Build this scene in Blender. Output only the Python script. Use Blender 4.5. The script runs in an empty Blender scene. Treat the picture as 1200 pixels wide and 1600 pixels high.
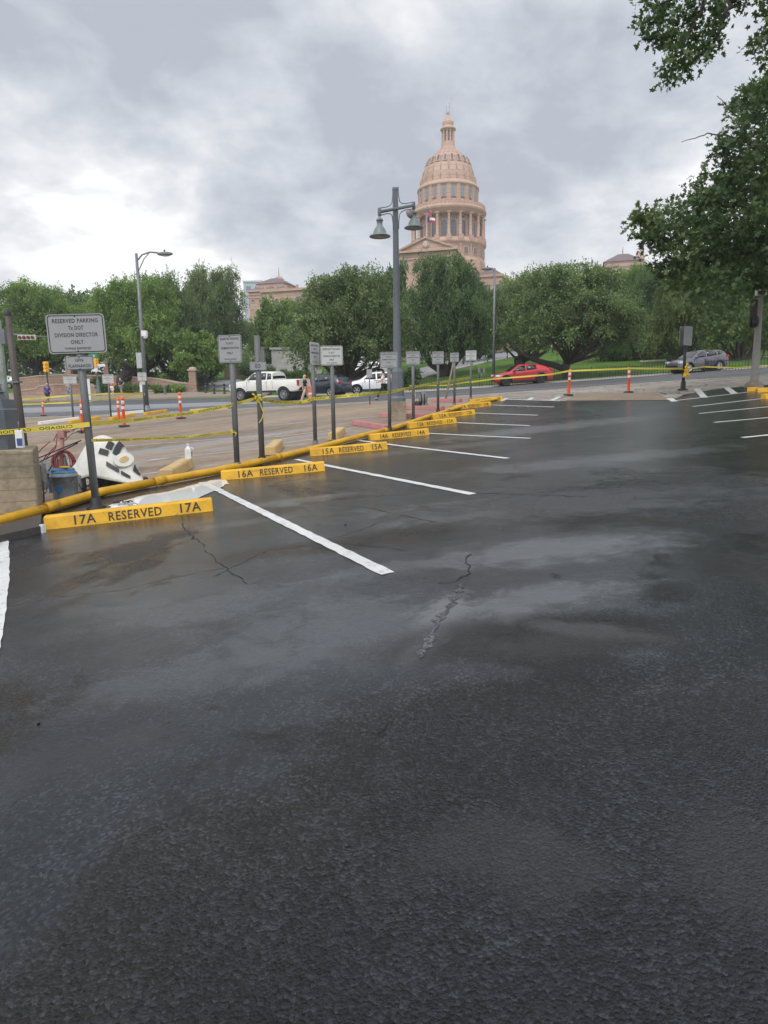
import bpy, math, random
import numpy as np
from mathutils import Vector, Matrix
R = math.radians
HAZE = 0.0005
rnd = random.Random(11)
scene = bpy.context.scene
COL = scene.collection

# ------------------------------------------------------------ camera
F = 1066.667
PITCH, ROLL, EYE = 9.2, 0.87, 1.5
CR = Matrix.Rotation(R(90 - PITCH), 3, 'X') @ Matrix.Rotation(R(-ROLL), 3, 'Z')
cam_d = bpy.data.cameras.new('camera'); cam = bpy.data.objects.new('camera', cam_d); COL.objects.link(cam)
cam.matrix_world = Matrix.Translation((0, 0, EYE)) @ CR.to_4x4()
cam_d.sensor_fit = 'HORIZONTAL'; cam_d.sensor_width = 27.0; cam_d.lens = 24.0
cam_d.clip_end = 8000; cam_d.clip_start = 0.05
scene.camera = cam

# ------------------------------------------------------------ exposure
scene.view_settings.view_transform = 'Standard'; scene.view_settings.look = 'None'
scene.view_settings.exposure = 0.12; scene.view_settings.gamma = 1.0
scene.cycles.max_bounces = 6; scene.cycles.transparent_max_bounces = 6
scene.cycles.sample_clamp_indirect = 6

# ------------------------------------------------------------ sun (soft, through the cloud)
SUN_EL, SUN_AZ = 52, 205          # azimuth clockwise from +Y: behind the viewer, a little left
sd = bpy.data.lights.new('sun', 'SUN'); sd.energy = 1.35; sd.angle = R(24); sd.color = (1.0, 0.985, 0.96)
so = bpy.data.objects.new('sun', sd); COL.objects.link(so)
sdir = Vector((math.sin(R(SUN_AZ)) * math.cos(R(SUN_EL)), math.cos(R(SUN_AZ)) * math.cos(R(SUN_EL)), math.sin(R(SUN_EL))))
so.rotation_euler = sdir.to_track_quat('Z', 'Y').to_euler()

# ------------------------------------------------------------ node helper
class NT:
    def __init__(s, nt): s.nt = nt; s.N = nt.nodes; s.L = nt.links
    def n(s, t, **kw):
        nd = s.N.new(t)
        for k, v in kw.items(): setattr(nd, k, v)
        return nd
    def link(s, a, b): s.L.new(a, b)
    def put(s, sock, v):
        if hasattr(v, 'is_linked') or hasattr(v, 'links'): s.link(v, sock)
        else: sock.default_value = v
    def math(s, op, a, b=0.0, clamp=False):
        nd = s.n('ShaderNodeMath', operation=op, use_clamp=clamp); s.put(nd.inputs[0], a); s.put(nd.inputs[1], b); return nd.outputs[0]
    def vmath(s, op, a, b=(0, 0, 0)):
        nd = s.n('ShaderNodeVectorMath', operation=op); s.put(nd.inputs[0], a); s.put(nd.inputs[1], b)
        return nd.outputs[1] if op in ('LENGTH', 'DISTANCE', 'DOT_PRODUCT') else nd.outputs[0]
    def noise(s, vec, scale, detail=3, rough=0.5, dist=0.0):
        nd = s.n('ShaderNodeTexNoise'); s.link(vec, nd.inputs['Vector']); nd.inputs['Scale'].default_value = scale
        nd.inputs['Detail'].default_value = detail; nd.inputs['Roughness'].default_value = rough; nd.inputs['Distortion'].default_value = dist
        return nd.outputs['Fac']
    def voro(s, vec, scale, feature='F1'):
        nd = s.n('ShaderNodeTexVoronoi', feature=feature); s.link(vec, nd.inputs['Vector']); nd.inputs['Scale'].default_value = scale
        return nd.outputs['Distance']
    def ramp(s, fac, stops):
        nd = s.n('ShaderNodeValToRGB'); s.link(fac, nd.inputs[0]); e = nd.color_ramp.elements
        while len(e) < len(stops): e.new(0.5)
        for i, (p, c) in enumerate(stops):
            e[i].position = p; e[i].color = (c, c, c, 1) if not hasattr(c, '__len__') else (*c[:3], 1)
        return nd.outputs[0]
    def step(s, v, a, b):
        nd = s.n('ShaderNodeMapRange', interpolation_type='SMOOTHSTEP'); s.put(nd.inputs[0], v)
        nd.inputs[1].default_value = a; nd.inputs[2].default_value = b; nd.inputs[3].default_value = 0; nd.inputs[4].default_value = 1
        return nd.outputs[0]
    def mix(s, f, a, b, mode='MIX'):
        nd = s.n('ShaderNodeMix', data_type='RGBA', blend_type=mode); s.put(nd.inputs[0], f)
        for i, v in ((6, a), (7, b)):
            if hasattr(v, 'is_linked'): s.link(v, nd.inputs[i])
            else: nd.inputs[i].default_value = (*v[:3], 1) if hasattr(v, '__len__') else (v, v, v, 1)
        return nd.outputs[2]

# ------------------------------------------------------------ world: overcast sky
world = bpy.data.worlds.new('World'); scene.world = world; world.use_nodes = True
w = NT(world.node_tree); w.N.clear()
wout = w.n('ShaderNodeOutputWorld'); bg = w.n('ShaderNodeBackground')
sky = w.n('ShaderNodeTexSky', sky_type='NISHITA'); sky.sun_disc = False
sky.sun_elevation = R(SUN_EL); sky.sun_rotation = R(SUN_AZ)
tc = w.n('ShaderNodeTexCoord'); dirv = tc.outputs['Generated']
sx = w.n('ShaderNodeSeparateXYZ'); w.link(dirv, sx.inputs[0])
zz = w.math('ADD', w.math('MAXIMUM', sx.outputs[2], 0.0), 0.34)
cb = w.n('ShaderNodeCombineXYZ'); w.link(w.math('DIVIDE', sx.outputs[0], zz), cb.inputs[0]); w.link(w.math('DIVIDE', sx.outputs[1], zz), cb.inputs[1])
cl = cb.outputs[0]
n1 = w.noise(cl, 1.45, 6, 0.52, 0.35)
n2 = w.noise(cl, 4.2, 6, 0.55, 0.3)
n3 = w.noise(cl, 12, 5, 0.6, 0.3)
dens = w.math('ADD', w.math('MULTIPLY', n1, 1.25), w.math('ADD', w.math('MULTIPLY', n2, 0.95), w.math('SUBTRACT', w.math('MULTIPLY', n3, 0.40), 0.78)))
def skydir(px, py):
    return (CR @ Vector(((px - 600) / F, -(py - 800) / F, -1))).normalized()
for (px, py, rad, amp) in [(250, 325, .15, .14), (390, 345, .13, .10), (60, 410, .16, .08), (130, 340, .12, .08), (560, 160, .10, .08), (980, 60, .22, .10),
                           (90, 170, .20, -.14), (430, 240, .16, -.09), (200, 20, .2, -.06), (560, 330, .15, -.18), (880, 270, .17, -.20), (1000, 430, .12, .14),
                           (850, 400, .10, .12), (300, 90, .2, -.03), (250, 420, .12, .07), (500, 420, .10, .06), (660, 40, .28, -.12), (780, 430, .05, .1)]:
    d = skydir(px, py)
    dot = w.vmath('DOT_PRODUCT', dirv, tuple(d))
    g = w.step(dot, math.cos(rad * 1.6), 1.0)
    dens = w.math('ADD', dens, w.math('MULTIPLY', g, amp))
ccol = w.ramp(dens, [(0.18, (.34, .365, .41)), (0.36, (.44, .465, .51)), (0.50, (.54, .55, .575)), (0.64, (.66, .66, .67)), (0.80, (.83, .825, .82))])
horiz = w.step(sx.outputs[2], 0.26, 0.02)
ccol = w.mix(w.math('MULTIPLY', horiz, 0.42), ccol, (.80, .80, .80))
ccol = w.mix(0.06, ccol, w.mix(1.0, sky.outputs[0], 0.10, 'MULTIPLY'))
# extra sky brightness added overhead and out of view behind, to light the fronts
back = w.step(w.math('ADD', w.math('MULTIPLY', sx.outputs[1], -1.0), w.math('MULTIPLY', sx.outputs[2], 0.25)), -0.35, 0.9)
boost = w.math('ADD', 1.38, w.math('MULTIPLY', back, 1.1))
low = w.step(sx.outputs[2], -0.02, 0.02)
w.link(ccol, bg.inputs[0]); w.link(w.math('MULTIPLY', boost, w.math('ADD', 0.25, w.math('MULTIPLY', low, 0.75))), bg.inputs[1])
w.link(bg.outputs[0], wout.inputs[0])

# ------------------------------------------------------------ rays and terrain
def ray(px, py): return CR @ Vector(((px - 600) / F, -(py - 800) / F, -1))
def at(px, py, Y):
    r = ray(px, py); return Vector((0, 0, EYE)) + r * (Y / r.y)
def ppm(px, py, Y):                      # photo pixels per metre at a point
    r = ray(px, py); depth = (r * (Y / r.y)).dot(CR @ Vector((0, 0, -1))); return F / depth
TX = np.array([-3000, -50, -30, -15, 0, 12, 26, 50, 3000.])
TY = np.array([-3000, -20, 0, 18, 25, 30, 35, 45, 55, 62, 75, 100, 150, 250, 4000.])
def pl(y, add=0, lo=None):
    xs = [-50, -30, -15, 0, 12, 26, 50]; v = [.06 * x + .03 * y + add for x in xs]
    if lo: v[0], v[1] = lo
    return [v[0]] + v + [v[-1]]
TZ = np.array([pl(-20), pl(-20), pl(0), pl(18, 0, (-1.9, -1.2)), pl(25, .16, (-1.0, -.55)), pl(30, .32, (-.4, -.15)),
    [.1, .1, .3, .72, 1.38, 2.05, 2.85, 4.2, 4.2], [.9, .9, 1.0, 1.2, 1.7, 2.38, 3.15, 4.5, 4.5], [1.5, 1.5, 1.5, 1.75, 2.05, 2.68, 3.55, 5, 5],
    [1.9, 1.9, 1.9, 2.1, 2.5, 3.2, 4.2, 5.5, 5.5], [2.6, 2.6, 2.6, 3.3, 3.8, 4.7, 5.5, 6.8, 6.8], [4.6, 4.6, 5, 5.6, 6.1, 7, 7.8, 9, 9],
    [8.5, 8.5, 9, 9.5, 10.2, 11, 12, 13, 13], [12.] * 9, [12.] * 9])
def tab(x, y):
    x = min(max(x, -2999), 2999); y = min(max(y, -2999), 3999)
    i = int(np.searchsorted(TX, x, side='right')) - 1; j = int(np.searchsorted(TY, y, side='right')) - 1
    u = (x - TX[i]) / (TX[i + 1] - TX[i]); v = (y - TY[j]) / (TY[j + 1] - TY[j])
    return (TZ[j, i] * (1 - u) + TZ[j, i + 1] * u) * (1 - v) + (TZ[j + 1, i] * (1 - u) + TZ[j + 1, i + 1] * u) * v
GX = np.array([-3000, -1200, -500, -250, -160, -120, -95, -80, -70] + list(np.arange(-63, 64, 1.5)) + [70, 80, 95, 120, 160, 250, 500, 1200, 3000.])
GY = np.array([-1000, -300, -100, -50, -25] + list(np.arange(-15, 112, 1.5)) + [116, 122, 130, 140, 155, 175, 200, 230, 260, 300, 400, 700, 1500, 4000.])
GZ = np.zeros((len(GY), len(GX)))
for j, y in enumerate(GY):
    for i, x in enumerate(GX):
        GZ[j, i] = sum(tab(x + a, y + b) for a in (-2.5, 0, 2.5) for b in (-2.5, 0, 2.5)) / 9
def g(x, y):
    i = min(max(int(np.searchsorted(GX, x, side='right')) - 1, 0), len(GX) - 2); j = min(max(int(np.searchsorted(GY, y, side='right')) - 1, 0), len(GY) - 2)
    u = (x - GX[i]) / (GX[i + 1] - GX[i]); v = (y - GY[j]) / (GY[j + 1] - GY[j])
    a, b, c, d = GZ[j, i], GZ[j, i + 1], GZ[j + 1, i + 1], GZ[j + 1, i]
    if u >= v: return float(a + (b - a) * u + (c - b) * v)
    return float(a + (c - d) * u + (d - a) * v)
def gp(px, py, off=0.0):
    r = ray(px, py); o = Vector((0, 0, EYE)); t0 = 0.3; t = 0.3
    while t < 900:
        p = o + r * t
        if p.z < g(p.x, p.y) + off: break
        t0 = t; t *= 1.015
    for _ in range(24):
        m = (t0 + t) / 2; p = o + r * m
        if p.z < g(p.x, p.y) + off: t = m
        else: t0 = m
    return o + r * t
def onG(x, y, dz=0.0): return Vector((x, y, g(x, y) + dz))

# ------------------------------------------------------------ mesh builder
class MB:
    def __init__(s): s.v = []; s.f = []; s.sm = []
    def add(s, vs, fs, smooth=False, M=None):
        o = len(s.v)
        if M is not None: vs = [M @ Vector(p) for p in vs]
        s.v += [tuple(p) for p in vs]; s.f += [tuple(i + o for i in q) for q in fs]; s.sm += [smooth] * len(fs); return s
    def box(s, c, d, rz=0, M=None, taper=1.0):
        x, y, z = d[0] / 2, d[1] / 2, d[2] / 2
        vs = [Vector((a * x * (taper if e > 0 else 1), b * y * (taper if e > 0 else 1), e * z)) for e in (-1, 1) for a, b in ((-1, -1), (1, -1), (1, 1), (-1, 1))]
        if rz: m = Matrix.Rotation(rz, 3, 'Z'); vs = [m @ p for p in vs]
        vs = [p + Vector(c) for p in vs]
        return s.add(vs, [(3, 2, 1, 0), (4, 5, 6, 7), (0, 1, 5, 4), (1, 2, 6, 5), (2, 3, 7, 6), (3, 0, 4, 7)], False, M)
    def lathe(s, prof, n=20, c=(0, 0, 0), smooth=True, M=None, ph=0.0, cap=True):
        vs = []; fs = []
        for r, z in prof:
            for k in range(n):
                a = 2 * math.pi * k / n + ph; vs.append(Vector((c[0] + r * math.cos(a), c[1] + r * math.sin(a), c[2] + z)))
        for i in range(len(prof) - 1):
            for k in range(n): fs.append((i * n + k, i * n + (k + 1) % n, (i + 1) * n + (k + 1) % n, (i + 1) * n + k))
        s.add(vs, fs, smooth, M)
        if cap:
            s.add(vs[:n], [tuple(range(n))[::-1]], False, M); s.add(vs[-n:], [tuple(range(n))], False, M)
        return s
    def tube(s, pts, rad, n=8, cap=True, smooth=True, M=None, flat=None):
        pts = [Vector(p) for p in pts]; m = len(pts)
        if not hasattr(rad, '__len__'): rad = [rad] * m
        vs = []; fs = []; up = None
        for i, p in enumerate(pts):
            t = (pts[min(i + 1, m - 1)] - pts[max(i - 1, 0)])
            if t.length < 1e-9: t = Vector((0, 0, 1))
            t.normalize()
            if up is None: up = Vector((0, 0, 1)) if abs(t.z) < .9 else Vector((1, 0, 0))
            a = t.cross(up).normalized(); b = a.cross(t).normalized(); up = b
            for k in range(n):
                q = 2 * math.pi * (k + .5) / n; vs.append(p + a * (math.cos(q) * rad[i]) + b * (math.sin(q) * rad[i]))
        for i in range(m - 1):
            for k in range(n): fs.append((i * n + k, i * n + (k + 1) % n, (i + 1) * n + (k + 1) % n, (i + 1) * n + k))
        if cap: fs += [tuple(range(n))[::-1], tuple((m - 1) * n + k for k in range(n))]
        return s.add(vs, fs, smooth, M)
    def extr(s, poly, y0, y1, axis='y', M=None, smooth=False):   # poly in (x,z) for axis y, (x,y) for axis z, (y,z) for axis x
        def P(a, b, t): return (a, t, b) if axis == 'y' else (a, b, t) if axis == 'z' else (t, a, b)
        n = len(poly); vs = [P(a, b, y0) for a, b in poly] + [P(a, b, y1) for a, b in poly]
        fs = [tuple(range(n)), tuple(range(2 * n - 1, n - 1, -1))] + [(i + n, (i + 1) % n + n, (i + 1) % n, i) for i in range(n)]
        return s.add(vs, fs, smooth, M)
    def ell(s, c, r, nu=10, nv=7, M=None):
        prof = [(max(1e-4, math.sin(math.pi * i / nv)), -math.cos(math.pi * i / nv)) for i in range(nv + 1)]
        vs = []; fs = []
        for a, z in prof:
            for k in range(nu):
                t = 2 * math.pi * k / nu; vs.append(Vector((c[0] + r[0] * a * math.cos(t), c[1] + r[1] * a * math.sin(t), c[2] + r[2] * z)))
        for i in range(nv):
            for k in range(nu): fs.append((i * nu + k, i * nu + (k + 1) % nu, (i + 1) * nu + (k + 1) % nu, (i + 1) * nu + k))
        return s.add(vs, fs, True, M)
    def mesh(s, name):
        me = bpy.data.meshes.new(name); me.from_pydata(s.v, [], s.f)
        me.polygons.foreach_set('use_smooth', s.sm); me.update(); return me
    def build(s, name, mat, parent=None, label=None, bevel=0, subsurf=0, fixn=False):
        me = s.mesh(name)
        if fixn:
            import bmesh
            b = bmesh.new(); b.from_mesh(me); bmesh.ops.remove_doubles(b, verts=b.verts, dist=1e-5); bmesh.ops.recalc_face_normals(b, faces=b.faces); b.to_mesh(me); b.free()
        o = bpy.data.objects.new(name, me); COL.objects.link(o); me.materials.append(mat)
        if parent: o.parent = parent
        if label: o['label'] = label
        if bevel:
            m = o.modifiers.new('bevel', 'BEVEL'); m.width = bevel; m.segments = 2; m.limit_method = 'ANGLE'; m.angle_limit = R(35)
        if subsurf:
            m = o.modifiers.new('sub', 'SUBSURF'); m.levels = subsurf; m.render_levels = subsurf
        return o
def thing(name, label, cat, loc=(0, 0, 0), rz=0.0, group=None, rx=0, ry=0):
    o = bpy.data.objects.new(name, None); COL.objects.link(o); o.empty_display_size = .3
    o.location = loc; o.rotation_euler = (rx, ry, rz); o['label'] = label; o['category'] = cat
    if group: o['group'] = group
    return o
def tag(o, label, cat, group=None):
    o['label'] = label; o['category'] = cat
    if group: o['group'] = group
    return o
def struct(o): o['kind'] = 'structure'; return o
def dup(root, loc, rz=None, label=None, group=None, scale=None):
    r = root.copy(); COL.objects.link(r); r.location = loc
    if rz is not None: r.rotation_euler = (0, 0, rz)
    if label: r['label'] = label
    if group: r['group'] = group
    if scale: r.scale = scale
    for ch in list(root.children):
        c = ch.copy(); COL.objects.link(c); c.parent = r
        for gc in list(ch.children):
            d = gc.copy(); COL.objects.link(d); d.parent = c
    return r
# lettering
_tc = {}
def text_geo(s):
    if s in _tc: return _tc[s]
    cu = bpy.data.curves.new('t', 'FONT'); cu.body = s; cu.align_x = 'CENTER'; cu.resolution_u = 2; cu.space_character = 1.10; cu.offset = .012
    ob = bpy.data.objects.new('t', cu); COL.objects.link(ob)
    dg = bpy.context.evaluated_depsgraph_get(); me = bpy.data.meshes.new_from_object(ob.evaluated_get(dg))
    vs = [tuple(v.co) for v in me.vertices]; fs = [tuple(p.vertices) for p in me.polygons]
    bpy.data.objects.remove(ob); bpy.data.curves.remove(cu); bpy.data.meshes.remove(me)
    x0 = min(v[0] for v in vs); x1 = max(v[0] for v in vs); y0 = min(v[1] for v in vs); y1 = max(v[1] for v in vs)
    vs = [((v[0] - x0) / (x1 - x0) - .5, (v[1] - y0) / (y1 - y0)) for v in vs]
    _tc[s] = (vs, fs); return _tc[s]
def text_into(mb, s, width, height, fn):      # fn maps (x, z) on the sign to a point
    vs, fs = text_geo(s); mb.add([fn(a * width, b * height) for a, b in vs], fs)

# ------------------------------------------------------------ materials
_mc = {}
def mat(name, col, rough=.6, var=.12, scale=6.0, metal=0.0, bump=0.0, bscale=60.0, spec=.5, alpha=None, emit=None, trans=0, coat=0, detail=4, ss=None):
    if name in _mc: return _mc[name]
    m = bpy.data.materials.new(name); m.use_nodes = True; t = NT(m.node_tree); b = t.N['Principled BSDF']
    geo = t.n('ShaderNodeNewGeometry'); tcn = t.n('ShaderNodeTexCoord'); pos = tcn.outputs['Object']
    n = t.noise(pos, scale, detail, .6); n2 = t.noise(pos, scale * 7, 3, .6)
    f = t.math('ADD', t.math('MULTIPLY', n, .65), t.math('MULTIPLY', n2, .35))
    f = t.step(f, .3, .7)
    c = t.mix(f, tuple(x * (1 - var) for x in col), tuple(min(1, x * (1 + var)) for x in col))
    t.link(c, b.inputs['Base Color']); b.inputs['Metallic'].default_value = metal
    t.link(t.math('ADD', rough - .06, t.math('MULTIPLY', n, .12)), b.inputs['Roughness'])
    b.inputs['Specular IOR Level'].default_value = spec
    if coat: b.inputs['Coat Weight'].default_value = coat; b.inputs['Coat Roughness'].default_value = .08
    if trans: b.inputs['Transmission Weight'].default_value = trans
    if bump:
        bn = t.n('ShaderNodeBump'); bn.inputs['Distance'].default_value = bump; bn.inputs['Strength'].default_value = 1
        t.link(t.noise(pos, bscale, 4, .6), bn.inputs['Height']); t.link(bn.outputs[0], b.inputs['Normal'])
    _mc[name] = m; return m
# ------------------------------------------------------------ ground sheets
from mathutils.geometry import tessellate_polygon
def clip_tri(poly, tri):
    for k in range(3):
        ax, ay = tri[k]; bx, by = tri[(k + 1) % 3]; out = []
        if not poly: return poly
        ds = [(bx - ax) * (p[1] - ay) - (by - ay) * (p[0] - ax) for p in poly]
        for i in range(len(poly)):
            p, q = poly[i], poly[(i + 1) % len(poly)]; d, e = ds[i], ds[(i + 1) % len(poly)]
            if d >= 0: out.append(p)
            if (d >= 0) != (e >= 0):
                t = d / (d - e); out.append((p[0] + (q[0] - p[0]) * t, p[1] + (q[1] - p[1]) * t))
        poly = out
    return poly
def drape(name, poly, off, m, skirt=0.0, parent=None, kind='structure', zfn=None):
    """a sheet that lies `off` above the terrain, cut along the same triangles as the terrain"""
    poly = [(p[0], p[1]) for p in poly]
    vs = {}; V = []; Fc = []
    def vid(x, y):
        k = (round(x, 4), round(y, 4))
        if k not in vs: vs[k] = len(V); V.append((x, y, g(x, y) + off))
        return vs[k]
    for t in tessellate_polygon([[Vector((x, y, 0)) for x, y in poly]]):
        T = [poly[i] for i in t]
        if (T[1][0] - T[0][0]) * (T[2][1] - T[0][1]) - (T[1][1] - T[0][1]) * (T[2][0] - T[0][0]) < 0: T = T[::-1]
        x0, x1 = min(p[0] for p in T), max(p[0] for p in T); y0, y1 = min(p[1] for p in T), max(p[1] for p in T)
        i0 = max(int(np.searchsorted(GX, x0, side='right')) - 1, 0); i1 = min(int(np.searchsorted(GX, x1)), len(GX) - 1)
        j0 = max(int(np.searchsorted(GY, y0, side='right')) - 1, 0); j1 = min(int(np.searchsorted(GY, y1)), len(GY) - 1)
        for j in range(j0, j1):
            for i in range(i0, i1):
                a, b, c, d = (GX[i], GY[j]), (GX[i + 1], GY[j]), (GX[i + 1], GY[j + 1]), (GX[i], GY[j + 1])
                for tri in ((a, b, c), (a, c, d)):
                    q = clip_tri(T, tri)
                    if len(q) < 3: continue
                    ids = []
                    for p in q:
                        k = vid(float(p[0]), float(p[1]))
                        if not ids or ids[-1] != k: ids.append(k)
                    if ids and ids[0] == ids[-1]: ids.pop()
                    if len(ids) >= 3 and len(set(ids)) == len(ids): Fc.append(tuple(ids))
    mb = MB(); mb.v = V; mb.f = Fc; mb.sm = [True] * len(Fc)
    if skirt:
        cnt = {}
        for q in Fc:
            for i in range(len(q)):
                e = (q[i], q[(i + 1) % len(q)]); cnt[e] = cnt.get(e, 0) + 1
        low = {}
        for (a, b) in [e for e in cnt if (e[1], e[0]) not in cnt]:
            for k in (a, b):
                if k not in low: low[k] = len(mb.v); mb.v.append((V[k][0], V[k][1], V[k][2] - skirt))
            mb.f.append((b, a, low[a], low[b])); mb.sm.append(False)
    o = mb.build(name, m, parent)
    if kind: o['kind'] = kind
    return o
def strip(p, q, wd, jit=0):          # a painted stripe between two plan points
    a = Vector((p[0], p[1])); b = Vector((q[0], q[1])); d = (b - a).normalized(); nrm = Vector((-d.y, d.x)) * wd / 2
    return [a + nrm, a - nrm, b - nrm, b + nrm][::-1] if False else [a - nrm, b - nrm, b + nrm, a + nrm]
def polyband(pts, wd, jit=0.0, seed=1):
    rr = random.Random(seed); L = []; Rr = []
    pts = [Vector((p[0], p[1])) for p in pts]
    for i, p in enumerate(pts):
        d = (pts[min(i + 1, len(pts) - 1)] - pts[max(i - 1, 0)]).normalized(); nn = Vector((-d.y, d.x)); ww = wd / 2 * (1 + rr.uniform(-jit, jit))
        L.append(p + nn * ww); Rr.append(p - nn * ww)
    return Rr + L[::-1]
def resample(pts, step):
    out = []
    for a, b in zip(pts[:-1], pts[1:]):
        a = Vector((a[0], a[1])); b = Vector((b[0], b[1])); n = max(1, int((b - a).length / step))
        out += [a.lerp(b, k / n) for k in range(n)]
    return out + [Vector((pts[-1][0], pts[-1][1]))]

def ground_mat(name, cols, rough=(.55, .75), scale=.5, aniso=None, grain=(60, .004), grainvar=.25, cracks=None, spec=.5, patches=(), wet=None, speck=False):
    m = bpy.data.materials.new(name); m.use_nodes = True; t = NT(m.node_tree); b = t.N['Principled BSDF']
    P = t.n('ShaderNodeTexCoord').outputs['Object']; Q = P
    if aniso:
        mp = t.n('ShaderNodeMapping'); mp.inputs['Rotation'].default_value = (0, 0, aniso[0]); t.link(P, mp.inputs['Vector'])
        mp2 = t.n('ShaderNodeMapping'); mp2.inputs['Scale'].default_value = (aniso[1], 1, 1); t.link(mp.outputs[0], mp2.inputs['Vector']); Q = mp2.outputs[0]
    a = t.noise(Q, scale, 6, .6, .6); a2 = t.noise(P, scale * 5, 5, .65, .3)
    f = t.math('ADD', t.math('MULTIPLY', a, .6), t.math('MULTIPLY', a2, .4))
    col = t.ramp(f, [(.32 + .36 * i / (len(cols) - 1), c) for i, c in enumerate(cols)])
    gs, gd = grain
    v = t.voro(P, gs); gn = t.noise(P, gs * 1.6, 3, .6)
    v2 = t.voro(P, gs * .46); h = t.math('ADD', t.math('ADD', t.math('MULTIPLY', v, -1.0), t.math('MULTIPLY', v2, -.45)), t.math('ADD', t.math('MULTIPLY', gn, .9), t.math('MULTIPLY', t.noise(P, gs * 3.2, 2, .6), .35)))
    vc = t.n('ShaderNodeTexVoronoi'); t.link(P, vc.inputs['Vector']); vc.inputs['Scale'].default_value = gs; sep = t.n('ShaderNodeSeparateXYZ'); t.link(vc.outputs['Color'], sep.inputs[0])
    big = t.noise(P, 2.3, 4, .5)
    col = t.mix(t.step(gn, .35, .65), t.mix(1.0, col, 1 - grainvar, 'MULTIPLY'), col)
    if speck: b.inputs['Specular Tint'].default_value = (.90, .95, 1.0, 1)
    if speck: col = t.mix(1.0, col, t.ramp(sep.outputs[0], [(0.0, .25), (.5, .8), (.8, 1.35), (.97, 2.3)]), 'MULTIPLY')
    rg = t.math('ADD', rough[0], t.math('MULTIPLY', t.step(t.noise(Q, scale * 1.3, 5, .6, .5), .36, .64), rough[1] - rough[0]))
    pn = t.math('MULTIPLY', t.math('SUBTRACT', t.noise(P, 3.2, 5, .68, .4), .5), 2.2) if patches else None
    for (px, py, ra, rb, ang, c, amt, rsh) in patches:       # worn, dusty or damp spots, and pale wet sheen painted into the colour
        c0 = gp(px, py)
        mp = t.n('ShaderNodeMapping', vector_type='TEXTURE'); mp.inputs['Location'].default_value = (c0.x, c0.y, 0); mp.inputs['Rotation'].default_value = (0, 0, ang)
        mp.inputs['Scale'].default_value = (ra, rb, 1); t.link(P, mp.inputs['Vector'])
        vm = t.vmath('MULTIPLY', mp.outputs[0], (1, 1, 0)); ln = t.vmath('LENGTH', vm)
        dd = t.math('ADD', ln, pn)
        k = t.math('MULTIPLY', t.step(dd, 1.1, .25), amt)
        col = t.mix(k, col, c); rg = t.math('ADD', rg, t.math('MULTIPLY', k, rsh))
    if cracks:
        cs, th, cov = cracks
        wv = t.n('ShaderNodeVectorMath', operation='ADD'); t.link(P, wv.inputs[0])
        nz = t.n('ShaderNodeTexNoise'); t.link(P, nz.inputs['Vector']); nz.inputs['Scale'].default_value = 4; nz.inputs['Detail'].default_value = 4
        sc = t.vmath('MULTIPLY', t.vmath('SUBTRACT', nz.outputs['Color'], (.5, .5, .5)), (.35, .35, 0)); t.link(sc, wv.inputs[1])
        flat = t.vmath('MULTIPLY', wv.outputs[0], (1, 1, 0))
        e = t.voro(flat, cs, 'DISTANCE_TO_EDGE'); msk = t.step(t.noise(P, .45, 4, .6), cov, cov + .06)
        k = t.math('MULTIPLY', t.step(e, th, th * .3), msk)
        e2 = t.voro(flat, cs * 4.3, 'DISTANCE_TO_EDGE'); msk2 = t.step(t.noise(P, .8, 4, .6), cov + .05, cov + .11)
        k = t.math('MAXIMUM', k, t.math('MULTIPLY', t.math('MULTIPLY', t.step(e2, th * 2.2, th * .6), msk2), .8))
        col = t.mix(k, col, tuple(x * .25 for x in cols[0])); h = t.math('SUBTRACT', h, t.math('MULTIPLY', k, 2.0))
    t.link(col, b.inputs['Base Color']); t.link(t.math('MAXIMUM', rg, .20), b.inputs['Roughness']); b.inputs['Specular IOR Level'].default_value = spec
    if wet:                                   # a thin film of water smooths and glosses parts of the surface
        fm = t.step(t.math('ADD', t.noise(P, wet[0], 5, .62, .8), t.math('MULTIPLY', t.noise(P, wet[0] * 4.5, 4, .6, .4), .25)), wet[1], wet[1] + .10)
        for (px, py, ra, rb, ang, amt) in wet[2]:
            c0 = gp(px, py); mp = t.n('ShaderNodeMapping', vector_type='TEXTURE'); mp.inputs['Location'].default_value = (c0.x, c0.y, 0); mp.inputs['Rotation'].default_value = (0, 0, ang)
            mp.inputs['Scale'].default_value = (ra, rb, 1); t.link(P, mp.inputs['Vector']); ln = t.vmath('LENGTH', t.vmath('MULTIPLY', mp.outputs[0], (1, 1, 0)))
            fm = t.math('ADD', fm, t.math('MULTIPLY', t.step(t.math('ADD', ln, t.math('MULTIPLY', pn, .6)), 1.15, .35), amt), True)
        fm = t.math('MAXIMUM', fm, 0.0)
        rg = t.math('SUBTRACT', rg, t.math('MULTIPLY', fm, wet[3])); bstr = t.math('SUBTRACT', 1.0, t.math('MULTIPLY', fm, .84))
        t.link(t.math('MAXIMUM', rg, .20), b.inputs['Roughness'])
    bp = t.n('ShaderNodeBump'); bp.inputs['Distance'].default_value = gd; t.link(h, bp.inputs['Height']); bp.inputs['Strength'].default_value = 1
    if wet: t.link(bstr, bp.inputs['Strength'])
    bp2 = t.n('ShaderNodeBump'); bp2.inputs['Distance'].default_value = .012; t.link(big, bp2.inputs['Height']); t.link(bp2.outputs[0], bp.inputs['Normal'])
    t.link(bp.outputs[0], b.inputs['Normal'])
    return m
DUST = (.15, .152, .158); DARK = (.014, .014, .016)
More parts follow.
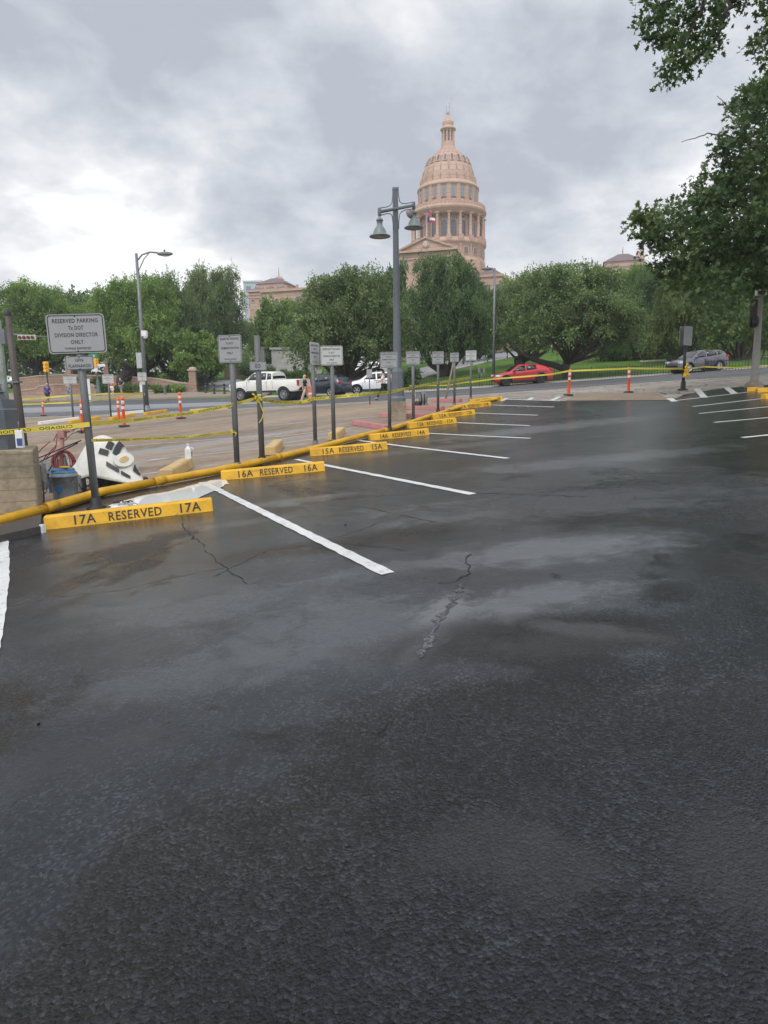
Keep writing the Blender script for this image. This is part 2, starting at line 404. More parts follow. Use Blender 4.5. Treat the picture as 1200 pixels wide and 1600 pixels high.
M_LOT = ground_mat('lot_asphalt', [(.0060, .0070, .0092), (.011, .0123, .0155), (.022, .0240, .0285), (.056, .0600, .0670)], rough=(.20, .36), scale=.33,
    grain=(84, .0095), cracks=(2.4, .006, .61), spec=.42, speck=True, wet=(.30, .50, [(860, 680, 10, 3.2, R(20), .9), (560, 985, 2.0, 1.2, 0, .8), (860, 850, 2.4, .9, 0, .9), (430, 800, 1.8, .6, 0, .7), (300, 1090, 1.3, .8, 0, .5), (200, 1000, 1.4, .6, 0, .5), (700, 1120, .8, .5, 0, .35), (820, 1000, 1.0, .4, 0, -.7), (760, 790, 1.6, .3, R(15), -.7), (640, 840, .8, .5, 0, -.5), (470, 860, 1.0, .35, R(10), -.5), (1050, 780, 2.5, 1.5, 0, -.9), (700, 1470, 2.6, .85, 0, -1.0), (950, 1150, 1.5, .8, 0, -.8), (20, 1380, .30, .6, 0, 1.4), (150, 950, 1.2, .8, 0, .5), (700, 930, .9, .5, 0, .6)], .24), patches=[  # dust and wear, plus pale greys that paint wet sheen into the asphalt
    (695, 955, .50, .17, R(58), DUST, .8, .15), (665, 1010, .35, .12, R(62), DUST, .6, .15), (870, 860, 1.3, .5, R(5), (.13, .137, .147), .6, -.05), (560, 985, 1.2, .8, 0, (.09, .095, .104), .5, -.05), (820, 940, .9, .35, R(10), (.12, .125, .135), .6, 0), (300, 950, 1.3, .5, R(10), (.075, .08, .088), .5, 0),
    (455, 785, 1.0, .35, R(20), (.13, .133, .14), .6, -.1), (370, 820, .9, .2, R(20), (.09, .09, .095), .5, -.05), (860, 790, 2.4, .9, 0, (.13, .135, .143), .55, 0),
    (820, 1010, 1.2, .5, 0, DARK, .6, .1), (900, 785, 1.5, .7, 0, DARK, .4, .1), (700, 760, 1.3, .4, 0, DARK, .4, 0), (900, 985, .5, .15, R(-30), DUST, .3, 0),
    (850, 670, 4, 1.1, R(20), (.17, .176, .186), .6, 0), (1080, 730, 3, 1.2, R(20), DARK, .4, .05), (930, 720, 3, .7, R(10), (.14, .145, .155), .5, 0), (700, 700, 2, .6, R(20), (.13, .135, .145), .5, 0),
    (220, 925, 1.2, .5, 0, (.055, .056, .06), .4, 0), (60, 985, .6, .2, R(20), DARK, .6, 0), (190, 1020, .5, .3, 0, DARK, .5, 0), (880, 1370, .25, .2, 0, (.042, .042, .044), .5, .1), (870, 1010, .8, .2, 0, (.05, .05, .05), .4, 0),
    (1160, 1350, .3, .4, 0, (.042, .042, .044), .5, .1), (100, 1200, .45, .25, .4, (.018, .018, .02), .6, 0), (740, 1320, .4, .2, .4, (.045, .045, .047), .5, .1), (330, 1050, .9, .35, .3, (.07, .074, .081), .45, 0), (620, 890, .8, .3, .2, (.09, .094, .10), .5, 0)])
M_BROWN = ground_mat('dirty_pavement', [(.10, .078, .058), (.23, .168, .115), (.33, .245, .17), (.40, .31, .225)], rough=(.42, .75), scale=.45, aniso=(R(-42), .16),
    grain=(40, .006), cracks=(.6, .01, .6), patches=[(230, 705, 9, .8, R(38), (.24, .245, .26), .8, -.15), (420, 690, 6, .5, R(40), (.26, .26, .27), .6, -.1), (260, 660, 10, 1.0, R(35), (.12, .10, .085), .5, 0), (130, 745, 3, .8, R(30), (.06, .05, .045), .7, -.1)])
M_STREET = ground_mat('street_asphalt', [(.075, .078, .085), (.10, .104, .112), (.13, .133, .14)], rough=(.45, .7), scale=.25, aniso=(R(0), .15), grain=(30, .004), cracks=(.3, .02, .58))
M_STREET2 = ground_mat('worn_street_asphalt', [(.22, .225, .24), (.28, .285, .30), (.33, .335, .35)], rough=(.5, .7), scale=.25, aniso=(0, .15), grain=(30, .004))
M_CONC = ground_mat('stained_concrete', [(.10, .085, .072), (.28, .25, .21), (.38, .34, .29), (.42, .38, .33)], rough=(.6, .85), scale=.7, aniso=(0, .4), grain=(50, .003), cracks=(.9, .03, .45))
M_WALK = ground_mat('sidewalk_concrete', [(.38, .35, .30), (.45, .42, .36), (.50, .47, .41)], rough=(.6, .85), scale=.9, grain=(50, .003))
M_TANWALK = ground_mat('tan_sidewalk', [(.24, .19, .145), (.30, .24, .185), (.34, .28, .22)], rough=(.6, .85), scale=.6, grain=(50, .003))
M_TAN = ground_mat('tan_apron', [(.20, .145, .095), (.27, .20, .135), (.31, .235, .165)], rough=(.6, .8), scale=.5, grain=(50, .003))
M_GRASS = ground_mat('lawn_grass', [(.06, .13, .02), (.10, .21, .03), (.15, .28, .045), (.19, .32, .07)], rough=(.7, .9), scale=.22, grain=(9, .10), grainvar=.4, spec=.2)
M_RUST = ground_mat('rust_stained_concrete', [(.13, .075, .05), (.20, .13, .09), (.22, .17, .13)], scale=1.5, grain=(50, .003))
def paint_mat(name, col, wear=.5, rough=.5):
    m = bpy.data.materials.new(name); m.use_nodes = True; t = NT(m.node_tree); b = t.N['Principled BSDF']; P = t.n('ShaderNodeTexCoord').outputs['Object']
    n = t.noise(P, 9, 6, .7); n2 = t.noise(P, 55, 3, .6)
    k = t.math('MULTIPLY', t.step(t.math('ADD', t.math('MULTIPLY', n, .6), t.math('MULTIPLY', n2, .4)), .60 - wear * .12, .70 - wear * .06), wear)
    c = t.mix(t.step(t.noise(P, 2.5, 4, .6), .3, .7), tuple(x * .86 for x in col), col)
    t.link(t.mix(k, c, (.06, .06, .062)), b.inputs['Base Color']); b.inputs['Roughness'].default_value = rough
    bp = t.n('ShaderNodeBump'); bp.inputs['Distance'].default_value = .004; t.link(t.voro(P, 52), bp.inputs['Height']); t.link(bp.outputs[0], b.inputs['Normal'])
    return m
M_STRIPE = paint_mat('white_road_paint', (.66, .66, .65), .7); M_STRIPEW = paint_mat('worn_road_paint', (.60, .59, .56), .8); M_OLDW = paint_mat('cream_road_paint', (.62, .60, .52), .5)

# the terrain itself: one sheet out to the horizon, grass
mb = MB(); nx = len(GX)
mb.v = [(float(x), float(y), float(GZ[j, i])) for j, y in enumerate(GY) for i, x in enumerate(GX)]
for j in range(len(GY) - 1):
    for i in range(nx - 1):
        a = j * nx + i; mb.f += [(a, a + 1, a + nx + 1), (a, a + nx + 1, a + nx)]
mb.sm = [True] * len(mb.f)
struct(mb.build('ground', M_GRASS))
def G(*pts): return [gp(x, y) for x, y in pts]
def ext(p, q, t):                 # continue the line p -> q beyond q
    return Vector((q[0] + (q[0] - p[0]) * t, q[1] + (q[1] - p[1]) * t))
# the line of the yellow pipe divides the wet lot from the brown lot
PIPE = [(-60, 843), (0, 826), (70, 805), (160, 778), (240, 762), (330, 745), (430, 722), (520, 699), (600, 678), (660, 659), (700, 645), (740, 634), (782, 625)]
PG = [gp(x, y) for x, y in PIPE]
p0 = ext(PG[3], PG[0], 2.2)
EDGE = [(p.x, p.y) for p in PG]
far = G((878, 627), (1050, 626), (1068, 617), (1120, 608), (1165, 604))
lot = [(p0.x, p0.y)] + EDGE[1:] + [(p.x, p.y) for p in far] + [(60, far[-1].y - 3), (60, -40), (-40, -40)]
drape('parking_lot', lot[::-1], .012, M_LOT)
sy = 39.0
brown = [(p0.x, p0.y)] + EDGE[1:] + [(EDGE[-1][0] + .6, sy - 2.5), (-6, sy - 1), (-18, sy + 1), (-60, sy + 1), (-60, -10)]
drape('brown_lot', brown, .004, M_BROWN)
# street, from the lots to the far kerb
drape('concrete_band', [(-60, sy - 4), (-18, sy - 3), (0, sy - 7), (8, 24), (62, 20), (62, 43), (-60, 43)], .002, M_CONC)
drape('street', [(-100, 41.5), (-18, 41.2), (-6, 40.3), (10, 38.8), (25, 38), (62, 36), (62, 53), (20, 52.5), (6, 54), (-2, 55.5), (-20, 60.5), (-45, 62.5), (-100, 63)], .008, M_STREET)
drape('worn_lane', [(-100, 46), (-18, 45.5), (-6, 46), (-4, 48), (-6, 50.5), (-18, 52), (-45, 53.5), (-100, 54)], .013, M_STREET2)
drape('parking_lane', [(-10, 56.6), (-2, 55.2), (6, 53.7), (20, 52), (62, 50), (62, 54.8), (20, 55.5), (6, 57.4), (-2, 59), (-10, 60)], .0165, M_WALK)
# far sidewalk on the left, raised behind a kerb
drape('sidewalk', [(-100, 63), (-45, 62.5), (-20, 60.7), (-10, 60.05), (-10, 63), (-18, 68), (-22, 78), (-60, 80), (-100, 80)], .13, M_TANWALK, skirt=.2)
# apron that leads from the lot to the street
ap = G((884, 626.3), (1045, 625.6), (1030, 615), (905, 614.5))
drape('driveway_apron', ap, .016, M_TAN)
# gate road up into the grounds
drape('park_road', G((604, 592), (640, 579), (676, 571), (712, 559), (745, 549), (830, 545), (832, 551), (790, 560), (735, 572), (690, 583), (655, 593)), .02, M_STREET2)
drape('park_road_kerb', G((655, 593.5), (690, 583.5), (735, 572.5), (790, 560.5), (832, 551.5), (832, 549.8), (790, 558.8), (735, 570.6), (690, 581.6), (652, 592)), .10, M_WALK, skirt=.15)
drape('park_path', G((330, 596), (372, 592), (400, 606), (372, 611), (300, 607)), .024, M_STREET2)
drape('park_walk', G((1000, 566), (1200, 559), (1200, 556.5), (1000, 563.5)), .02, M_WALK)

# painted stall lines
def stripe(a, b, wd, m=M_STRIPE, off=.017, name='stall_line'):
    A, B = gp(*a), gp(*b); pts = resample([A, B], .12)
    drape(name, polyband(pts, wd, .12, int(a[0] * 7 + b[1])), off, m)
stripe((323, 758), (606, 899), .118)
stripe((463, 719), (739, 774), .115); stripe((560, 689), (793, 717.5), .11); stripe((640, 676), (829, 686), .11); stripe((712, 661), (828, 666), .11)
stripe((742, 646), (840, 649.5), .11); stripe((770, 633.5), (866, 636.5), .11); stripe((788, 624.6), (876, 627), .11)
stripe((784, 627), (793, 622.5), .18); stripe((826, 626), (832, 621.5), .18); stripe((862, 626.5), (874, 620.5), .22)
stripe((1046, 623), (1054, 628), .2)
stripe((1052, 627), (1168, 613.5), .12); stripe((1088, 608), (1101, 622), .22); stripe((1135, 606), (1148, 616), .22); stripe((1184, 604), (1192, 610), .22)
stripe((1082, 636), (1200, 622.5), .11); stripe((1092, 647), (1215, 635), .11); stripe((1116, 661), (1230, 651), .12); stripe((1160, 685), (1250, 676), .14)
stripe((1190, 611), (1215, 608), .12)
# cream end of the nearest stall line, standing in the puddle
stripe((315, 755.3), (345, 769), .125, M_OLDW, .021)
# wide white band at the left edge of the photograph
wb = G((-60, 846), (13, 840.5), (15, 880), (14, 915), (10, 955), (3, 1005), (-10, 1060), (-60, 1120))
wl = resample([(p.x, p.y) for p in wb[1:7]], .12); rr = random.Random(4)
wl = [(p.x + rr.uniform(-.006, .006), p.y + rr.uniform(-.006, .006)) for p in wl]
drape('white_paint_band', [(wb[0].x, wb[0].y)] + wl + [(wb[7].x, wb[7].y)], .018, M_STRIPE)
# thin worn lines of the brown lot
for a, b in [((70, 760), (340, 727)), ((60, 741), (290, 713)), ((235, 719), (480, 694)), ((160, 700), (440, 679)), ((60, 683), (330, 657)), ((330, 706), (560, 678)), ((290, 741), (480, 711)), ((395, 668), (560, 652)),
             ((430, 683), (560, 668)), ((520, 658), (610, 648)), ((360, 655), (520, 641)), ((420, 640), (520, 633)), ((120, 668), (300, 650))]:
    stripe(a, b, .10, M_STRIPEW, .009, 'worn_stall_line')
# street lines
for a, b in [((40, 646), (330, 636)), ((640, 620.5), (1200, 584)), ((345, 625), (520, 622))]:
    stripe(a, b, .14, M_STRIPEW, .018, 'street_line')
# hairline cracks in the wet lot
M_CRACK = mat('crack_dark', (.008, .008, .009), .8)
for k, (pts, wd) in enumerate([([(734, 868), (728, 878), (735, 890), (722, 905), (700, 914), (688, 913)], .009), ([(606, 1124), (600, 1142), (592, 1152)], .004), ([(283, 820), (300, 838), (322, 856)], .009),
        ([(320, 862), (352, 888), (388, 915)], .007), ([(560, 792), (600, 801), (680, 818)], .010), ([(745, 772), (920, 778)], .012), ([(600, 745), (690, 742), (760, 744)], .010), ([(490, 848), (540, 838), (590, 820)], .008), ([(330, 905), (420, 862), (520, 850), (640, 862)], .007),
        ([(20, 950), (90, 935), (190, 925), (270, 905), (360, 888)], .006)]):
    q = resample([(p.x, p.y) for p in G(*pts)], .06); rr = random.Random(k); q = [Vector((p.x + rr.gauss(0, .012), p.y + rr.gauss(0, .012))) for p in q]
    drape('pavement_crack', polyband(q, wd, .7, k), .0155, M_CRACK)
# the pale worn seam of an old patch, running towards the viewer
q = resample([(p.x, p.y) for p in G((722, 916), (708, 942), (690, 968), (672, 1000), (655, 1030))], .05); rr = random.Random(44); q = [Vector((p.x + rr.gauss(0, .014), p.y + rr.gauss(0, .014))) for p in q]
M_SEAM = ground_mat('worn_seam', [(.035, .037, .041), (.085, .089, .096), (.15, .155, .163)], rough=(.35, .6), scale=1.6, grain=(88, .0085), speck=True)
drape('worn_seam', polyband(q, .045, .9, 9), .0148, M_SEAM)
# puddles
M_WATER = bpy.data.materials.new('puddle_painted_sky'); M_WATER.use_nodes = True  # the pale base colour paints the sky's reflection into the water
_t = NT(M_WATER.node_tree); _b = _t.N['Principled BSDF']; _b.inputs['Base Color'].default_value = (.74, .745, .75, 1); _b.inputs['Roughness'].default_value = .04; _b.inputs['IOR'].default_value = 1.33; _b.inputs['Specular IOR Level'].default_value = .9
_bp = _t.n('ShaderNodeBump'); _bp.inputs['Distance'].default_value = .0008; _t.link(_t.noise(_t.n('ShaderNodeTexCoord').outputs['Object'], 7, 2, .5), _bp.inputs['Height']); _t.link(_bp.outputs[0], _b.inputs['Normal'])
M_CLEAR = mat('clear_puddle_water', (.02, .021, .024), .10, .05, 3, spec=.5)
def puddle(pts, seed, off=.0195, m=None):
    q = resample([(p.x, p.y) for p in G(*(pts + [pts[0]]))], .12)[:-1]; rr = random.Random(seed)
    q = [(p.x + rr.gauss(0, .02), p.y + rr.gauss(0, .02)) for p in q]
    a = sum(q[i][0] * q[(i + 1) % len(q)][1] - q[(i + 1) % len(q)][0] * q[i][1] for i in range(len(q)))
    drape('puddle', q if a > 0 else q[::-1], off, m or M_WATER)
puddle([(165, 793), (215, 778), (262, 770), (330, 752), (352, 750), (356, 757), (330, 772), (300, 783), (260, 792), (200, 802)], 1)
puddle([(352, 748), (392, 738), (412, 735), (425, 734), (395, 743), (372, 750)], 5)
# ------------------------------------------------------------ the domed capitol
M_GRAN = mat('pink_granite', (.47, .315, .24), .75, .10, .35, bump=.02, bscale=2)
M_GRAN2 = mat('dome_metal_pink', (.49, .33, .25), .6, .07, .3)
for m_, zc_ in ((M_GRAN, 1.15), (M_GRAN2, 1.6)):        # thin dark joints between the courses, and stained blocks
    t_ = NT(m_.node_tree); b_ = t_.N['Principled BSDF']; P_ = t_.N['Texture Coordinate'].outputs['Object']; s_ = t_.n('ShaderNodeSeparateXYZ'); t_.link(P_, s_.inputs[0])
    f_ = t_.math('FRACT', t_.math('DIVIDE', s_.outputs[2], zc_)); k_ = t_.math('LESS_THAN', f_, .14); old = b_.inputs['Base Color'].links[0].from_socket
    c_ = t_.mix(t_.math('MULTIPLY', k_, .55), old, (.20, .12, .09)); c_ = t_.mix(t_.math('MULTIPLY', t_.step(t_.noise(P_, .22, 6, .7), .48, .66), .40), c_, (.30, .18, .13)); t_.link(c_, b_.inputs['Base Color'])
M_ROOF = mat('slate_roof', (.15, .115, .115), .7, .15, .5)
M_GLASS = mat('window_glass', (.10, .10, .11), .18, .2, .3)
M_GLASSL = mat('pale_window_glass', (.20, .22, .25), .25, .2, .3)
M_STAT = mat('pale_statue', (.48, .48, .50), .5)
CY = 240.0; cp = at(700, 400, CY); CZ = 11.5
cap = thing('capitol_building', 'pink granite capitol with a ribbed dome, colonnade and statue behind the trees', 'building', (cp.x, CY, CZ), -R(16))
CM = cap.matrix_basis.copy(); CMI = CM.inverted()
def CL(px, py, Y): return CMI @ at(px, py, Y)
def cz(py): return at(700, py, CY).z - CZ
def crd(wpx, py): return wpx / ppm(700, py, CY)
def prof(lst): return [(crd(r, y), cz(y)) for r, y in lst]
MB().lathe(prof([(42.5, 293), (41.5, 288), (40.3, 281), (40.5, 279), (39.5, 276), (38.3, 270), (36.6, 265), (34, 259.5), (30.8, 254), (27, 249), (22.5, 244), (17.5, 239), (14, 236)]), 60, cap=False).build('dome', M_GRAN2, cap)
for k in range(20):
    a = R(12 + 18 * k); pts = [(crd(r, y), cz(y)) for r, y in [(39.9, 276), (38.7, 270), (37, 265), (34.4, 259.5), (31.2, 254), (27.4, 249), (22.9, 244), (17.8, 239)]]
    MB().tube([(q * math.sin(a), -q * math.cos(a), z) for q, z in pts], .16, 6).build('rib', M_GRAN2, cap)
def arch(w, h, n=8):
    r = w / 2; return [(-r, 0), (r, 0)] + [(r * math.cos(math.pi * i / n), h - r + r * math.sin(math.pi * i / n)) for i in range(n + 1)]
def ring_part(name, m, mb_fn, count, ph, rad, z, tilt=0, sub=None, child=None):
    base = mb_fn().mesh(name); base.materials.append(m); cm = None
    if child: cm = child[1]().mesh(child[0]); cm.materials.append(child[2])
    for k in range(count):
        a = R(ph + 360 / count * k); o = bpy.data.objects.new(name, base); COL.objects.link(o); o.parent = cap
        o.location = (rad * math.sin(a), -rad * math.cos(a), z); o.rotation_euler = (tilt, 0, a)
        if cm: c = bpy.data.objects.new(child[0], cm); COL.objects.link(c); c.parent = o
# dome lights (oval windows), drum windows, panels
ring_part('dormer_window', M_GRAN2, lambda: MB().extr(arch(1.35, 2.9), -.35, .9), 20, 3, crd(35.2, 261), cz(263), -R(25), child=('pane', lambda: MB().extr(arch(.72, 2.1), -.42, -.3, M=Matrix.Translation((0, 0, .35))), M_GLASS))
ring_part('panel', M_GRAN, lambda: MB().box((0, 0, 0), (.5, .8, 2.2)), 20, 12, crd(42.2, 288), cz(287.5))
MB().lathe(prof([(45.5, 303), (46.2, 301), (48.2, 300), (48.2, 297.5), (45.8, 296.5), (44.5, 293), (42.6, 292.8), (42.4, 290)]), 60, cap=False).build('cornice', M_GRAN, cap)
MB().lathe(prof([(46, 333), (46, 324), (44.2, 322), (44.0, 302)]), 60, cap=False).build('upper_drum', M_GRAN, cap)
ring_part('pilaster', M_GRAN, lambda: MB().box((0, 0, 2.2), (1.15, 1.0, 5.0)).box((0, 0, -.5), (1.5, 1.4, 1.0)), 20, 12, crd(44.6, 312), cz(321))
ring_part('drum_window', M_GRAN, lambda: MB().extr(arch(2.0, 4.3), -.30, .4), 20, 3, crd(44.2, 312), cz(320.5), child=('pane', lambda: MB().extr(arch(1.15, 3.5), -.36, -.25, M=Matrix.Translation((0, 0, .2))), M_GLASSL))
# great cornice, balcony, colonnade
MB().lathe(prof([(46, 346), (54.5, 345.5), (55.5, 342), (57.5, 340), (59.3, 338.5), (59.3, 335), (58.2, 334), (57.0, 331.5), (57.0, 329), (56.2, 329), (56.0, 333), (46, 333.5)]), 80, cap=False).build('balcony_cornice', M_GRAN, cap)
ring_part('baluster_block', M_GRAN, lambda: MB().box((0, 0, .4), (.5, .5, 1.1)), 60, 0, crd(56.6, 331), cz(332))
zc0, zc1 = cz(381), cz(345)
hc = zc1 - zc0
ring_part('column', M_GRAN, lambda: MB().lathe([(.62, 0), (.62, .25), (.5, .35), (.47, hc * .5), (.41, hc - .7), (.58, hc - .35), (.6, hc)], 12).box((0, 0, hc - .15), (1.35, 1.35, .3)), 20, 12, crd(55.3, 360), zc0)
MB().lathe(prof([(44.5, 386), (44.5, 344)]), 60, cap=False).build('inner_drum', mat('inner_granite', (.46, .31, .25), .8, .1, .3), cap)
ring_part('arched_window', M_GRAN, lambda: MB().extr(arch(2.7, 5.4), -.3, .3), 20, 3, crd(44.8, 370), cz(379), child=('pane', lambda: MB().extr(arch(1.9, 4.8), -.4, -.2, M=Matrix.Translation((0, 0, .2))), M_GLASS))
ring_part('round_window', M_GRAN, lambda: MB().lathe([(1.0, 0), (1.0, .35), (.7, .35), (.7, .1)], 14, M=Matrix.Rotation(R(90), 4, 'X')), 20, 3, crd(44.6, 352), cz(351), child=('pane', lambda: MB().lathe([(.68, .05), (.68, .2)], 14, M=Matrix.Rotation(R(90), 4, 'X')), M_GLASS))
ring_part('inner_pilaster', M_GRAN, lambda: MB().box((0, 0, hc / 2), (.9, .6, hc)), 20, 12, crd(44.7, 360), zc0)
MB().lathe(prof([(56, 395), (56, 391), (58.6, 390), (58.4, 387), (56.6, 386), (56.6, 382), (44, 381.5)]), 80, cap=False).build('pedestal_ring', M_GRAN, cap)
ring_part('pedestal', M_GRAN, lambda: MB().box((0, 0, .5), (1.5, 1.5, 1.9)), 20, 12, crd(55.6, 384), cz(386))
MB().lathe(prof([(58.5, 425), (57.6, 415), (55.8, 411), (55.2, 404), (55.2, 393)]), 80, cap=False).build('lower_drum', M_GRAN, cap)
ring_part('square_window', M_GRAN, lambda: MB().box((0, 0, 0), (2.0, .5, 2.6)), 20, 3, crd(55.3, 400), cz(402), child=('pane', lambda: MB().box((0, -.28, 0), (1.2, .12, 1.8)), M_GLASS))
ring_part('drum_rib', M_GRAN, lambda: MB().box((0, 0, 0), (.5, .5, 4.4)), 20, 12, crd(55.3, 400), cz(402.5))
# lantern
MB().lathe(prof([(13.2, 238), (13.2, 234.5), (12.2, 233.5), (11.2, 230), (10.6, 228), (10.4, 223)]), 24, cap=False).lathe(prof([(7.0, 224), (7.0, 204)]), 16, cap=False).lathe(prof([(8.8, 206), (9.6, 205), (12.2, 203.5), (12.2, 201.5), (9.2, 200.5), (8.3, 200), (8.0, 196), (8.9, 192.5), (8.9, 191), (6.6, 189), (4.4, 185), (2.5, 181), (1.6, 180), (2.3, 178.5), (1.7, 177)]), 20, cap=False).build('lantern', M_GRAN2, cap)
hl = cz(204) - cz(224)
ring_part('lantern_column', M_GRAN2, lambda: MB().lathe([(.42, 0), (.33, .4), (.30, hl - .4), (.42, hl)], 10), 10, 0, crd(8.6, 214), cz(224))
ring_part('lantern_window', M_GLASS, lambda: MB().extr(arch(.8, 2.9), -.1, .1), 10, 18, crd(7.15, 214), cz(221))
# statue
sz = cz(177); sh = cz(160) - sz
sm_ = MB().lathe([(.55, 0), (.62, .2 * sh), (.45, .55 * sh), (.55, .72 * sh), (.4, .82 * sh), (.16, .86 * sh), (.26, .92 * sh), (.22, .98 * sh), (.03, sh)], 12).tube([(.35, 0, .76 * sh), (.75, 0, .95 * sh), (.95, 0, 1.18 * sh)], [.15, .12, .08], 6).tube([(-.4, 0, .76 * sh), (-.6, 0, .5 * sh), (-.5, 0, .3 * sh)], [.15, .12, .08], 6).tube([(-.55, -.1, .0), (-.55, -.1, .5 * sh)], .08, 5)\
    .extr([(.95 + (.42 if i % 2 == 0 else .18) * math.sin(i * math.pi / 5), 1.24 * sh + (.42 if i % 2 == 0 else .18) * math.cos(i * math.pi / 5)) for i in range(10)], -.06, .06).build('statue', M_STAT, cap); sm_.location = (0, 0, sz)
# body of the building
def blk(name, x0, x1, y0, y1, z0, z1, m=M_GRAN, **k): return MB().box(((x0 + x1) / 2, (y0 + y1) / 2, (z0 + z1) / 2), (x1 - x0, y1 - y0, z1 - z0)).build(name, m, cap, **k)
zt = cz(416)
blk('drum_base', -11.5, 12.5, -13, 13, 0, cz(421)); 
pf = CL(665, 391, 205.4); pa = CL(665, 371.5, 205.4).z; pe = CL(665, 391.5, 205.4).z; px_, py_ = pf.x, pf.y; hw = 8.7
MB().extr([(px_ - hw, pe), (px_ + hw, pe), (px_ + hw, pe + .5), (px_, pa), (px_ - hw, pe + .5)], py_ + .4, py_ + 20).build('portico_roof', M_GRAN, cap)
MB().tube([(px_ - hw - .5, py_, pe + .1), (px_, py_, pa + .15), (px_ + hw + .5, py_, pe + .1)], .36, 4, smooth=False).box((px_, py_ + .1, pe), (2 * hw + 1.2, .9, .6)).build('pediment_moulding', M_GRAN, cap)
MB().lathe([(.95, 0), (.95, .35), (.4, .4)], 16, M=Matrix.Translation((px_, py_ + .45, pe + 1.7)) @ Matrix.Rotation(R(90), 4, 'X')).build('seal', mat('seal_stone', (.52, .42, .36), .8), cap)
pz = CL(665, 411, 205.4).z
blk('portico', px_ - hw + .5, px_ + hw - .5, py_ + .8, py_ + 20, 0, pe - .1)
blk('string_course', px_ - hw + .2, px_ + hw - .2, py_ + .5, py_ + 19, pe - 2.1, pe - 1.8)
for i in range(5):
    xx = px_ - 6.6 + i * 3.3; f = blk('window', xx - .75, xx + .75, py_ + .6, py_ + .9, pz - .4, pe - 2.4); MB().box((xx, py_ + .56, (pz - .3 + pe - 2.6) / 2), (1.0, .08, pe - 2.7 - pz + .1)).build('pane', M_GLASSL, f)
for sx_ in (-1, 1):
    blk('pilaster', px_ + sx_ * (hw - 1.2) - .5, px_ + sx_ * (hw - 1.2) + .5, py_ + .55, py_ + 1.2, 0, pe - .3)
# stepped shoulders beside the portico
for (xa, xb, ya, Y, pt, pr) in [(706, 742, 406, 214, 421, 414), (742, 786, 409, 218, 434, 419)]:
    A = CL(xa, pt, Y); B = CL(xb, pt, Y); x0, x1 = A.x, B.x; y0 = min(A.y, B.y); z1 = A.z; zr = CL((xa + xb) / 2, pr, Y).z
    blk('shoulder_block', x0, x1, y0, y0 + 16, 0, z1); blk('shoulder_cornice', x0 - .4, x1 + .4, y0 - .5, y0 + 16.4, z1 + .002, z1 + .7)
    MB().add([(x0, y0, z1 + .7), (x1, y0, z1 + .7), (x1, y0 + 16, z1 + .7), (x0, y0 + 16, z1 + .7), (x0 + 3.2, y0 + 4, zr), (x1 - 2.6, y0 + 4, zr), (x1 - 2.6, y0 + 12, zr), (x0 + 3.2, y0 + 12, zr)], [(0, 1, 5, 4), (1, 2, 6, 5), (2, 3, 7, 6), (3, 0, 4, 7), (4, 5, 6, 7)]).build('hip_roof', M_ROOF if xa > 740 else M_GRAN, cap)
    for i in range(3):
        xx = x0 + (i + .5) * (x1 - x0) / 3; f = blk('window', xx - .9, xx + .9, y0 - .15, y0 + .3, z1 - 5.2, z1 - 2); MB().box((xx, y0 - .18, z1 - 3.6), (1.1, .08, 2.6)).build('pane', M_GLASS, f)
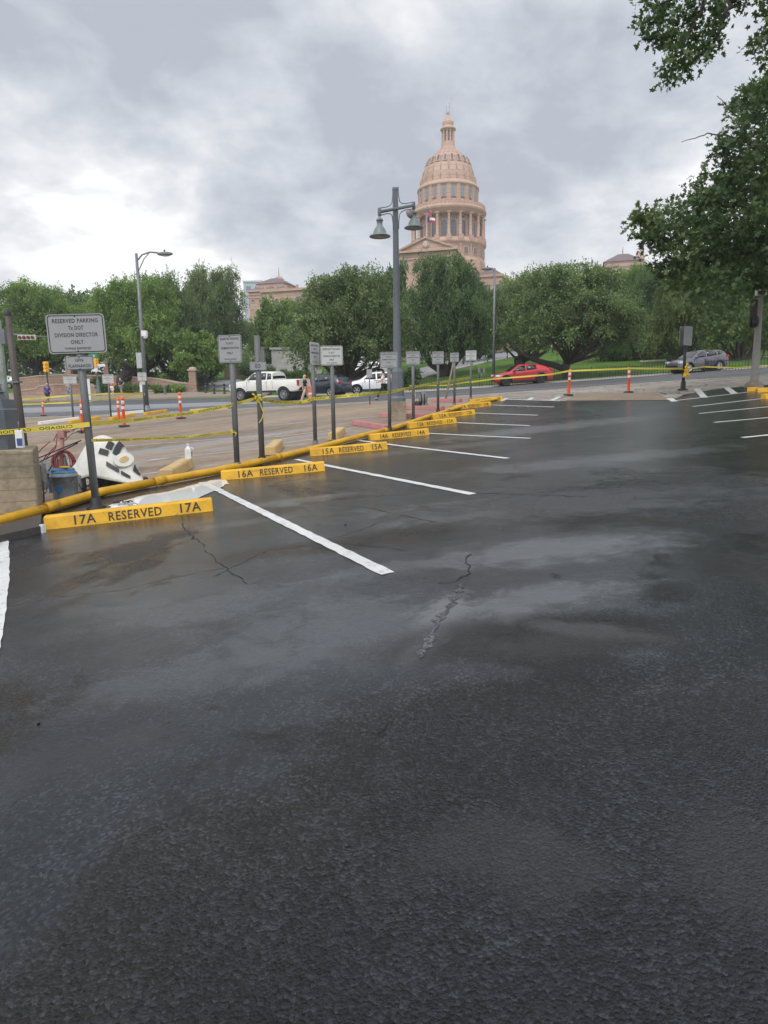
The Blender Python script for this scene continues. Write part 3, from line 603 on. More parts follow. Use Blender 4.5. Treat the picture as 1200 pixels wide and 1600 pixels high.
# long wings
for x0, x1, zw in ((-64, -9, CL(540, 459, 252).z), (16, 60, CL(870, 435, 219).z)):
    blk('wing', x0, x1, -11, 11, 0, zw); blk('wing_cornice', x0, x1, -11.7, 11.7, zw + .002, zw + .8)
    for i in range(14):
        xx = x0 + (i + .5) * (x1 - x0) / 14; blk('parapet_block', xx - .35, xx + .35, -11.6, -10.8, zw + .8, zw + 1.9)
        f = blk('window', xx - .8, xx + .8, -11.15, -10.8, zw - 5, zw - 2); MB().box((xx, -11.2, zw - 3.5), (1.0, .08, 2.4)).build('pane', M_GLASS, f)
def end_block(px0, px1, Y, ytop, yl, yu0, yu1, ycup, yspire, depth, corner, dome=None):
    s = 1 / ppm(px1, yl, Y); c = CL(px1, yl, Y); Wd = (px1 - px0) * s / math.cos(R(16)); x1 = c.x; x0 = x1 - Wd; y0 = c.y; y1 = y0 + depth
    zz = lambda py, dy=0.0: CL(px1, py, Y + dy).z
    blk('end_pavilion', x0, x1, y0, y1, 0, zz(yl)); blk('end_cornice', x0 - .7, x1 + .7, y0 - .7, y1 + .7, zz(yl) + .002, zz(yl) + .6)
    for q in (yl + 5, yl + 10): blk('string_course', x0 - .3, x1 + .3, y0 - .3, y1 + .3, zz(q), zz(q) + .4)
    def frustum(a, za, b, zb, m, nm):
        V = [(x0 + a, y0 + a, za), (x1 - a, y0 + a, za), (x1 - a, y1 - a, za), (x0 + a, y1 - a, za), (x0 + b, y0 + b, zb), (x1 - b, y0 + b, zb), (x1 - b, y1 - b, zb), (x0 + b, y1 - b, zb)]
        MB().add(V, [(0, 1, 5, 4), (1, 2, 6, 5), (2, 3, 7, 6), (3, 0, 4, 7), (4, 5, 6, 7)]).build(nm, m, cap)
    frustum(-.4, zz(yl) + .6, 2.0, zz(yu0, 2), M_ROOF, 'mansard_roof')
    blk('attic', x0 + 2.1, x1 - 2.1, y0 + 2.1, y1 - 2.1, zz(yu0, 2) - .3, zz(yu1, 2))
    frustum(1.7, zz(yu1, 2) + .002, Wd / 2 - 1.4, zz(ytop, depth / 2), M_ROOF, 'upper_roof')
    xm, ym = (x0 + x1) / 2, (y0 + y1) / 2; h = zz(ycup, depth / 2) - zz(ytop, depth / 2)
    MB().lathe([(1.9, 0), (1.9, .3 * h), (1.5, .55 * h), (.7, .85 * h), (.15, h)], 14, (xm, ym, zz(ytop, depth / 2) - .4)).build('cupola', M_GRAN2, cap)
    MB().tube([(xm, ym, zz(ycup, depth / 2) - .6), (xm, ym, zz(yspire, depth / 2))], [.16, .05], 6).build('spire', M_ROOF, cap)
    for i in range(5):
        xx = x0 + (i + .5) * Wd / 5; f = blk('window', xx - .8, xx + .8, y0 - .15, y0 + .3, zz(yl + 17), zz(yl + 11)); MB().box((xx, y0 - .18, (zz(yl + 17) + zz(yl + 11)) / 2), (1.0, .08, zz(yl + 11) - zz(yl + 17) - .6)).build('pane', M_GLASS, f)
    if dome:
        d = CL(*dome[:2], Y); MB().lathe([(1.3, -3), (1.35, 0), (1.3, .8), (.95, 1.7), (.4, 2.2), (.08, 2.4), (.05, 3.6)], 16, (d.x, y0 + 6, d.z)).build('small_dome', M_GRAN2, cap)
end_block(385, 449, 250, 436, 453, 447, 441, 427.5, 416, 20, 1)
end_block(940, 1016, 216, 397, 420, 413, 405, 392, 383, 18, 0, dome=(1003, 397))
for (a, b) in ((483.5, 445), (494, 443)):
    q = CL(a, 458, 262); zt_ = CL(a, b, 262).z; hh = zt_ - q.z
    MB().lathe([(3.2, -4), (3.4, 0), (2.0, hh * .3), (1.0, hh * .55), (.9, hh * .75), (.12, hh * .9), (.06, hh)] if a < 490 else [(.9, -5), (.9, hh * .55), (1.2, hh * .6), (.8, hh * .85), (.1, hh)], 12, (q.x, q.y, q.z)).build('turret', M_ROOF if a < 490 else M_GRAN, cap)
# office block beyond the capitol
ob = at(400, 447, 330); bld = thing('office_building', 'pale flat roofed block seen behind the left end of the capitol', 'building', (ob.x, 330, 10))
zt_ = at(398, 446, 330).z - 10
MB().box((0, 0, zt_ / 2), (8.6, 16, zt_)).build('wall', mat('pale_wall', (.40, .44, .48), .6), bld); MB().box((0, 0, zt_ + .4), (9.0, 16.6, .8)).build('roof', mat('pale_roof', (.42, .46, .50), .6), bld)
for i in range(2): MB().box((-2.1 + i * 4.2, -8.05, zt_ - 2.6), (2.2, .14, 2.0)).build('window', mat('blue_glass', (.14, .20, .28), .2), bld)

# ------------------------------------------------------------ trees
def leaf_mat(name, c1, c2, c3):
    m = bpy.data.materials.new(name); m.use_nodes = True; t = NT(m.node_tree); t.N.remove(t.N['Principled BSDF'])
    g1 = t.n('ShaderNodeNewGeometry'); n = t.noise(t.n('ShaderNodeTexCoord').outputs['Object'], .45, 3, .6)
    f = t.math('ADD', t.math('MULTIPLY', g1.outputs['Random Per Island'], .40), t.math('MULTIPLY', t.step(n, .3, .7), .60))
    oi = t.n('ShaderNodeObjectInfo')
    c = t.ramp(f, [(0.1, c1), (.5, c2), (.95, c3)])
    d = t.n('ShaderNodeBsdfDiffuse'); tr = t.n('ShaderNodeBsdfTranslucent'); gl = t.n('ShaderNodeBsdfGlossy'); gl.inputs['Roughness'].default_value = .45
    t.link(c, d.inputs[0]); t.link(t.mix(1.0, c, (1.1, 1.25, .7), 'MULTIPLY'), tr.inputs[0]); gl.inputs[0].default_value = (.5, .5, .5, 1)
    a = t.n('ShaderNodeMixShader'); a.inputs[0].default_value = .32; t.link(d.outputs[0], a.inputs[1]); t.link(tr.outputs[0], a.inputs[2])
    b = t.n('ShaderNodeMixShader'); b.inputs[0].default_value = .05; t.link(a.outputs[0], b.inputs[1]); t.link(gl.outputs[0], b.inputs[2])
    t.link(b.outputs[0], t.N['Material Output'].inputs[0]); return m
M_LIVE = leaf_mat('live_oak_leaves', (.070, .110, .045), (.14, .20, .08), (.24, .31, .125))
M_LITE = leaf_mat('light_elm_leaves', (.085, .15, .04), (.165, .26, .07), (.28, .39, .11))
M_DARKL = leaf_mat('dark_oak_leaves', (.045, .085, .035), (.09, .155, .055), (.165, .25, .085))
M_NEAR = leaf_mat('near_oak_leaves', (.04, .07, .028), (.08, .13, .05), (.16, .225, .08))
M_YEL = leaf_mat('yellowish_leaves', (.055, .09, .03), (.12, .17, .05), (.24, .27, .08))
M_SHRUB = leaf_mat('shrub_leaves', (.03, .06, .02), (.06, .12, .03), (.12, .2, .05))
M_BROWNL = leaf_mat('dry_leaves', (.12, .07, .04), (.2, .12, .07), (.28, .18, .1))
M_BARK = mat('tree_bark', (.055, .045, .038), .9, .3, 3, bump=.03, bscale=12)
QUAD = np.array([(0, 0), (.32, .45), (0, 1), (-.32, .45)])
LOBE = np.array([(0, 0), (.30, .22), (.18, .40), (.50, .62), (.16, .66), (0, 1.05), (-.16, .66), (-.50, .62), (-.18, .40), (-.30, .22)])
def unit(v): return v / np.maximum(np.linalg.norm(v, axis=1, keepdims=True), 1e-9)
def leaves(name, clumps, rg, size, twigs, per, droop=.3, shape=QUAD, tl=(.5, 1.1), jit=.10):
    """clumps: array of (x,y,z,rx,rz); leafy twigs spring from every clump"""
    cl = np.array(clumps, float); nc = len(cl); T = nc * twigs
    idx = np.repeat(np.arange(nc), twigs); d = unit(rg.normal(size=(T, 3)) + np.array([0, 0, .25])); rad = cl[idx][:, [3, 3, 4]]
    st = cl[idx, :3] + d * rad * rg.uniform(.35, .95, (T, 1)); L = rg.uniform(tl[0], tl[1], (T, 1))
    td = unit(d * [1, 1, .6] + rg.normal(size=(T, 3)) * .35 + [0, 0, -droop])
    k = np.tile(np.arange(per) / max(per - 1, 1), T); ti = np.repeat(np.arange(T), per); N = T * per
    p = st[ti] + td[ti] * L[ti] * k[:, None] + [0, 0, -1] * (k[:, None] ** 2) * L[ti] * droop * .5 + rg.normal(size=(N, 3)) * jit
    ax = unit(td[ti] * .8 + rg.normal(size=(N, 3)) * .8); nr = unit(rg.normal(size=(N, 3)) + [0, 0, .9]); bx = unit(np.cross(ax, nr))
    s = size * rg.uniform(.65, 1.3, (N, 1)); q = len(shape)
    V = np.empty((N, q, 3)); nn = np.cross(bx, ax)
    for i, (a, b) in enumerate(shape): V[:, i] = p + bx * (a * s) + ax * (b * s) + nn * (abs(a) * .35 * s)
    me = bpy.data.meshes.new(name); me.vertices.add(N * q); me.vertices.foreach_set('co', V.reshape(-1).astype(np.float32))
    me.loops.add(N * q); me.loops.foreach_set('vertex_index', np.arange(N * q, dtype=np.int32))
    me.polygons.add(N); me.polygons.foreach_set('loop_start', np.arange(0, N * q, q, dtype=np.int32)); me.polygons.foreach_set('loop_total', np.full(N, q, dtype=np.int32))
    me.update(calc_edges=True); me.validate(); return me
def lumpy(seed, nl, per_l, twigs, per, size, droop, tl=(.35, .9), flat=1.0):
    """a crown of lumps, each lump of smaller leafy tufts; x, y within 7 m, z 0.5 to 8"""
    rg = np.random.default_rng(seed); Ls = []; C = []
    for i in range(nl):
        a = i * 2.39996 + rg.uniform(-.4, .4); el = math.asin(min(1, max(-1, -.32 + 1.30 * (i + .5) / nl + rg.uniform(-.10, .10)))); rr_ = rg.uniform(.66, .98)
        r = rg.uniform(1.15, 2.0); x, y, z = 4.9 * rr_ * math.cos(el) * math.cos(a) * rg.uniform(.85, 1.12), 4.9 * rr_ * math.cos(el) * math.sin(a), 3.2 + 3.9 * rr_ * math.sin(el) * flat
        Ls.append((x, y, z, r))
        for k in range(per_l):
            d = unit(rg.normal(size=(1, 3)) + [[0, 0, .35]])[0]; q = d * r * rg.uniform(.45, 1.0); rs = rg.uniform(.40, .78); C.append((x + q[0], y + q[1], z + q[2] * .75, rs, rs * .7))
    for i in range(nl):
        a = rg.uniform(0, 6.28); rr_ = rg.uniform(0, 3.4); C.append((rr_ * math.cos(a), rr_ * math.sin(a), rg.uniform(1.8, 5.6), 1.2, .9))
    return Ls, leaves('crown', C, rg, size, twigs, per, droop, tl=tl, jit=.08)
PROTO = {'a': lumpy(1, 30, 7, 28, 13, .165, .30), 'b': lumpy(2, 27, 7, 30, 13, .165, .15), 'c': lumpy(3, 36, 7, 26, 13, .155, .40), 'd': lumpy(7, 24, 5, 16, 9, .34, .2)}
_crm = {}
def crown_mesh(key, m):
    k = (key, m.name)
    if k not in _crm:
        me = PROTO[key][1].copy(); me.materials.append(m); _crm[k] = me
    return _crm[k]
def limbs(C, seed, n=14):
    rr = random.Random(seed); mb = MB()
    for c in rr.sample(C, n):
        e = Vector(c[:3]); s0 = Vector((rr.uniform(-.2, .2), rr.uniform(-.2, .2), .3)); mid = s0.lerp(e, .5) + Vector((rr.uniform(-.6, .6), rr.uniform(-.6, .6), -.5)); r = .22 * rr.uniform(.7, 1.2)
        pts = [s0, s0.lerp(mid, .55), mid, mid.lerp(e, .5) + Vector((0, 0, .2)), e]; mb.tube(pts, [r, r * .8, r * .6, r * .35, .05], 6)
    return mb
def tree(base, Y, x0, x1, top, bot, key, m, label, name='oak_tree', group='trees on the capitol grounds', seed=0, tw=.36, fork=0, depth=None):
    bx = at(base, 600, Y).x; z0 = g(bx, Y) - .1; rr = random.Random(seed * 13 + base)
    xc = at((x0 + x1) / 2, (top + bot) / 2, Y).x; s = 1 / ppm((x0 + x1) / 2, (top + bot) / 2, Y); W = (x1 - x0) * s
    zt = at((x0 + x1) / 2, top, Y).z - z0; zb = at((x0 + x1) / 2, bot, Y).z - z0
    t = thing(name, label, 'tree', (bx, Y, z0), 0, group)
    C = [(a, b, c, r, r) for a, b, c, r in PROTO[key][0]]; zb += 12 * s; sxx = W / 12.6; szz = (zt - zb) / 6.5
    cr = bpy.data.objects.new('crown', crown_mesh(key, m)); COL.objects.link(cr); cr.parent = t
    ang = rr.choice([0, 1, 2, 3]) * math.pi / 2 + rr.uniform(-.4, .4); off = Vector((xc - bx, 0, zb - .9 * szz))
    sd_ = depth or sxx
    cr.location = off; cr.scale = (sxx, sxx, szz); cr.rotation_euler = (0, 0, ang)
    lb = limbs(C, seed).build('branches', M_BARK, t); lb.location = off; lb.scale = (sxx, sxx, szz); lb.rotation_euler = (0, 0, ang)
    e = off + Vector((0, 0, .9 * szz)); tr = MB(); mid = Vector((rr.uniform(-.3, .3), rr.uniform(-.2, .2), e.z * .5))
    tr.tube([(0, 0, 0), (0, 0, .25), mid * .6 + Vector((0, 0, 0)), mid, e * .9 + Vector((0, 0, e.z * .1))], [tw * 1.5, tw * 1.15, tw, tw * .9, tw * .7], 10)
    if fork: tr.tube([mid * .8, mid + Vector((fork * .35, 0, .1 * e.z)), Vector((fork, .4, e.z * .85)), Vector((fork * 1.5, .5, e.z * 1.25))], [tw * .75, tw * .62, tw * .5, tw * .3], 8)
    tr.build('trunk', M_BARK, t)
    return t
tree(545, 63, 428, 655, 430, 592, 'a', M_LIVE, 'wide live oak in front of the white crossover, its trunk on the lawn', seed=1, tw=.42)
tree(690, 72, 622, 772, 404, 582, 'c', M_DARKL, 'dark tall oak directly below the dome, trunk beside the park road', seed=2, tw=.5)
tree(888, 58.5, 772, 1012, 418, 566, 'c', M_LIVE, 'broad live oak right of the red coupe with a low side limb', seed=3, tw=.40, fork=-3.0)
tree(812, 77, 752, 884, 436, 566, 'b', M_LIVE, 'oak standing behind the red coupe, left of the broad live oak', seed=4, tw=.5, fork=2)
tree(600, 92, 566, 656, 417, 560, 'd', M_DARKL, 'dark oak filling the gap behind the twin-bell lamppost', seed=5, tw=.4)
tree(188, 80, 122, 300, 436, 584, 'a', M_LITE, 'forked oak behind the stone wall, above the person in orange', seed=6, tw=.6, fork=2.4)
tree(58, 92, -40, 150, 446, 578, 'c', M_LITE, 'pale green oak at the far left behind the brown pole', seed=7, tw=.5)
tree(275, 86, 205, 330, 436, 590, 'b', M_LIVE, 'oak right of the curved arm streetlight, behind the stone wall', seed=8, tw=.45)
tree(330, 94, 268, 398, 421, 580, 'c', M_LIVE, 'tallest grey green oak on the left, left of the pink end pavilion', seed=9, tw=.5)
tree(392, 104, 378, 478, 472, 574, 'd', M_LITE, 'light oak behind the white pickup, in front of the stone steps', seed=10, tw=.35)
tree(450, 125, 395, 505, 473, 560, 'b', M_LITE, 'bright green tree just below the pink end pavilion roof', seed=11, tw=.3)
tree(300, 76, 262, 372, 520, 603, 'd', M_LITE, 'low leafy tree behind the stone gate pillar', seed=12, tw=.25)
tree(738, 98, 700, 800, 440, 560, 'd', M_DARKL, 'dark tree behind the slim streetlight on the lawn', seed=13)
tree(1020, 74, 950, 1080, 425, 574, 'b', M_DARKL, 'dark oak behind the stone wall on the right', seed=14, tw=.45)
tree(985, 90, 935, 1035, 420, 540, 'a', M_LITE, 'greener oak under the right end pavilion of the capitol', seed=15)
tree(1080, 66, 1010, 1130, 400, 574, 'c', M_YEL, 'yellowish leafy oak above the grey hatchback', seed=16, tw=.38, fork=-1.5)
tree(1152, 64, 1085, 1240, 372, 570, 'b', M_DARKL, 'large dark oak behind the leaning concrete pole', seed=17, tw=.55)
tree(1178, 78, 1110, 1280, 400, 572, 'a', M_YEL, 'yellow tinged oak at the right edge behind the dark oak', seed=18, tw=.5)
tree(1062, 86, 1030, 1180, 430, 552, 'd', M_DARKL, 'distant dark oak trunk seen behind the grey hatchback roof', seed=19, tw=.5)
tree(1120, 100, 1060, 1250, 430, 548, 'd', M_LIVE, 'far oak on the right lawn, left of the concrete pole', seed=20, tw=.4)
BACKL = ['far oak behind the left traffic signals', 'far oak behind the curved arm streetlight', 'far oak behind the large reserved sign', 'far oak between the white pickup and the stone steps', 'far oak on the rise above the dark crossover',
    'far oak above the white crossover roof', 'far oak behind the parked white truck on the park road', 'far oak left of the slim streetlight', 'far oak behind the red coupe', 'far oak behind the broad live oak trunk', 'far oak at the right beyond the stone wall', 'far oak beyond the yellowish tree']
for i, (x, w_, tp) in enumerate([(10, 170, 470), (120, 170, 455), (225, 160, 452), (470, 90, 480), (525, 100, 470), (600, 110, 462), (665, 90, 460), (740, 110, 462), (820, 130, 440), (890, 130, 434), (960, 130, 440), (1060, 150, 446)]):
    tree(x, 128 + (i * 7) % 22, x - w_ // 2, x + w_ // 2, tp, 562, 'd', (M_LIVE, M_DARKL, M_LITE)[i % 3], BACKL[i], seed=30 + i, group='far row of trees behind the lawn')

# near oaks on the right: one branch hangs overhead, the other fills the right edge
rg = np.random.default_rng(5)
def px_tree(name, label, trunkx, Y, cl, leaf, twigs, per, m, size, spread, seed, limbpx, tl, droop=.2, jit=.05, bark=.16):
    bx = trunkx; z0 = g(bx, Y); t = thing(name, label, 'tree', (bx, Y, z0)); C = []; rr = random.Random(seed)
    for (px, py, rp, dy) in cl:
        p = at(px, py, Y + dy); s = 1 / ppm(px, py, Y + dy); C.append((p.x - bx, p.y - Y, p.z - z0, rp * s, rp * s * .85))
    me = leaves('crown', C, np.random.default_rng(seed), size, twigs, per, droop, leaf, tl, jit); me.materials.append(m)
    o = bpy.data.objects.new('crown', me); COL.objects.link(o); o.parent = t
    top = Vector((0, 0, 7.5)); tr = MB(); tr.tube([(0, 0, -.1), (0, 0, .4), (.1, 0, 3), (-.1, 0, 5.2), top, (0, 0, 11), (-.4, .3, 14)], [.55, .42, .36, .32, .27, .18, .05], 12).build('trunk', M_BARK, t)
    for path in limbpx:
        pts = [Vector((0, 0, path[0]))] + [Vector((lambda q: (q.x - bx, q.y - Y, q.z - z0))(at(a, b, Y + c))) for a, b, c in path[1:]]
        q = []
        for i in range(len(pts) - 1):
            for k in range(6):
                p = pts[i].lerp(pts[i + 1], k / 6); q.append(p + Vector((rr.uniform(-1, 1), rr.uniform(-1, 1), rr.uniform(-1, 1))) * .035)
        q.append(pts[-1]); n = len(q); MB().tube(q, [(bark if path[0] < 6.6 or bark < .1 else .035) * (1 - i / n) ** .8 + .006 for i in range(n)], 7).build('branch', M_BARK, t)
    return t, C
NR = []
for y in range(140, 470, 30):
    edge = np.interp(y, [140, 170, 200, 240, 270, 300, 330, 350, 375, 400, 430, 460], [1192, 1175, 1160, 1150, 1130, 1090, 1052, 1030, 1040, 1040, 1050, 1070])
    x = edge + 8
    while x < 1290:
        NR.append((x + rg.uniform(-8, 8), y + rg.uniform(-8, 8), rg.uniform(14, 24), rg.uniform(-2.5, 2.5))); x += rg.uniform(20, 30)
for y in range(395, 545, 26):
    x = float(np.interp(y, [395, 440, 480, 545], [1080, 1075, 1110, 1150]))
    while x < 1290: NR.append((x + rg.uniform(-8, 8), y + rg.uniform(-6, 6), rg.uniform(16, 24), rg.uniform(9, 14))); x += rg.uniform(24, 34)
NR += [(1003, 347, 7, 0), (1012, 362, 8, .5), (1010, 340, 10, 0), (1135, 232, 9, 0), (1148, 262, 12, 0), (1160, 165, 10, .5), (1185, 140, 12, 0), (1020, 375, 12, 0), (1128, 305, 14, 0)]
for y in range(-60, 420, 48):
    for x in range(1290, 1500, 44): NR.append((x + rg.uniform(-12, 12), y + rg.uniform(-12, 12), rg.uniform(26, 38), rg.uniform(-4, 4)))
px_tree('oak_tree', 'near lobed-leaf oak reaching in along the right edge, bare twigs on its left', 16.5, 24, NR, LOBE, 26, 9, M_NEAR, .165, 0, 9,
    [(5.2, (1230, 420, 0), (1130, 380, 0), (1050, 355, .3), (1008, 348, 0)), (6.5, (1230, 330, 0), (1190, 250, 0), (1150, 190, 0)), (6, (1235, 360, 0), (1160, 320, .5), (1080, 330, 0)),
     (7, (1240, 260, 0), (1150, 215, 0), (1105, 208, 0), (1065, 222, 0)), (7, (1240, 250, 0), (1160, 190, 0), (1120, 150, .3)), (7, (1200, 270, 0), (1120, 240, 0), (1095, 258, 0))], (.25, .6), .12)
OV = [(1012, 4, 9, 0), (1030, 14, 12, .3), (1050, 22, 13, 0), (1068, 38, 14, .2), (1058, 58, 12, 0), (1052, 82, 13, -.3), (1050, 104, 11, 0), (1044, 120, 7, 0), (1078, 62, 13, .3), (1084, 88, 11, 0), (1072, 100, 9, 0), (1098, 46, 14, 0), (1104, 74, 10, 0), (1118, 34, 13, .3), (1092, 14, 14, 0), (1060, 4, 10, 0), (1128, 10, 12, 0), (1150, 2, 10, .2),
    (1118, 58, 8, 0), (1020, 34, 7, 0), (1010, 52, 7, 0), (1028, 52, 8, 0), (1040, 66, 8, 0), (1195, 52, 11, 0), (1185, 74, 8, 0), (1200, 28, 12, 0), (1192, 4, 12, 0), (1205, 88, 10, 0), (1140, -20, 20, 0), (1080, -18, 20, 0), (1180, -25, 22, 0)]
for y in range(-420, -40, 62):
    for x in range(1240, 1620, 62): OV.append((x + rg.uniform(-16, 16), y + rg.uniform(-16, 16), rg.uniform(34, 48), rg.uniform(-1.5, 1.5)))
px_tree('oak_tree', 'overhanging oak whose leafy branch hangs in from the top right corner', 10.2, 11, OV, LOBE, 12, 6, M_NEAR, .085, 0, 12,
    [(6.8, (1230, -60, 0), (1150, -10, 0), (1135, 20, 0), (1120, 60, 0), (1108, 78, 0)), (6.9, (1200, -70, 0), (1110, -10, 0), (1075, 50, 0), (1050, 105, 0)), (6.8, (1190, -60, 0), (1080, -10, 0), (1020, 8, 0)), (6.7, (1260, -10, 0), (1210, 40, 0), (1195, 70, 0))], (.10, .24), .25, .02, .05)
# shrubs and hedges
def shrub(px, Y, w_, h_, m, label, name='shrub', cat='shrub', seed=1, d=None, n=None, dz=0.0, group='shrubs on the capitol grounds'):
    x = at(px, 600, Y).x; t = thing(name, label, cat, (x, Y, g(x, Y) + dz), 0, group); r_ = np.random.default_rng(seed); C = []; d = d or w_ * .6
    for i in range(n or 14):
        C.append((r_.uniform(-.42, .42) * w_, r_.uniform(-.4, .4) * d, r_.uniform(.25, .75) * h_, min(w_, h_ * 1.4) * .24, h_ * .3))
    me = leaves('foliage', C, r_, .17, 46, 6, .1, tl=(.15, .4), jit=.06); me.materials.append(m); o = bpy.data.objects.new('foliage', me); COL.objects.link(o); o.parent = t
    mb = MB()
    for c in C[:6]: mb.tube([(c[0] * .4, c[1] * .4, -.05), (c[0], c[1], c[2])], [.05, .02], 5)
    mb.build('stems', M_BARK, t); return t
for i, (px, Y, w_, h_, m, lb) in enumerate([(243, 84, 9, 2.6, M_DARKL, 'dark bushes behind the sloping stone wall beside the streetlight'), (290, 80, 6, 2.4, M_SHRUB, 'green bush directly left of the stone gate pillar'), (268, 69, 3.5, .7, M_LITE, 'low pale bush in the bed at the foot of the stone wall'),
    (445, 84, 7, 1.3, M_SHRUB, 'clipped hedge in front of the stone steps'), (400, 92, 5, 1.6, M_DARKL, 'dark bush on the lawn behind the white pickup cab'), (150, 84, 5, 1.5, M_SHRUB, 'bush behind the plaza at the left, under the green street sign'),
    (638, 60.5, 1.6, 1.9, M_DARKL, 'dark upright bush right of the twin-bell lamppost'), (605, 63, 2.5, 1.3, M_DARKL, 'dark low bush behind the roof of the white crossover'), (1090, 74, 6, 1.6, M_LITE, 'pale green bush behind the bonnet of the grey hatchback'), (940, 76, 3.4, 2.8, M_LITE, 'spiky pale bush left of the stone wall on the right'), (965, 75, 4, 1.5, M_DARKL, 'dark bush in front of the stone wall on the right'),
    (1045, 78, 5, 1.8, M_SHRUB, 'green bush at the right end of the stone wall'), (200, 73, 7, 1.1, M_DARKL, 'dark planting bed bush under the forked oak'), (455, 78, 2.6, 3.6, M_BROWNL, 'small brown-leaved tree top left of the wide live oak')]):
    shrub(px, Y, w_, h_, m, lb, seed=40 + i, n=16, dz=(4.2 if 'brown-leaved' in lb else 0)) if 'brown-leaved' not in lb else None
# ------------------------------------------------------------ lot furniture
M_GALV = mat('galvanised_steel', (.17, .18, .19), .5, .18, 5, metal=.35)
M_POLE = mat('dull_sign_post', (.125, .13, .13), .55, .15, 5, metal=.2)
M_SIGN = mat('sign_face_silver', (.29, .295, .30), .45, .05, 3)
M_SIGNW = mat('sign_face_white', (.46, .46, .45), .5, .05, 3)
M_INK = mat('black_lettering', (.012, .012, .014), .55)
def scuffed(name, col):
    m = bpy.data.materials.new(name); m.use_nodes = True; t = NT(m.node_tree); b = t.N['Principled BSDF']; P = t.n('ShaderNodeTexCoord').outputs['Object']; oi = t.n('ShaderNodeObjectInfo')
    sh = t.n('ShaderNodeVectorMath', operation='ADD'); t.link(P, sh.inputs[0]); t.link(oi.outputs['Location'], sh.inputs[1]); P = sh.outputs[0]
    c = t.mix(t.step(t.noise(P, 3, 5, .65), .32, .68), tuple(x * .74 for x in col), col)
    k = t.math('MULTIPLY', t.step(t.noise(P, 11, 6, .75, .6), .60, .70), .75); c = t.mix(k, c, (.20, .16, .10))
    mp = t.n('ShaderNodeMapping'); mp.inputs['Scale'].default_value = (3, 14, 26); t.link(P, mp.inputs['Vector']); k = t.math('MULTIPLY', t.step(t.noise(mp.outputs[0], 1.0, 5, .6), .62, .72), .6); c = t.mix(k, c, (.10, .075, .04))
    t.link(c, b.inputs['Base Color']); b.inputs['Roughness'].default_value = .5
    bn = t.n('ShaderNodeBump'); bn.inputs['Distance'].default_value = .004; t.link(t.noise(P, 35, 4, .6), bn.inputs['Height']); t.link(bn.outputs[0], b.inputs['Normal']); return m
M_YEL2 = scuffed('yellow_kerb_paint', (.74, .40, .010))
M_YELT = mat('yellow_tape', (.58, .49, .06), .35, .08, 4)
M_TANC = mat('tan_bare_concrete', (.52, .37, .17), .8, .15, 5, bump=.004, bscale=40)
M_PEDC = mat('stained_pedestal_concrete', (.26, .215, .15), .85, .35, 2.2, bump=.006, bscale=30)
M_RED = mat('faded_red_paint', (.42, .17, .17), .7, .15, 4, bump=.003)
M_ORG = mat('orange_plastic', (.80, .10, .022), .45, .08, 4)
M_WHT = mat('white_plastic', (.70, .70, .68), .4, .06, 4)
M_REFL = mat('reflective_white', (.66, .60, .58), .3, .06, 4)
M_BLK = mat('black_rubber', (.015, .015, .016), .6, .2, 8)
M_LAMPG = mat('grey_lamp_paint', (.105, .12, .135), .45, .12, 4)
M_BELL = mat('bell_shade_paint', (.16, .195, .20), .4, .1, 4)
M_IRON = mat('black_iron', (.02, .02, .022), .5)

# the long yellow pipe along the edge of the lot
pr = .068
yp = thing('yellow_pipe', 'long yellow painted pipe lying along the edge of the wet lot', 'pipe', (PG[6].x, PG[6].y, g(PG[6].x, PG[6].y)))
def rel(o, p): return Vector(p) - o.location
pp = [Vector((p0.x, p0.y, 0))] + [Vector((p.x, p.y, 0)) for p in PG[1:]]
for k, (a, b) in enumerate(zip(range(0, len(pp) - 1, 2), range(2, len(pp) + 1, 2))):
    seg = pp[a:b + 1]; q = resample(seg, .5); rr = random.Random(k)
    pts = [Vector((x.x + .02 * math.sin(i * .9 + k), x.y, g(x.x, x.y) + pr + .012 + .012 * (1 + math.sin(i * .7 + k)))) - yp.location for i, x in enumerate(q)]
    MB().tube(pts, pr, 12).build('pipe_section', M_YEL2, yp)
    if k: MB().tube([pts[0], pts[0].lerp(pts[1], .35)], pr + .009, 12).build('coupling', M_YEL2, yp)
# low dark block under the pipe beside the pedestal
bb = G((-40, 866), (0, 850), (64, 835), (66, 815), (0, 832), (-40, 846))
zb = [g(p.x, p.y) for p in bb]; cb_ = thing('concrete_block', 'low dark concrete kerb block with a white painted end, below the yellow pipe', 'kerb block', (bb[2].x, bb[2].y, zb[2]))
mb = MB(); n = len(bb); vs = [(p.x - bb[2].x, p.y - bb[2].y, z - zb[2]) for p, z in zip(bb, zb)]
mb.add([(x, y, z - .05) for x, y, z in vs] + [(x, y, z + .10) for x, y, z in vs], [tuple(range(n))[::-1], tuple(range(n, 2 * n))] + [(i, (i + 1) % n, (i + 1) % n + n, i + n) for i in range(n)])
mb.build('block', mat('dark_concrete', (.05, .045, .042), .5, .3, 3, bump=.004), cb_, fixn=True)
MB().box((.012, .03, .045), (.045, .05, .14), rz=-.4).build('painted_end', M_WHT, cb_)

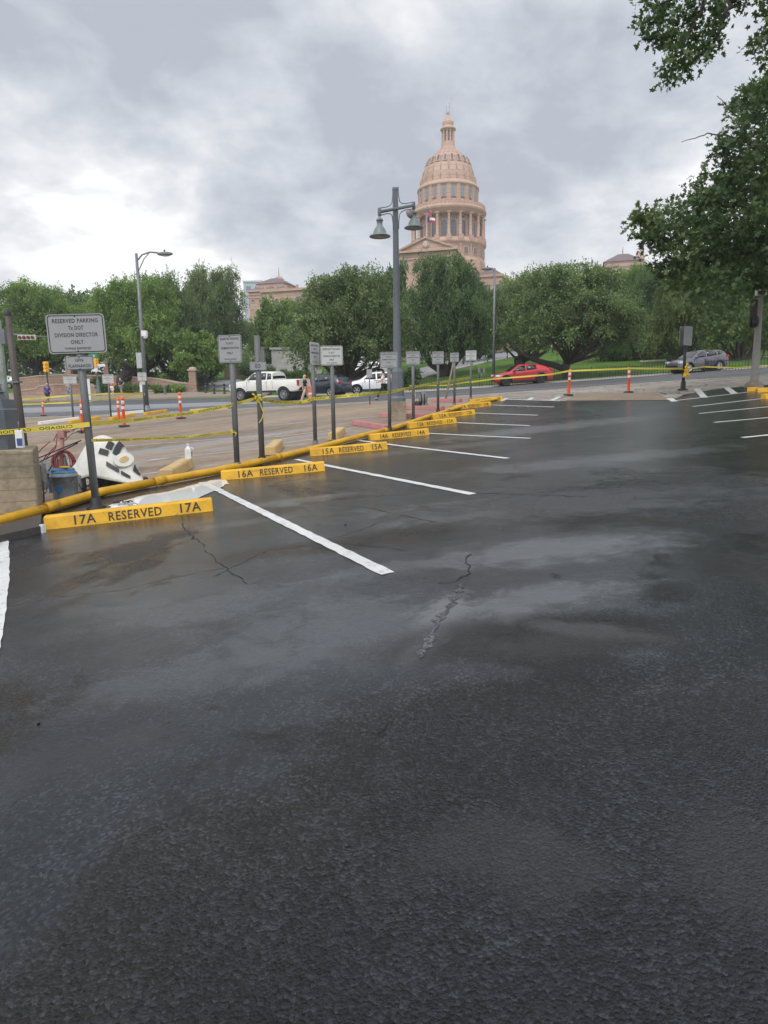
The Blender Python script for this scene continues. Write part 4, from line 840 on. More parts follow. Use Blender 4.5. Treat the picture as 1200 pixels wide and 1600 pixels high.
# wheel stops with stencilled numbers
STOPS = [('17A', (70, 830), (333, 800)), ('16A', (346, 752), (508, 737)), ('15A', (485, 714), (606, 703)), ('14A', (579, 689.5), (671, 680)), ('13A', (640, 670), (714, 661.5)), ('12A', (677, 655.5), (743, 648)), ('11A', (710, 641), (768, 634.5)), ('10A', (736, 630.5), (786, 625.5))]
def wheel_stop(name, a, b, m, label, group, num=None, H=.165, D=.20, cat='wheel stop'):
    A, B = gp(*a), gp(*b); L = (Vector((B.x, B.y)) - Vector((A.x, A.y))).length; ang = math.atan2(B.y - A.y, B.x - A.x); sl = math.atan2(g(B.x, B.y) - g(A.x, A.y), L)
    L /= math.cos(sl)
    t = thing(name, label, cat, (A.x, A.y, g(A.x, A.y) + .013), ang, group, ry=-sl)
    pf = [(0, 0), (.03, H * .86), (.055, H), (D - .055, H), (D - .03, H * .86), (D, 0)]
    mb = MB(); n = len(pf); xs = [0, .012, L - .012, L]; vs = []
    for i, x in enumerate(xs):
        for (y, z) in pf:
            k = .94 if i in (0, 3) else 1.0; vs.append((x, D / 2 + (y - D / 2) * k, z * k))
    fs = [tuple(range(n)), tuple(range(3 * n, 4 * n))[::-1]]
    for i in range(3):
        for j in range(n): fs.append((i * n + j, (i + 1) * n + j, (i + 1) * n + (j + 1) % n, i * n + (j + 1) % n))
    mb.add(vs, fs); mb.build('block', m, t, fixn=True)
    if num:
        mb = MB(); fn = lambda cx: (lambda x, z: (cx * L + x, .03 * ((.022 + z) / (H * .86)) - .004, .022 + z))
        h = H * .70
        text_into(mb, num, .25 if L > 1.6 else .2 * L / 1.6, h, fn(.235)); text_into(mb, 'RESERVED', .62 * L / 1.96, h * .95, fn(.53)); text_into(mb, num, .25 * L / 1.96, h, fn(.865))
        mb.build('stencilled_number', M_INK, t)
    return t
for num, a, b in STOPS:
    wheel_stop('wheel_stop', a, b, M_YEL2, 'yellow concrete wheel stop stencilled %s RESERVED' % num, 'yellow reserved wheel stops', num)
for a, b, lb in [((272, 751), (304, 730), 'bare tan wheel stop with the milk jug on it'), ((432, 712), (444, 699), 'short tan stop end behind the EO sign post'), ((529, 688), (541, 678), 'tan stop end behind the 15A wheel stop')]:
    wheel_stop('wheel_stop', a, b, M_TANC, lb, 'bare tan stops', H=.19, D=.30)
for a, b, lb in [((549, 664), (599, 673), 'faded red wheel stop left of the concrete pedestal'), ((591, 652), (666, 654), 'faded red wheel stop running behind the pedestal'), ((634, 640), (688, 641.5), 'faded red wheel stop right of the pedestal beside the backpack'), ((673, 628.5), (716, 629), 'farthest faded red wheel stop, at the foot of the leaning rod')]:
    wheel_stop('wheel_stop', a, b, M_RED, lb, 'faded red wheel stops', H=.15, D=.25)
for a, b, m, lb in [((64, 664), (125, 656), M_WHT, 'white wheel stop at the left end of the far row'), ((112, 662), (158, 655), M_YEL2, 'yellow wheel stop behind the orange posts at far left'), ((176, 657), (212, 650), M_YEL2, 'yellow wheel stop between the paired orange posts and the streetlight'), ((229, 649), (263, 644), M_YEL2, 'yellow wheel stop right of the streetlight base'), ((175, 650), (226, 645), M_WHT, 'white kerb stop behind the streetlight'), ((297, 644), (356, 640), M_TANC, 'cream wheel stop right of the single orange post'),
                    ((1167, 612.5), (1183, 612), M_YEL2, 'left yellow stop beside the concrete pole'), ((1184, 614), (1215, 612), M_YEL2, 'yellow stop at the right edge next to the concrete pole'), ((1197, 624), (1225, 621), M_YEL2, 'nearest yellow stop cut by the right edge')]:
    wheel_stop('wheel_stop', a, b, m, lb, 'far wheel stops', H=.15, D=.22)

# posts with signs
def rrect(w, h, r, n=4):
    o = []
    for cx, cy, a0 in ((w / 2 - r, h / 2 - r, 0), (-w / 2 + r, h / 2 - r, 90), (-w / 2 + r, -h / 2 + r, 180), (w / 2 - r, -h / 2 + r, 270)):
        for i in range(n + 1): a = R(a0 + 90 * i / n); o.append((cx + r * math.cos(a), cy + r * math.sin(a)))
    return o
def plate(parent, name, z, w, h, lines, y=-.045, face=M_SIGN, border=True, lab=None):
    """lines: (text, rel centre height, rel width, letter height)"""
    o = MB().extr(rrect(w, h, min(w, h) * .09), -.0025, .0025).build(name, face, parent, lab); o.location = (0, y, z)
    if border:
        mb = MB(); a = rrect(w * .955, h * .95, min(w, h) * .075); b = rrect(w * .955 - .022 * w / .75, h * .95 - .022 * w / .75, min(w, h) * .06); n = len(a)
        mb.add([(x, -.0045, q) for x, q in a] + [(x, -.0045, q) for x, q in b], [(i, (i + 1) % n, (i + 1) % n + n, i + n) for i in range(n)]); mb.build('border', M_INK, o)
    mb = MB()
    for s, cz_, rw, lh in lines:
        text_into(mb, s, rw * w, lh * h, lambda x, q, cz_=cz_, lh=lh: (x, -.0048, cz_ * h - lh * h / 2 + q))
    if lines: mb.build('lettering', M_INK, o)
    for q in (.44, -.44): MB().lathe([(.009, 0), (.009, .006), (.004, .008)], 8, M=Matrix.Translation((0, -.002, q * h)) @ Matrix.Rotation(R(90), 4, 'X')).build('bolt', M_IRON, o)
    return o
def sign_post(base, top_py, plates, yaw, label, r=.038, group='reserved parking sign posts', lean=(0, 0), name='parking_sign', round_base=True, Y=None, m=M_POLE):
    B = gp(*base) if Y is None else None
    if Y is not None: x = at(base[0], base[1], Y).x; B = Vector((x, Y, g(x, Y)))
    t = thing(name, label, 'sign', (B.x, B.y, g(B.x, B.y)), yaw, group, rx=lean[0], ry=lean[1])
    hz = lambda py: at(base[0], py, B.y).z - t.location.z
    H = hz(top_py); MB().tube([(0, 0, -.02), (0, 0, H)], r, 12).build('post', m, t)
    if round_base: MB().lathe([(r * 2.6, 0), (r * 2.6, .03), (r * 1.5, .05), (r * 1.35, .16), (r * 1.05, .165)], 14).build('base_collar', M_BLK if round_base == 2 else m, t)
    for (y0, y1, wm, lines, kw) in plates:
        z0, z1 = hz(y1), hz(y0); plate(t, kw.pop('nm', 'sign_plate'), (z0 + z1) / 2, wm, z1 - z0, lines, y=-r - .008, **kw)
    return t, B
DIR = [('RESERVED PARKING', .33, .78, .105), ('Tx DOT', .15, .26, .105), ('DIVISION DIRECTOR', -.03, .74, .105), ('ONLY', -.21, .22, .105), ('TOWING ENFORCED', -.375, .46, .06)]
ADM = [('RESERVED PARKING', .36, .80, .085), ('Tx DOT', .20, .32, .085), ('ADMINISTRATION', .03, .76, .085), ('ONLY', -.15, .26, .085), ('TOWING ENFORCED', -.37, .52, .05)]
def wpx(base, px, Y=None):
    B = gp(*base); return px / ppm(base[0], 560, B.y)
sign_post((151, 795), 492, [(491, 552, wpx((151, 795), 86.5), DIR, {}), (556.5, 577.5, wpx((151, 795), 43), [('GFN', .2, .28, .22), ('PLANNAHOD', -.22, .78, .26)], dict(nm='rider_plate'))], R(6), 'nearest sign post with the big DIVISION DIRECTOR plate and a small rider below', r=.052, round_base=2, lean=(0, R(-1.3)))
sign_post((371, 735), 524, [(523.5, 567, wpx((371, 735), 35) / math.cos(R(28)), ADM, {})], R(-22 + 8), 'ADMINISTRATION reserved sign on the post at the left end of the 16A stop', r=.055)
sign_post((410, 726), 524, [(565, 579, wpx((410, 726), 26), [('EO', 0, .3, .45)], {})], R(8), 'post tied with yellow tape carrying only a small EO plate', r=.058, round_base=2)
sign_post((493, 699), 536, [(535, 570, wpx((493, 699), 30), ADM, dict(face=M_SIGNW, border=False))], R(66), 'narrow looking sign turned almost edge on, left of the 15A sign', r=.05)
sign_post((522, 697), 541, [(540.5, 571, wpx((522, 697), 35), DIR, dict(face=M_SIGNW))], R(2), 'DIVISION DIRECTOR sign on a post behind the 15A stop', r=.05)
sign_post((609, 676), 550, [(550, 575.5, wpx((609, 676), 27.5), ADM, {})], R(0), 'grey reserved sign beside the twin-bell lamppost, behind the 14A stop', r=.05, round_base=2)
sign_post((646, 661), 549, [(549, 570, wpx((646, 661), 22), ADM, {})], R(-2), 'grey reserved sign behind the 13A stop', r=.05, round_base=2)
sign_post((684.5, 646), 549, [(549, 569, wpx((684.5, 646), 18.5), ADM, {})], R(-4), 'grey reserved sign behind the 12A stop', r=.048, round_base=2)
sign_post((710, 636), 551, [(551, 566, wpx((710, 636), 14), DIR, {})], R(-8), 'small grey reserved sign behind the 11A stop', r=.048)
sign_post((735.5, 626), 548, [(547.5, 563.5, wpx((735.5, 626), 17), DIR, dict(face=M_SIGNW))], R(-4), 'reserved sign at the far end of the pipe, behind the 10A stop', r=.048)
sign_post((115, 656), 588, [(587, 600, wpx((115, 656), 20), ADM, dict(face=M_SIGNW))], R(10), 'white reserved sign seen left of the nearest sign post', r=.05, group='far reserved signs', round_base=False)
sign_post((173.5, 651), 586, [(585, 599.5, wpx((173.5, 651), 17), ADM, dict(face=M_SIGNW))], R(14), 'white reserved sign above the paired orange posts', r=.05, group='far reserved signs', round_base=False)
sign_post((226, 645), 582, [(582, 595, wpx((226, 645), 13), ADM, dict(face=M_SIGNW, border=False)), (596, 601, wpx((226, 645), 8), [], dict(face=M_SIGNW, border=False, nm='rider_plate'))], R(14), 'white sign with a small rider standing against the curved arm streetlight', r=.04, group='far reserved signs', round_base=False)
sign_post((578, 632), 577, [(577, 590, wpx((578, 632), 8.5), [], dict(face=mat('sign_back', (.30, .31, .31), .5), border=False))], R(0), 'small blank grey sign in front of the white crossover', r=.03, group='far reserved signs', round_base=False)
# two sided sign on the right
B = gp(1067, 610); t = thing('double_sided_sign', 'grey two-sided sign on a dark post with a yellow tape bundle', 'sign', (B.x, B.y, g(B.x, B.y)), R(38))
hz = lambda py: at(1069, py, B.y).z - t.location.z
MB().tube([(0, 0, 0), (0, 0, hz(512))], .055, 10).build('post', M_IRON, t); MB().lathe([(.2, 0), (.2, .05), (.1, .08), (.09, .35), (.06, .36)], 12).build('base_collar', M_IRON, t)
for s_ in (-1, 1):
    MB().extr(rrect(.62, hz(510) - hz(540), .05), -.004, .004, M=Matrix.Translation((0, s_ * .09, (hz(510) + hz(540)) / 2))).build('sign_plate', mat('sign_back', (.30, .31, .31), .5), t)
mb = MB(); rr = random.Random(3); c = Vector((0, -.06, hz(577)))
for i in range(15):
    d = Vector((rr.gauss(0, .10), rr.gauss(-.04, .04), rr.gauss(-.04, .13))); mb.tube([c, c + d, c + d * .8 + Vector((rr.gauss(0, .05), rr.gauss(0, .03), -.10)), c], [.02, .045, .04, .02], 4, smooth=False)
tb = mb.build('tape_bundle', mat('orange_yellow_tape', (.80, .48, .03), .4), None); tb.location = t.location; tb.rotation_euler = t.rotation_euler; tag(tb, 'bundle of yellow tape knotted round the two-sided sign post', 'tape bundle')
# leaning rod
a_, b_ = gp(696, 626), None; b_ = at(708, 568, a_.y + .6)
tag(MB().tube([a_, a_.lerp(b_, .5), b_], .045, 8).build('leaning_rod', mat('weathered_wood', (.20, .16, .12), .8)), 'thin weathered rod leaning towards the 11A sign', 'rod')

# orange channelizer posts
def channel(px, py, top, lab):
    B = gp(px, py); H = at(px, top, B.y).z - g(B.x, B.y); t = thing('delineator_post', lab, 'traffic post', (B.x, B.y, g(B.x, B.y) + .018), 0, 'orange traffic posts'); s = H
    MB().lathe([(.20 * s, 0), (.20 * s, .035 * s), (.15 * s, .05 * s), (.07 * s, .055 * s)], 8).build('rubber_base', M_BLK, t)
    MB().lathe([(.055 * s, .05 * s), (.05 * s, .70 * s), (.062 * s, .71 * s), (.062 * s, .75 * s), (.048 * s, .76 * s), (.048 * s, .88 * s), (.062 * s, .89 * s), (.066 * s, .95 * s), (.03 * s, .99 * s), (.025 * s, 1.0 * s)], 14).build('tube', M_ORG, t)
    for z in (.58, .77): MB().lathe([(.0555 * s, z * s), (.0545 * s, (z + .1) * s)], 14, cap=False).build('reflective_band', M_REFL, t)
    t.rotation_euler = (R((px % 5 - 2) * .8), R((px % 7 - 3) * .8), 0); return t
for a in [(68, 650, 625, 'orange traffic post below the person in blue at far left'), (130, 676, 625, 'orange traffic post just left of the nearest sign post'), (186, 658, 622, 'left one of the two orange posts standing together'), (194, 667, 620, 'right one of the two orange posts standing together'), (283, 654.5, 613, 'lone orange traffic post left of the ADMINISTRATION sign'), (888, 618.5, 577, 'orange traffic post just right of the red coupe'), (982, 614, 574, 'orange traffic post furthest right, at the tan apron')]: channel(*a)

# caution tape
def tape(name, pts, label, wd=.075, text=None, group='yellow caution tapes', sag=0, tw=0.0, n=14, flip=False, sub=None):
    wd *= .66; P = [Vector(p) for p in pts]; q = []
    for a, b in zip(P[:-1], P[1:]):
        L = (b - a).length; m = max(3, int(L / .35))
        for i in range(m): q.append(a.lerp(b, i / m) - Vector((0, 0, 4 * sag * L * (i / m) * (1 - i / m))))
    q.append(P[-1]); o = P[0].copy(); mb = MB(); vs = []; th = .0012; fr = []
    for i, p in enumerate(q):
        d = (q[min(i + 1, len(q) - 1)] - q[max(i - 1, 0)]).normalized(); up = Vector((0, 0, 1)) - d * d.z; up.normalize(); nn = d.cross(up).normalized()
        a = tw * math.sin(i * .8) * .6; up2 = up * math.cos(a) + nn * math.sin(a); n2 = up.cross(d).normalized() if False else up2.cross(d).normalized(); fr.append((p - o, up2, n2, d))
    for p, u, nn, d in fr:
        for s1, s2 in ((-1, -1), (1, -1), (1, 1), (-1, 1)): vs.append(p + u * (s1 * wd / 2) + nn * (s2 * th))
    fs = [(0, 1, 2, 3), tuple(len(vs) - 4 + k for k in (3, 2, 1, 0))]
    for i in range(len(q) - 1):
        for k in range(4): fs.append((i * 4 + k, i * 4 + (k + 1) % 4, i * 4 + 4 + (k + 1) % 4, i * 4 + 4 + k))
    mb.add(vs, fs, False); t = thing(name, label, 'caution tape', o, 0, group); mb.build('ribbon', M_YELT, t, fixn=True)
    if text:
        cum = [0.0]
        for i in range(len(q) - 1): cum.append(cum[-1] + (q[i + 1] - q[i]).length)
        words = text; s = .12; k = 0; tb_ = MB()
        while s < cum[-1] - .6:
            wd_ = words[k % len(words)]; wl = .062 * len(wd_) * 1.0
            tv, tf = text_geo(wd_)
            def mp(x, z, s=s, wl=wl):
                ss = s + (x + .5) * wl if not flip else s + (.5 - x) * wl
                j = min(max(int(np.searchsorted(cum, ss)) - 1, 0), len(q) - 2); f = (ss - cum[j]) / max(cum[j + 1] - cum[j], 1e-6)
                p = fr[j][0].lerp(fr[j + 1][0], f); side = -1 if fr[j][2].y > 0 else 1
                return p + fr[j][1] * ((z - .5) * wd * .62) + fr[j][2] * (side * (th + .0012))
            tb_.add([mp(a, b) for a, b in tv], tf); s += wl + .10; k += 1
        tb_.build('lettering', M_INK, t)
    return t
def A3(px, py, Y): return at(px, py, Y)
Y1, Y3, Y2, YE = gp(151, 795).y, gp(410, 726).y, gp(371, 735).y, gp(735, 626).y
W2 = ('CAUTION', 'CUIDADO')
tape('caution_tape', [A3(-20, 677, Y1 - .35), A3(60, 670, Y1 - .2), A3(140, 663, Y1 - .062)], 'nearest piece of caution tape, from the left pedestal to the nearest sign post', .10, W2, sag=.01, flip=True, tw=.15)
tape('caution_tape', [A3(143, 662, Y1 - .062), A3(205, 657, Y1 + 1.6), A3(300, 645, Y1 + 3), A3(362, 633, Y2 - .1), A3(401, 622, Y3 - .07)], 'caution tape running from the nearest sign post to the EO post', .09, W2, flip=True, tw=.25)
tape('caution_tape', [A3(143, 688, Y1 - .05), A3(200, 687, Y1 + 1.0), A3(290, 683, Y2 - 1.0), A3(366, 674.5, Y2 - .065)], 'lower caution tape tied to the ADMINISTRATION post', .065, W2, flip=True, tw=.3)
tape('caution_tape', [A3(403, 623, Y3 - .07), A3(440, 629, Y3 + 1.5), A3(470, 629, Y3 + 3), A3(491, 623, gp(493, 699).y - .06), A3(560, 617, 17), A3(607, 613, gp(609, 676).y - .06), A3(645, 605, gp(646, 661).y - .06), A3(684, 598, gp(684.5, 646).y - .06), A3(710, 594, gp(710, 636).y - .06), A3(734, 590, YE - .06)], 'long caution tape from the EO post past the lamppost to the far reserved sign', .12, W2, flip=True, tw=.35)
tape('caution_tape', [A3(736, 597, YE - .06), A3(772, 592, 30), A3(860, 585, 29), A3(889, 579.5, 28), A3(983, 575.5, 26), A3(1067, 576, gp(1067, 610).y - .07)], 'caution tape across the street exit, over the orange posts on the right', .10, sag=.002, tw=.3)
tape('caution_tape', [A3(1070, 576, gp(1067, 610).y - .07), A3(1100, 573, 31), A3(1150, 574.5, 30), A3(1210, 571, 30)], 'caution tape right of the two-sided sign, before the grey hatchback', .08, sag=.004, tw=.3)
tape('caution_tape', [A3(34, 624.5, 40), A3(110, 618, 40), A3(175, 615, 41), A3(226, 615, 43)], 'upper caution tape in the far left corner of the street', .13, tw=.3)
tape('caution_tape', [A3(34, 632, 38), A3(110, 629, 38), A3(160, 624, 41), A3(226, 617, 43)], 'lower caution tape in the far left corner of the street', .12, tw=.3)
tape('caution_tape', [A3(640, 603, 33), A3(700, 602, 34), A3(737, 596, YE - .1)], 'thin second caution tape behind the far reserved signs', .07, tw=.3)
# tape knots and tails on the posts
for (px, py, Y, tail, lb, sc) in [(401, 622, Y3, [(406, 630), (412, 645), (409, 655), (405, 661)], 'bow of caution tape tied on the EO post with a hanging tail', 1), (366, 676, Y2, [(369, 678), (367, 682)], 'small tape knot on the ADMINISTRATION post', .6)]:
    mb = MB(); rr = random.Random(px); o = at(px, py, Y - .07)
    for i in range(9):
        d = Vector((rr.uniform(-1, 1), -.4, rr.uniform(-.6, .8))).normalized() * .12 * sc; mb.tube([Vector((0, 0, 0)), d * .6 + Vector((0, -.03, .02)), d, d * .3], [.006, .024 * sc, .02 * sc, .006], 4, smooth=False)
    mb.tube([Vector((0, 0, 0))] + [at(a, b, Y - .1) - o for a, b in tail], .013 * sc, 4, smooth=False)
    k = mb.build('tape_knot', M_YELT); k.location = o; tag(k, lb, 'tape knot')

# concrete pedestals and lampposts
def pedestal(c, w, h, label, rz=0.0):
    t = thing('concrete_pedestal', label, 'pedestal', (c[0], c[1], g(c[0], c[1])), rz, 'concrete lamppost pedestals')
    MB().box((0, 0, h / 2 - .05), (w, w, h + .1)).build('block', M_PEDC, t, bevel=.025)
    mb = MB(); 
    for k in range(int(h / .16)): mb.box((0, 0, .12 + k * .16), (w + .006, w + .006, .006))
    mb.build('board_marks', mat('board_mark', (.22, .175, .115), .85), t); return t
# left: half of it is outside the photograph
br = gp(62, 808); lw = 1.30; lc = Vector((br.x, br.y)) + Matrix.Rotation(R(24), 2) @ Vector((-lw / 2, lw / 2)); lh = at(62, 698, br.y).z - g(br.x, br.y)
pedestal((lc.x, lc.y), lw, lh, 'near concrete pedestal at the left edge, carrying the grey lamppost base', R(24))
bt = thing('lamppost', 'big grey octagonal lamppost with a stepped base on the near left pedestal', 'lamppost', (lc.x, lc.y, g(lc.x, lc.y) + lh), R(22.5), 'grey painted lampposts')
hz = lambda py: at(20, py, lc.y).z - bt.location.z
w0 = .40; cs = lambda a: a / math.cos(R(22.5))
MB().lathe([(cs(.44), 0), (cs(.44), hz(640)), (cs(.42), hz(638)), (cs(.40), hz(624))], 8, smooth=False).build('base', M_LAMPG, bt)
MB().lathe([(cs(.34), hz(626)), (cs(.28), hz(610)), (cs(.26), hz(600)), (cs(.20), hz(596)), (cs(.185), hz(560)), (cs(.12), hz(500)), (cs(.10), hz(440)), (cs(.085), hz(300)), (cs(.075), hz(-420)), (cs(.075), hz(-500))], 8, smooth=False).build('shaft', M_LAMPG, bt)
for z in (600, 612): MB().lathe([(cs(.27 + (z - 600) * .003), hz(z) - .01), (cs(.285 + (z - 600) * .003), hz(z)), (cs(.27 + (z - 600) * .003), hz(z) + .01)], 8, smooth=False).build('moulding', M_LAMPG, bt)
MB().box((0, -.443, .30), (.26, .012, .34), M=Matrix.Rotation(R(-22.5), 4, 'Z')).build('access_door', M_LAMPG, bt)
# small label box stuck to the base
qb = at(31, 686, br.y + .1); bx = thing('meter_box', 'small blue and white gadget hung on the grey lamppost base', 'box', (qb.x, qb.y, qb.z - .12))
MB().box((0, 0, .12), (.10, .06, .24)).build('case', M_WHT, bx, bevel=.008); MB().box((.01, -.034, .08), (.07, .012, .10)).build('blue_label', mat('blue_plastic', (.03, .08, .25), .4), bx); MB().tube([(0, 0, .24), (0, .0, .36)], .008, 6).build('hook', M_GALV, bx)
# brown pole behind it
bp = Vector((at(38, 690, 12.2).x, 12.2)); t = thing('utility_pole', 'dark brown round pole rising behind the grey lamppost base', 'pole', (bp.x, bp.y, g(bp.x, bp.y)))
hp = at(14, 487, 12.2).z - t.location.z; MB().tube([(0, 0, -.05), (0, 0, hp * .5), (0, 0, hp)], [.085, .065, .048], 12).build('shaft', mat('brown_pole_paint', (.075, .06, .05), .6, .2), t)
MB().lathe([(.055, hp - .06), (.058, hp), (.03, hp + .03)], 12).build('cap', M_IRON, t); MB().box((0, 0, hp * .62), (.16, .16, .03)).build('clamp', M_GALV, t)
t.rotation_euler = (0, R(-1.3), 0)
gq = at(6, 600, 14.5); t = thing('green_cabinet_pole', 'pale green weathered pole with a bracket beside the brown pole', 'pole', (gq.x, 14.5, g(gq.x, 14.5)))
hp = at(6, 500, 14.5).z - t.location.z; MB().tube([(0, 0, 0), (0, 0, hp)], .07, 10).build('shaft', mat('pale_green_paint', (.16, .19, .16), .6, .25), t); MB().box((.05, 0, hp * .9), (.18, .1, .3)).build('bracket', M_GALV, t)

# central twin-bell lamppost
cb2 = gp(622, 657); hh = at(622, 628, cb2.y).z - g(cb2.x, cb2.y)
pedestal((cb2.x, cb2.y + .27), .56, hh, 'small concrete pedestal under the twin-bell lamppost')
t = thing('lamppost', 'tall grey twin-bell lamppost on the small central pedestal', 'lamppost', (cb2.x, cb2.y + .27, g(cb2.x, cb2.y) + hh), 0, 'grey painted lampposts')
YL = cb2.y + .27; hz = lambda py: at(620, py, YL).z - t.location.z; H = hz(296)
MB().lathe([(.27, 0), (.27, .12), (.22, .2), (.20, 1.0), (.14, 1.15)], 8, smooth=False).build('base', M_LAMPG, t)
MB().lathe([(.145, 1.1), (.125, 2.5), (.105, H * .6), (.085, H)], 12).lathe([(.10, H - .02), (.10, H + .05), (.04, H + .07)], 12).build('shaft', M_LAMPG, t)
za = at(619, 326, YL).z - t.location.z
def lx(px, py): q = at(px, py, YL); return q.x - t.location.x, q.z - t.location.z
xl, zl = lx(593, 331); xr, zr = lx(646.5, 322)
# the cross arm is level; it is turned towards the viewer on the left
YAW = R(0); ya = 0.0; L_ = (abs(xl) + abs(xr)) / 2
arm_l = Vector((xl, -1.15, za - .02)); arm_r = Vector((xr, 1.15, za - .02))
Yl, Yr = YL - 1.15, YL + 1.15
arm_l = at(593, 331, Yl) - t.location; arm_r = at(646.5, 321, Yr) - t.location
MB().tube([arm_l, arm_r], .052, 8).build('cross_arm', M_LAMPG, t)
for e, sgn in ((arm_l, -1), (arm_r, 1)):
    mb = MB(); ctr = Vector((0, 0, (arm_l.z + arm_r.z) / 2)); d = (e - ctr)
    for up in (1, -1):
        mb.tube([ctr + d * .93 + Vector((0, 0, .11 * up)), ctr + d * .55 + Vector((0, 0, .10 * up)), ctr + d * .33 + Vector((0, 0, .13 * up)), ctr + d * .22 + Vector((0, 0, .20 * up)), ctr + d * .17 + Vector((0, 0, .42 * up)), ctr + d * .16 + Vector((0, 0, .66 * up))], .014, 6)
    mb.build('scroll_bracket', M_LAMPG, t)
    MB().lathe([(.04, -.13), (.055, -.1), (.055, .1), (.04, .12)], 10, e).build('arm_end', M_LAMPG, t)
    K = .66; bl = MB().lathe([(a * K, b * K) for a, b in [(.05, 0), (.06, -.1), (.11, -.14), (.165, -.2), (.165, -.25), (.135, -.26), (.135, -.46), (.16, -.50), (.25, -.62), (.31, -.78), (.33, -.86), (.50, -.93), (.50, -.97), (.46, -.965), (.30, -.88), (.12, -.85)]], 24, (e.x, e.y, e.z - .1)).build('bell_shade', M_BELL, t)
    MB().lathe([(a * K, b * K) for a, b in [(.30, -.885), (.29, -.935), (.2, -.97), (.05, -.985)]], 20, (e.x, e.y, e.z - .1)).build('lens', mat('lamp_lens', (.22, .22, .21), .3), bl)
    if sgn > 0: MB().lathe([(.07, -.07), (.14, -.04), (.14, .09), (.07, .12)], 12, M=Matrix.Translation((e.x - .17, e.y, e.z - .28)) @ Matrix.Rotation(R(60), 4, 'Y')).build('camera_dome', mat('pinkish_grey', (.30, .24, .23), .5), t)
# streetlights
def streetlight(base, top, armpts, label, r=.11, Y=None, m=M_GALV, head=1, fork=True):
    B = gp(*base) if Y is None else onG(at(base[0], base[1], Y).x, Y); t = thing('streetlight', label, 'streetlight', (B.x, B.y, g(B.x, B.y)), 0, 'galvanised streetlights')
    W = lambda px, py: Vector((0, at(px, py, B.y).y, 0)) * 0 + (at(px, py, B.y) - t.location)
    tp = W(*top); H = tp.z; MB().tube([(0, 0, -.02), (0, 0, H * .5), (tp.x * 0, 0, H)], [r, r * .8, r * .58], 12).build('pole', m, t); MB().lathe([(r * 1.9, 0), (r * 1.9, .05), (r * 1.4, .1), (r * 1.2, .3), (r, .31)], 12).build('base_flange', m, t)
    ap = [Vector((W(*p).x - tp.x * (1 - k / max(1, len(armpts) - 1)) * 0, 0, W(*p).z)) for k, p in enumerate(armpts)]
    ap[0] = Vector((0, 0, ap[0].z)); MB().tube(ap, .045, 8).build('arm', m, t)
    if fork: MB().tube([Vector((0, 0, ap[0].z - .7)), ap[1] + Vector((.1, 0, -.25)), ap[2]], .03, 6).build('brace', m, t)
    e = ap[-1]; d = 1 if e.x > 0 else -1
    hd = MB(); hd.ell((e.x + d * .42, 0, e.z - .07), (.50, .18, .13), 14, 8).build('lamp_head', mat('lamp_head_grey', (.15, .16, .17), .4), t)
    MB().ell((e.x + d * .45, 0, e.z - .13), (.30, .13, .10), 12, 6).build('lens', mat('lamp_glass', (.40, .42, .42), .2), t); MB().lathe([(.05, 0), (.05, .12), (.02, .14)], 8, (e.x + d * .4, 0, e.z + .05)).build('photocell', M_IRON, t)
    return t
t = streetlight((230, 641), (214, 396), [(214, 408), (222, 398), (234, 394), (247, 395)], 'curved arm streetlight on the left, in front of the stone wall', .14)
def attach(name, label, cat, px, py, Y, dims, m): 
    q = at(px, py, Y); o = MB().box((0, 0, 0), dims).build(name, m, bevel=.02); o.location = q; return tag(o, label, cat)
YS = gp(230, 641).y
e = bpy.data.objects.new('camera_box', MB().box((.22, -.05, .05), (.32, .3, .34)).ell((.25, -.05, -.16), (.14, .14, .12)).mesh('camera_box')); COL.objects.link(e); e.data.materials.append(M_WHT); e.location = (t.location.x + .02, YS - .15, at(226, 523, YS).z); tag(e, 'white camera housing fixed to the curved arm streetlight', 'camera')
e = MB().box((0, 0, 0), (.35, .05, .95)).build('side_board', mat('pale_board', (.42, .43, .43), .5)); e.location = (t.location.x - .28, YS, at(222, 563, YS).z); tag(e, 'narrow pale board on the left side of the curved arm streetlight', 'sign')
e = MB().box((0, 0, 0), (.26, .10, .55)).build('control_box', M_WHT); e.location = (t.location.x - .22, YS - .02, at(222, 606, YS).z); tag(e, 'white control box low on the curved arm streetlight', 'box')
streetlight((771, 598), (771, 419), [(771, 424), (770.5, 421), (770, 419.5), (769, 418.5)], 'slim dark headed streetlight standing left of the red coupe', .13, fork=False)
# leaning concrete pole on the right
B = gp(1178, 606); t = thing('concrete_pole', 'pale concrete pole with a dark banner and a small camera on top, right edge', 'pole', (B.x, B.y, g(B.x, B.y)))
hz = lambda py: at(1180, py, B.y).z - t.location.z; H = hz(462)
MB().lathe([(.15, 0), (.14, .3), (.12, H * .5), (.09, H)], 12).build('shaft', mat('pale_pole', (.30, .285, .26), .7), t); MB().lathe([(.34, 0), (.34, .12), (.24, .22), (.2, .24)], 8).build('footing', M_PEDC, t)
MB().box((-.20, 0, (hz(468) + hz(512)) / 2), (.26, .05, hz(468) - hz(512))).build('banner', mat('dark_brown_banner', (.05, .032, .028), .6), t)
MB().box((0, -.02, H + .1), (.34, .24, .2)).lathe([(.06, -.04), (.06, .0)], 8, (0, 0, H)).build('camera_box', M_WHT, t, bevel=.02)
MB().ell((-.2, -.18, hz(503)), (.13, .1, .2), 8, 6).build('horn', M_IRON, t)
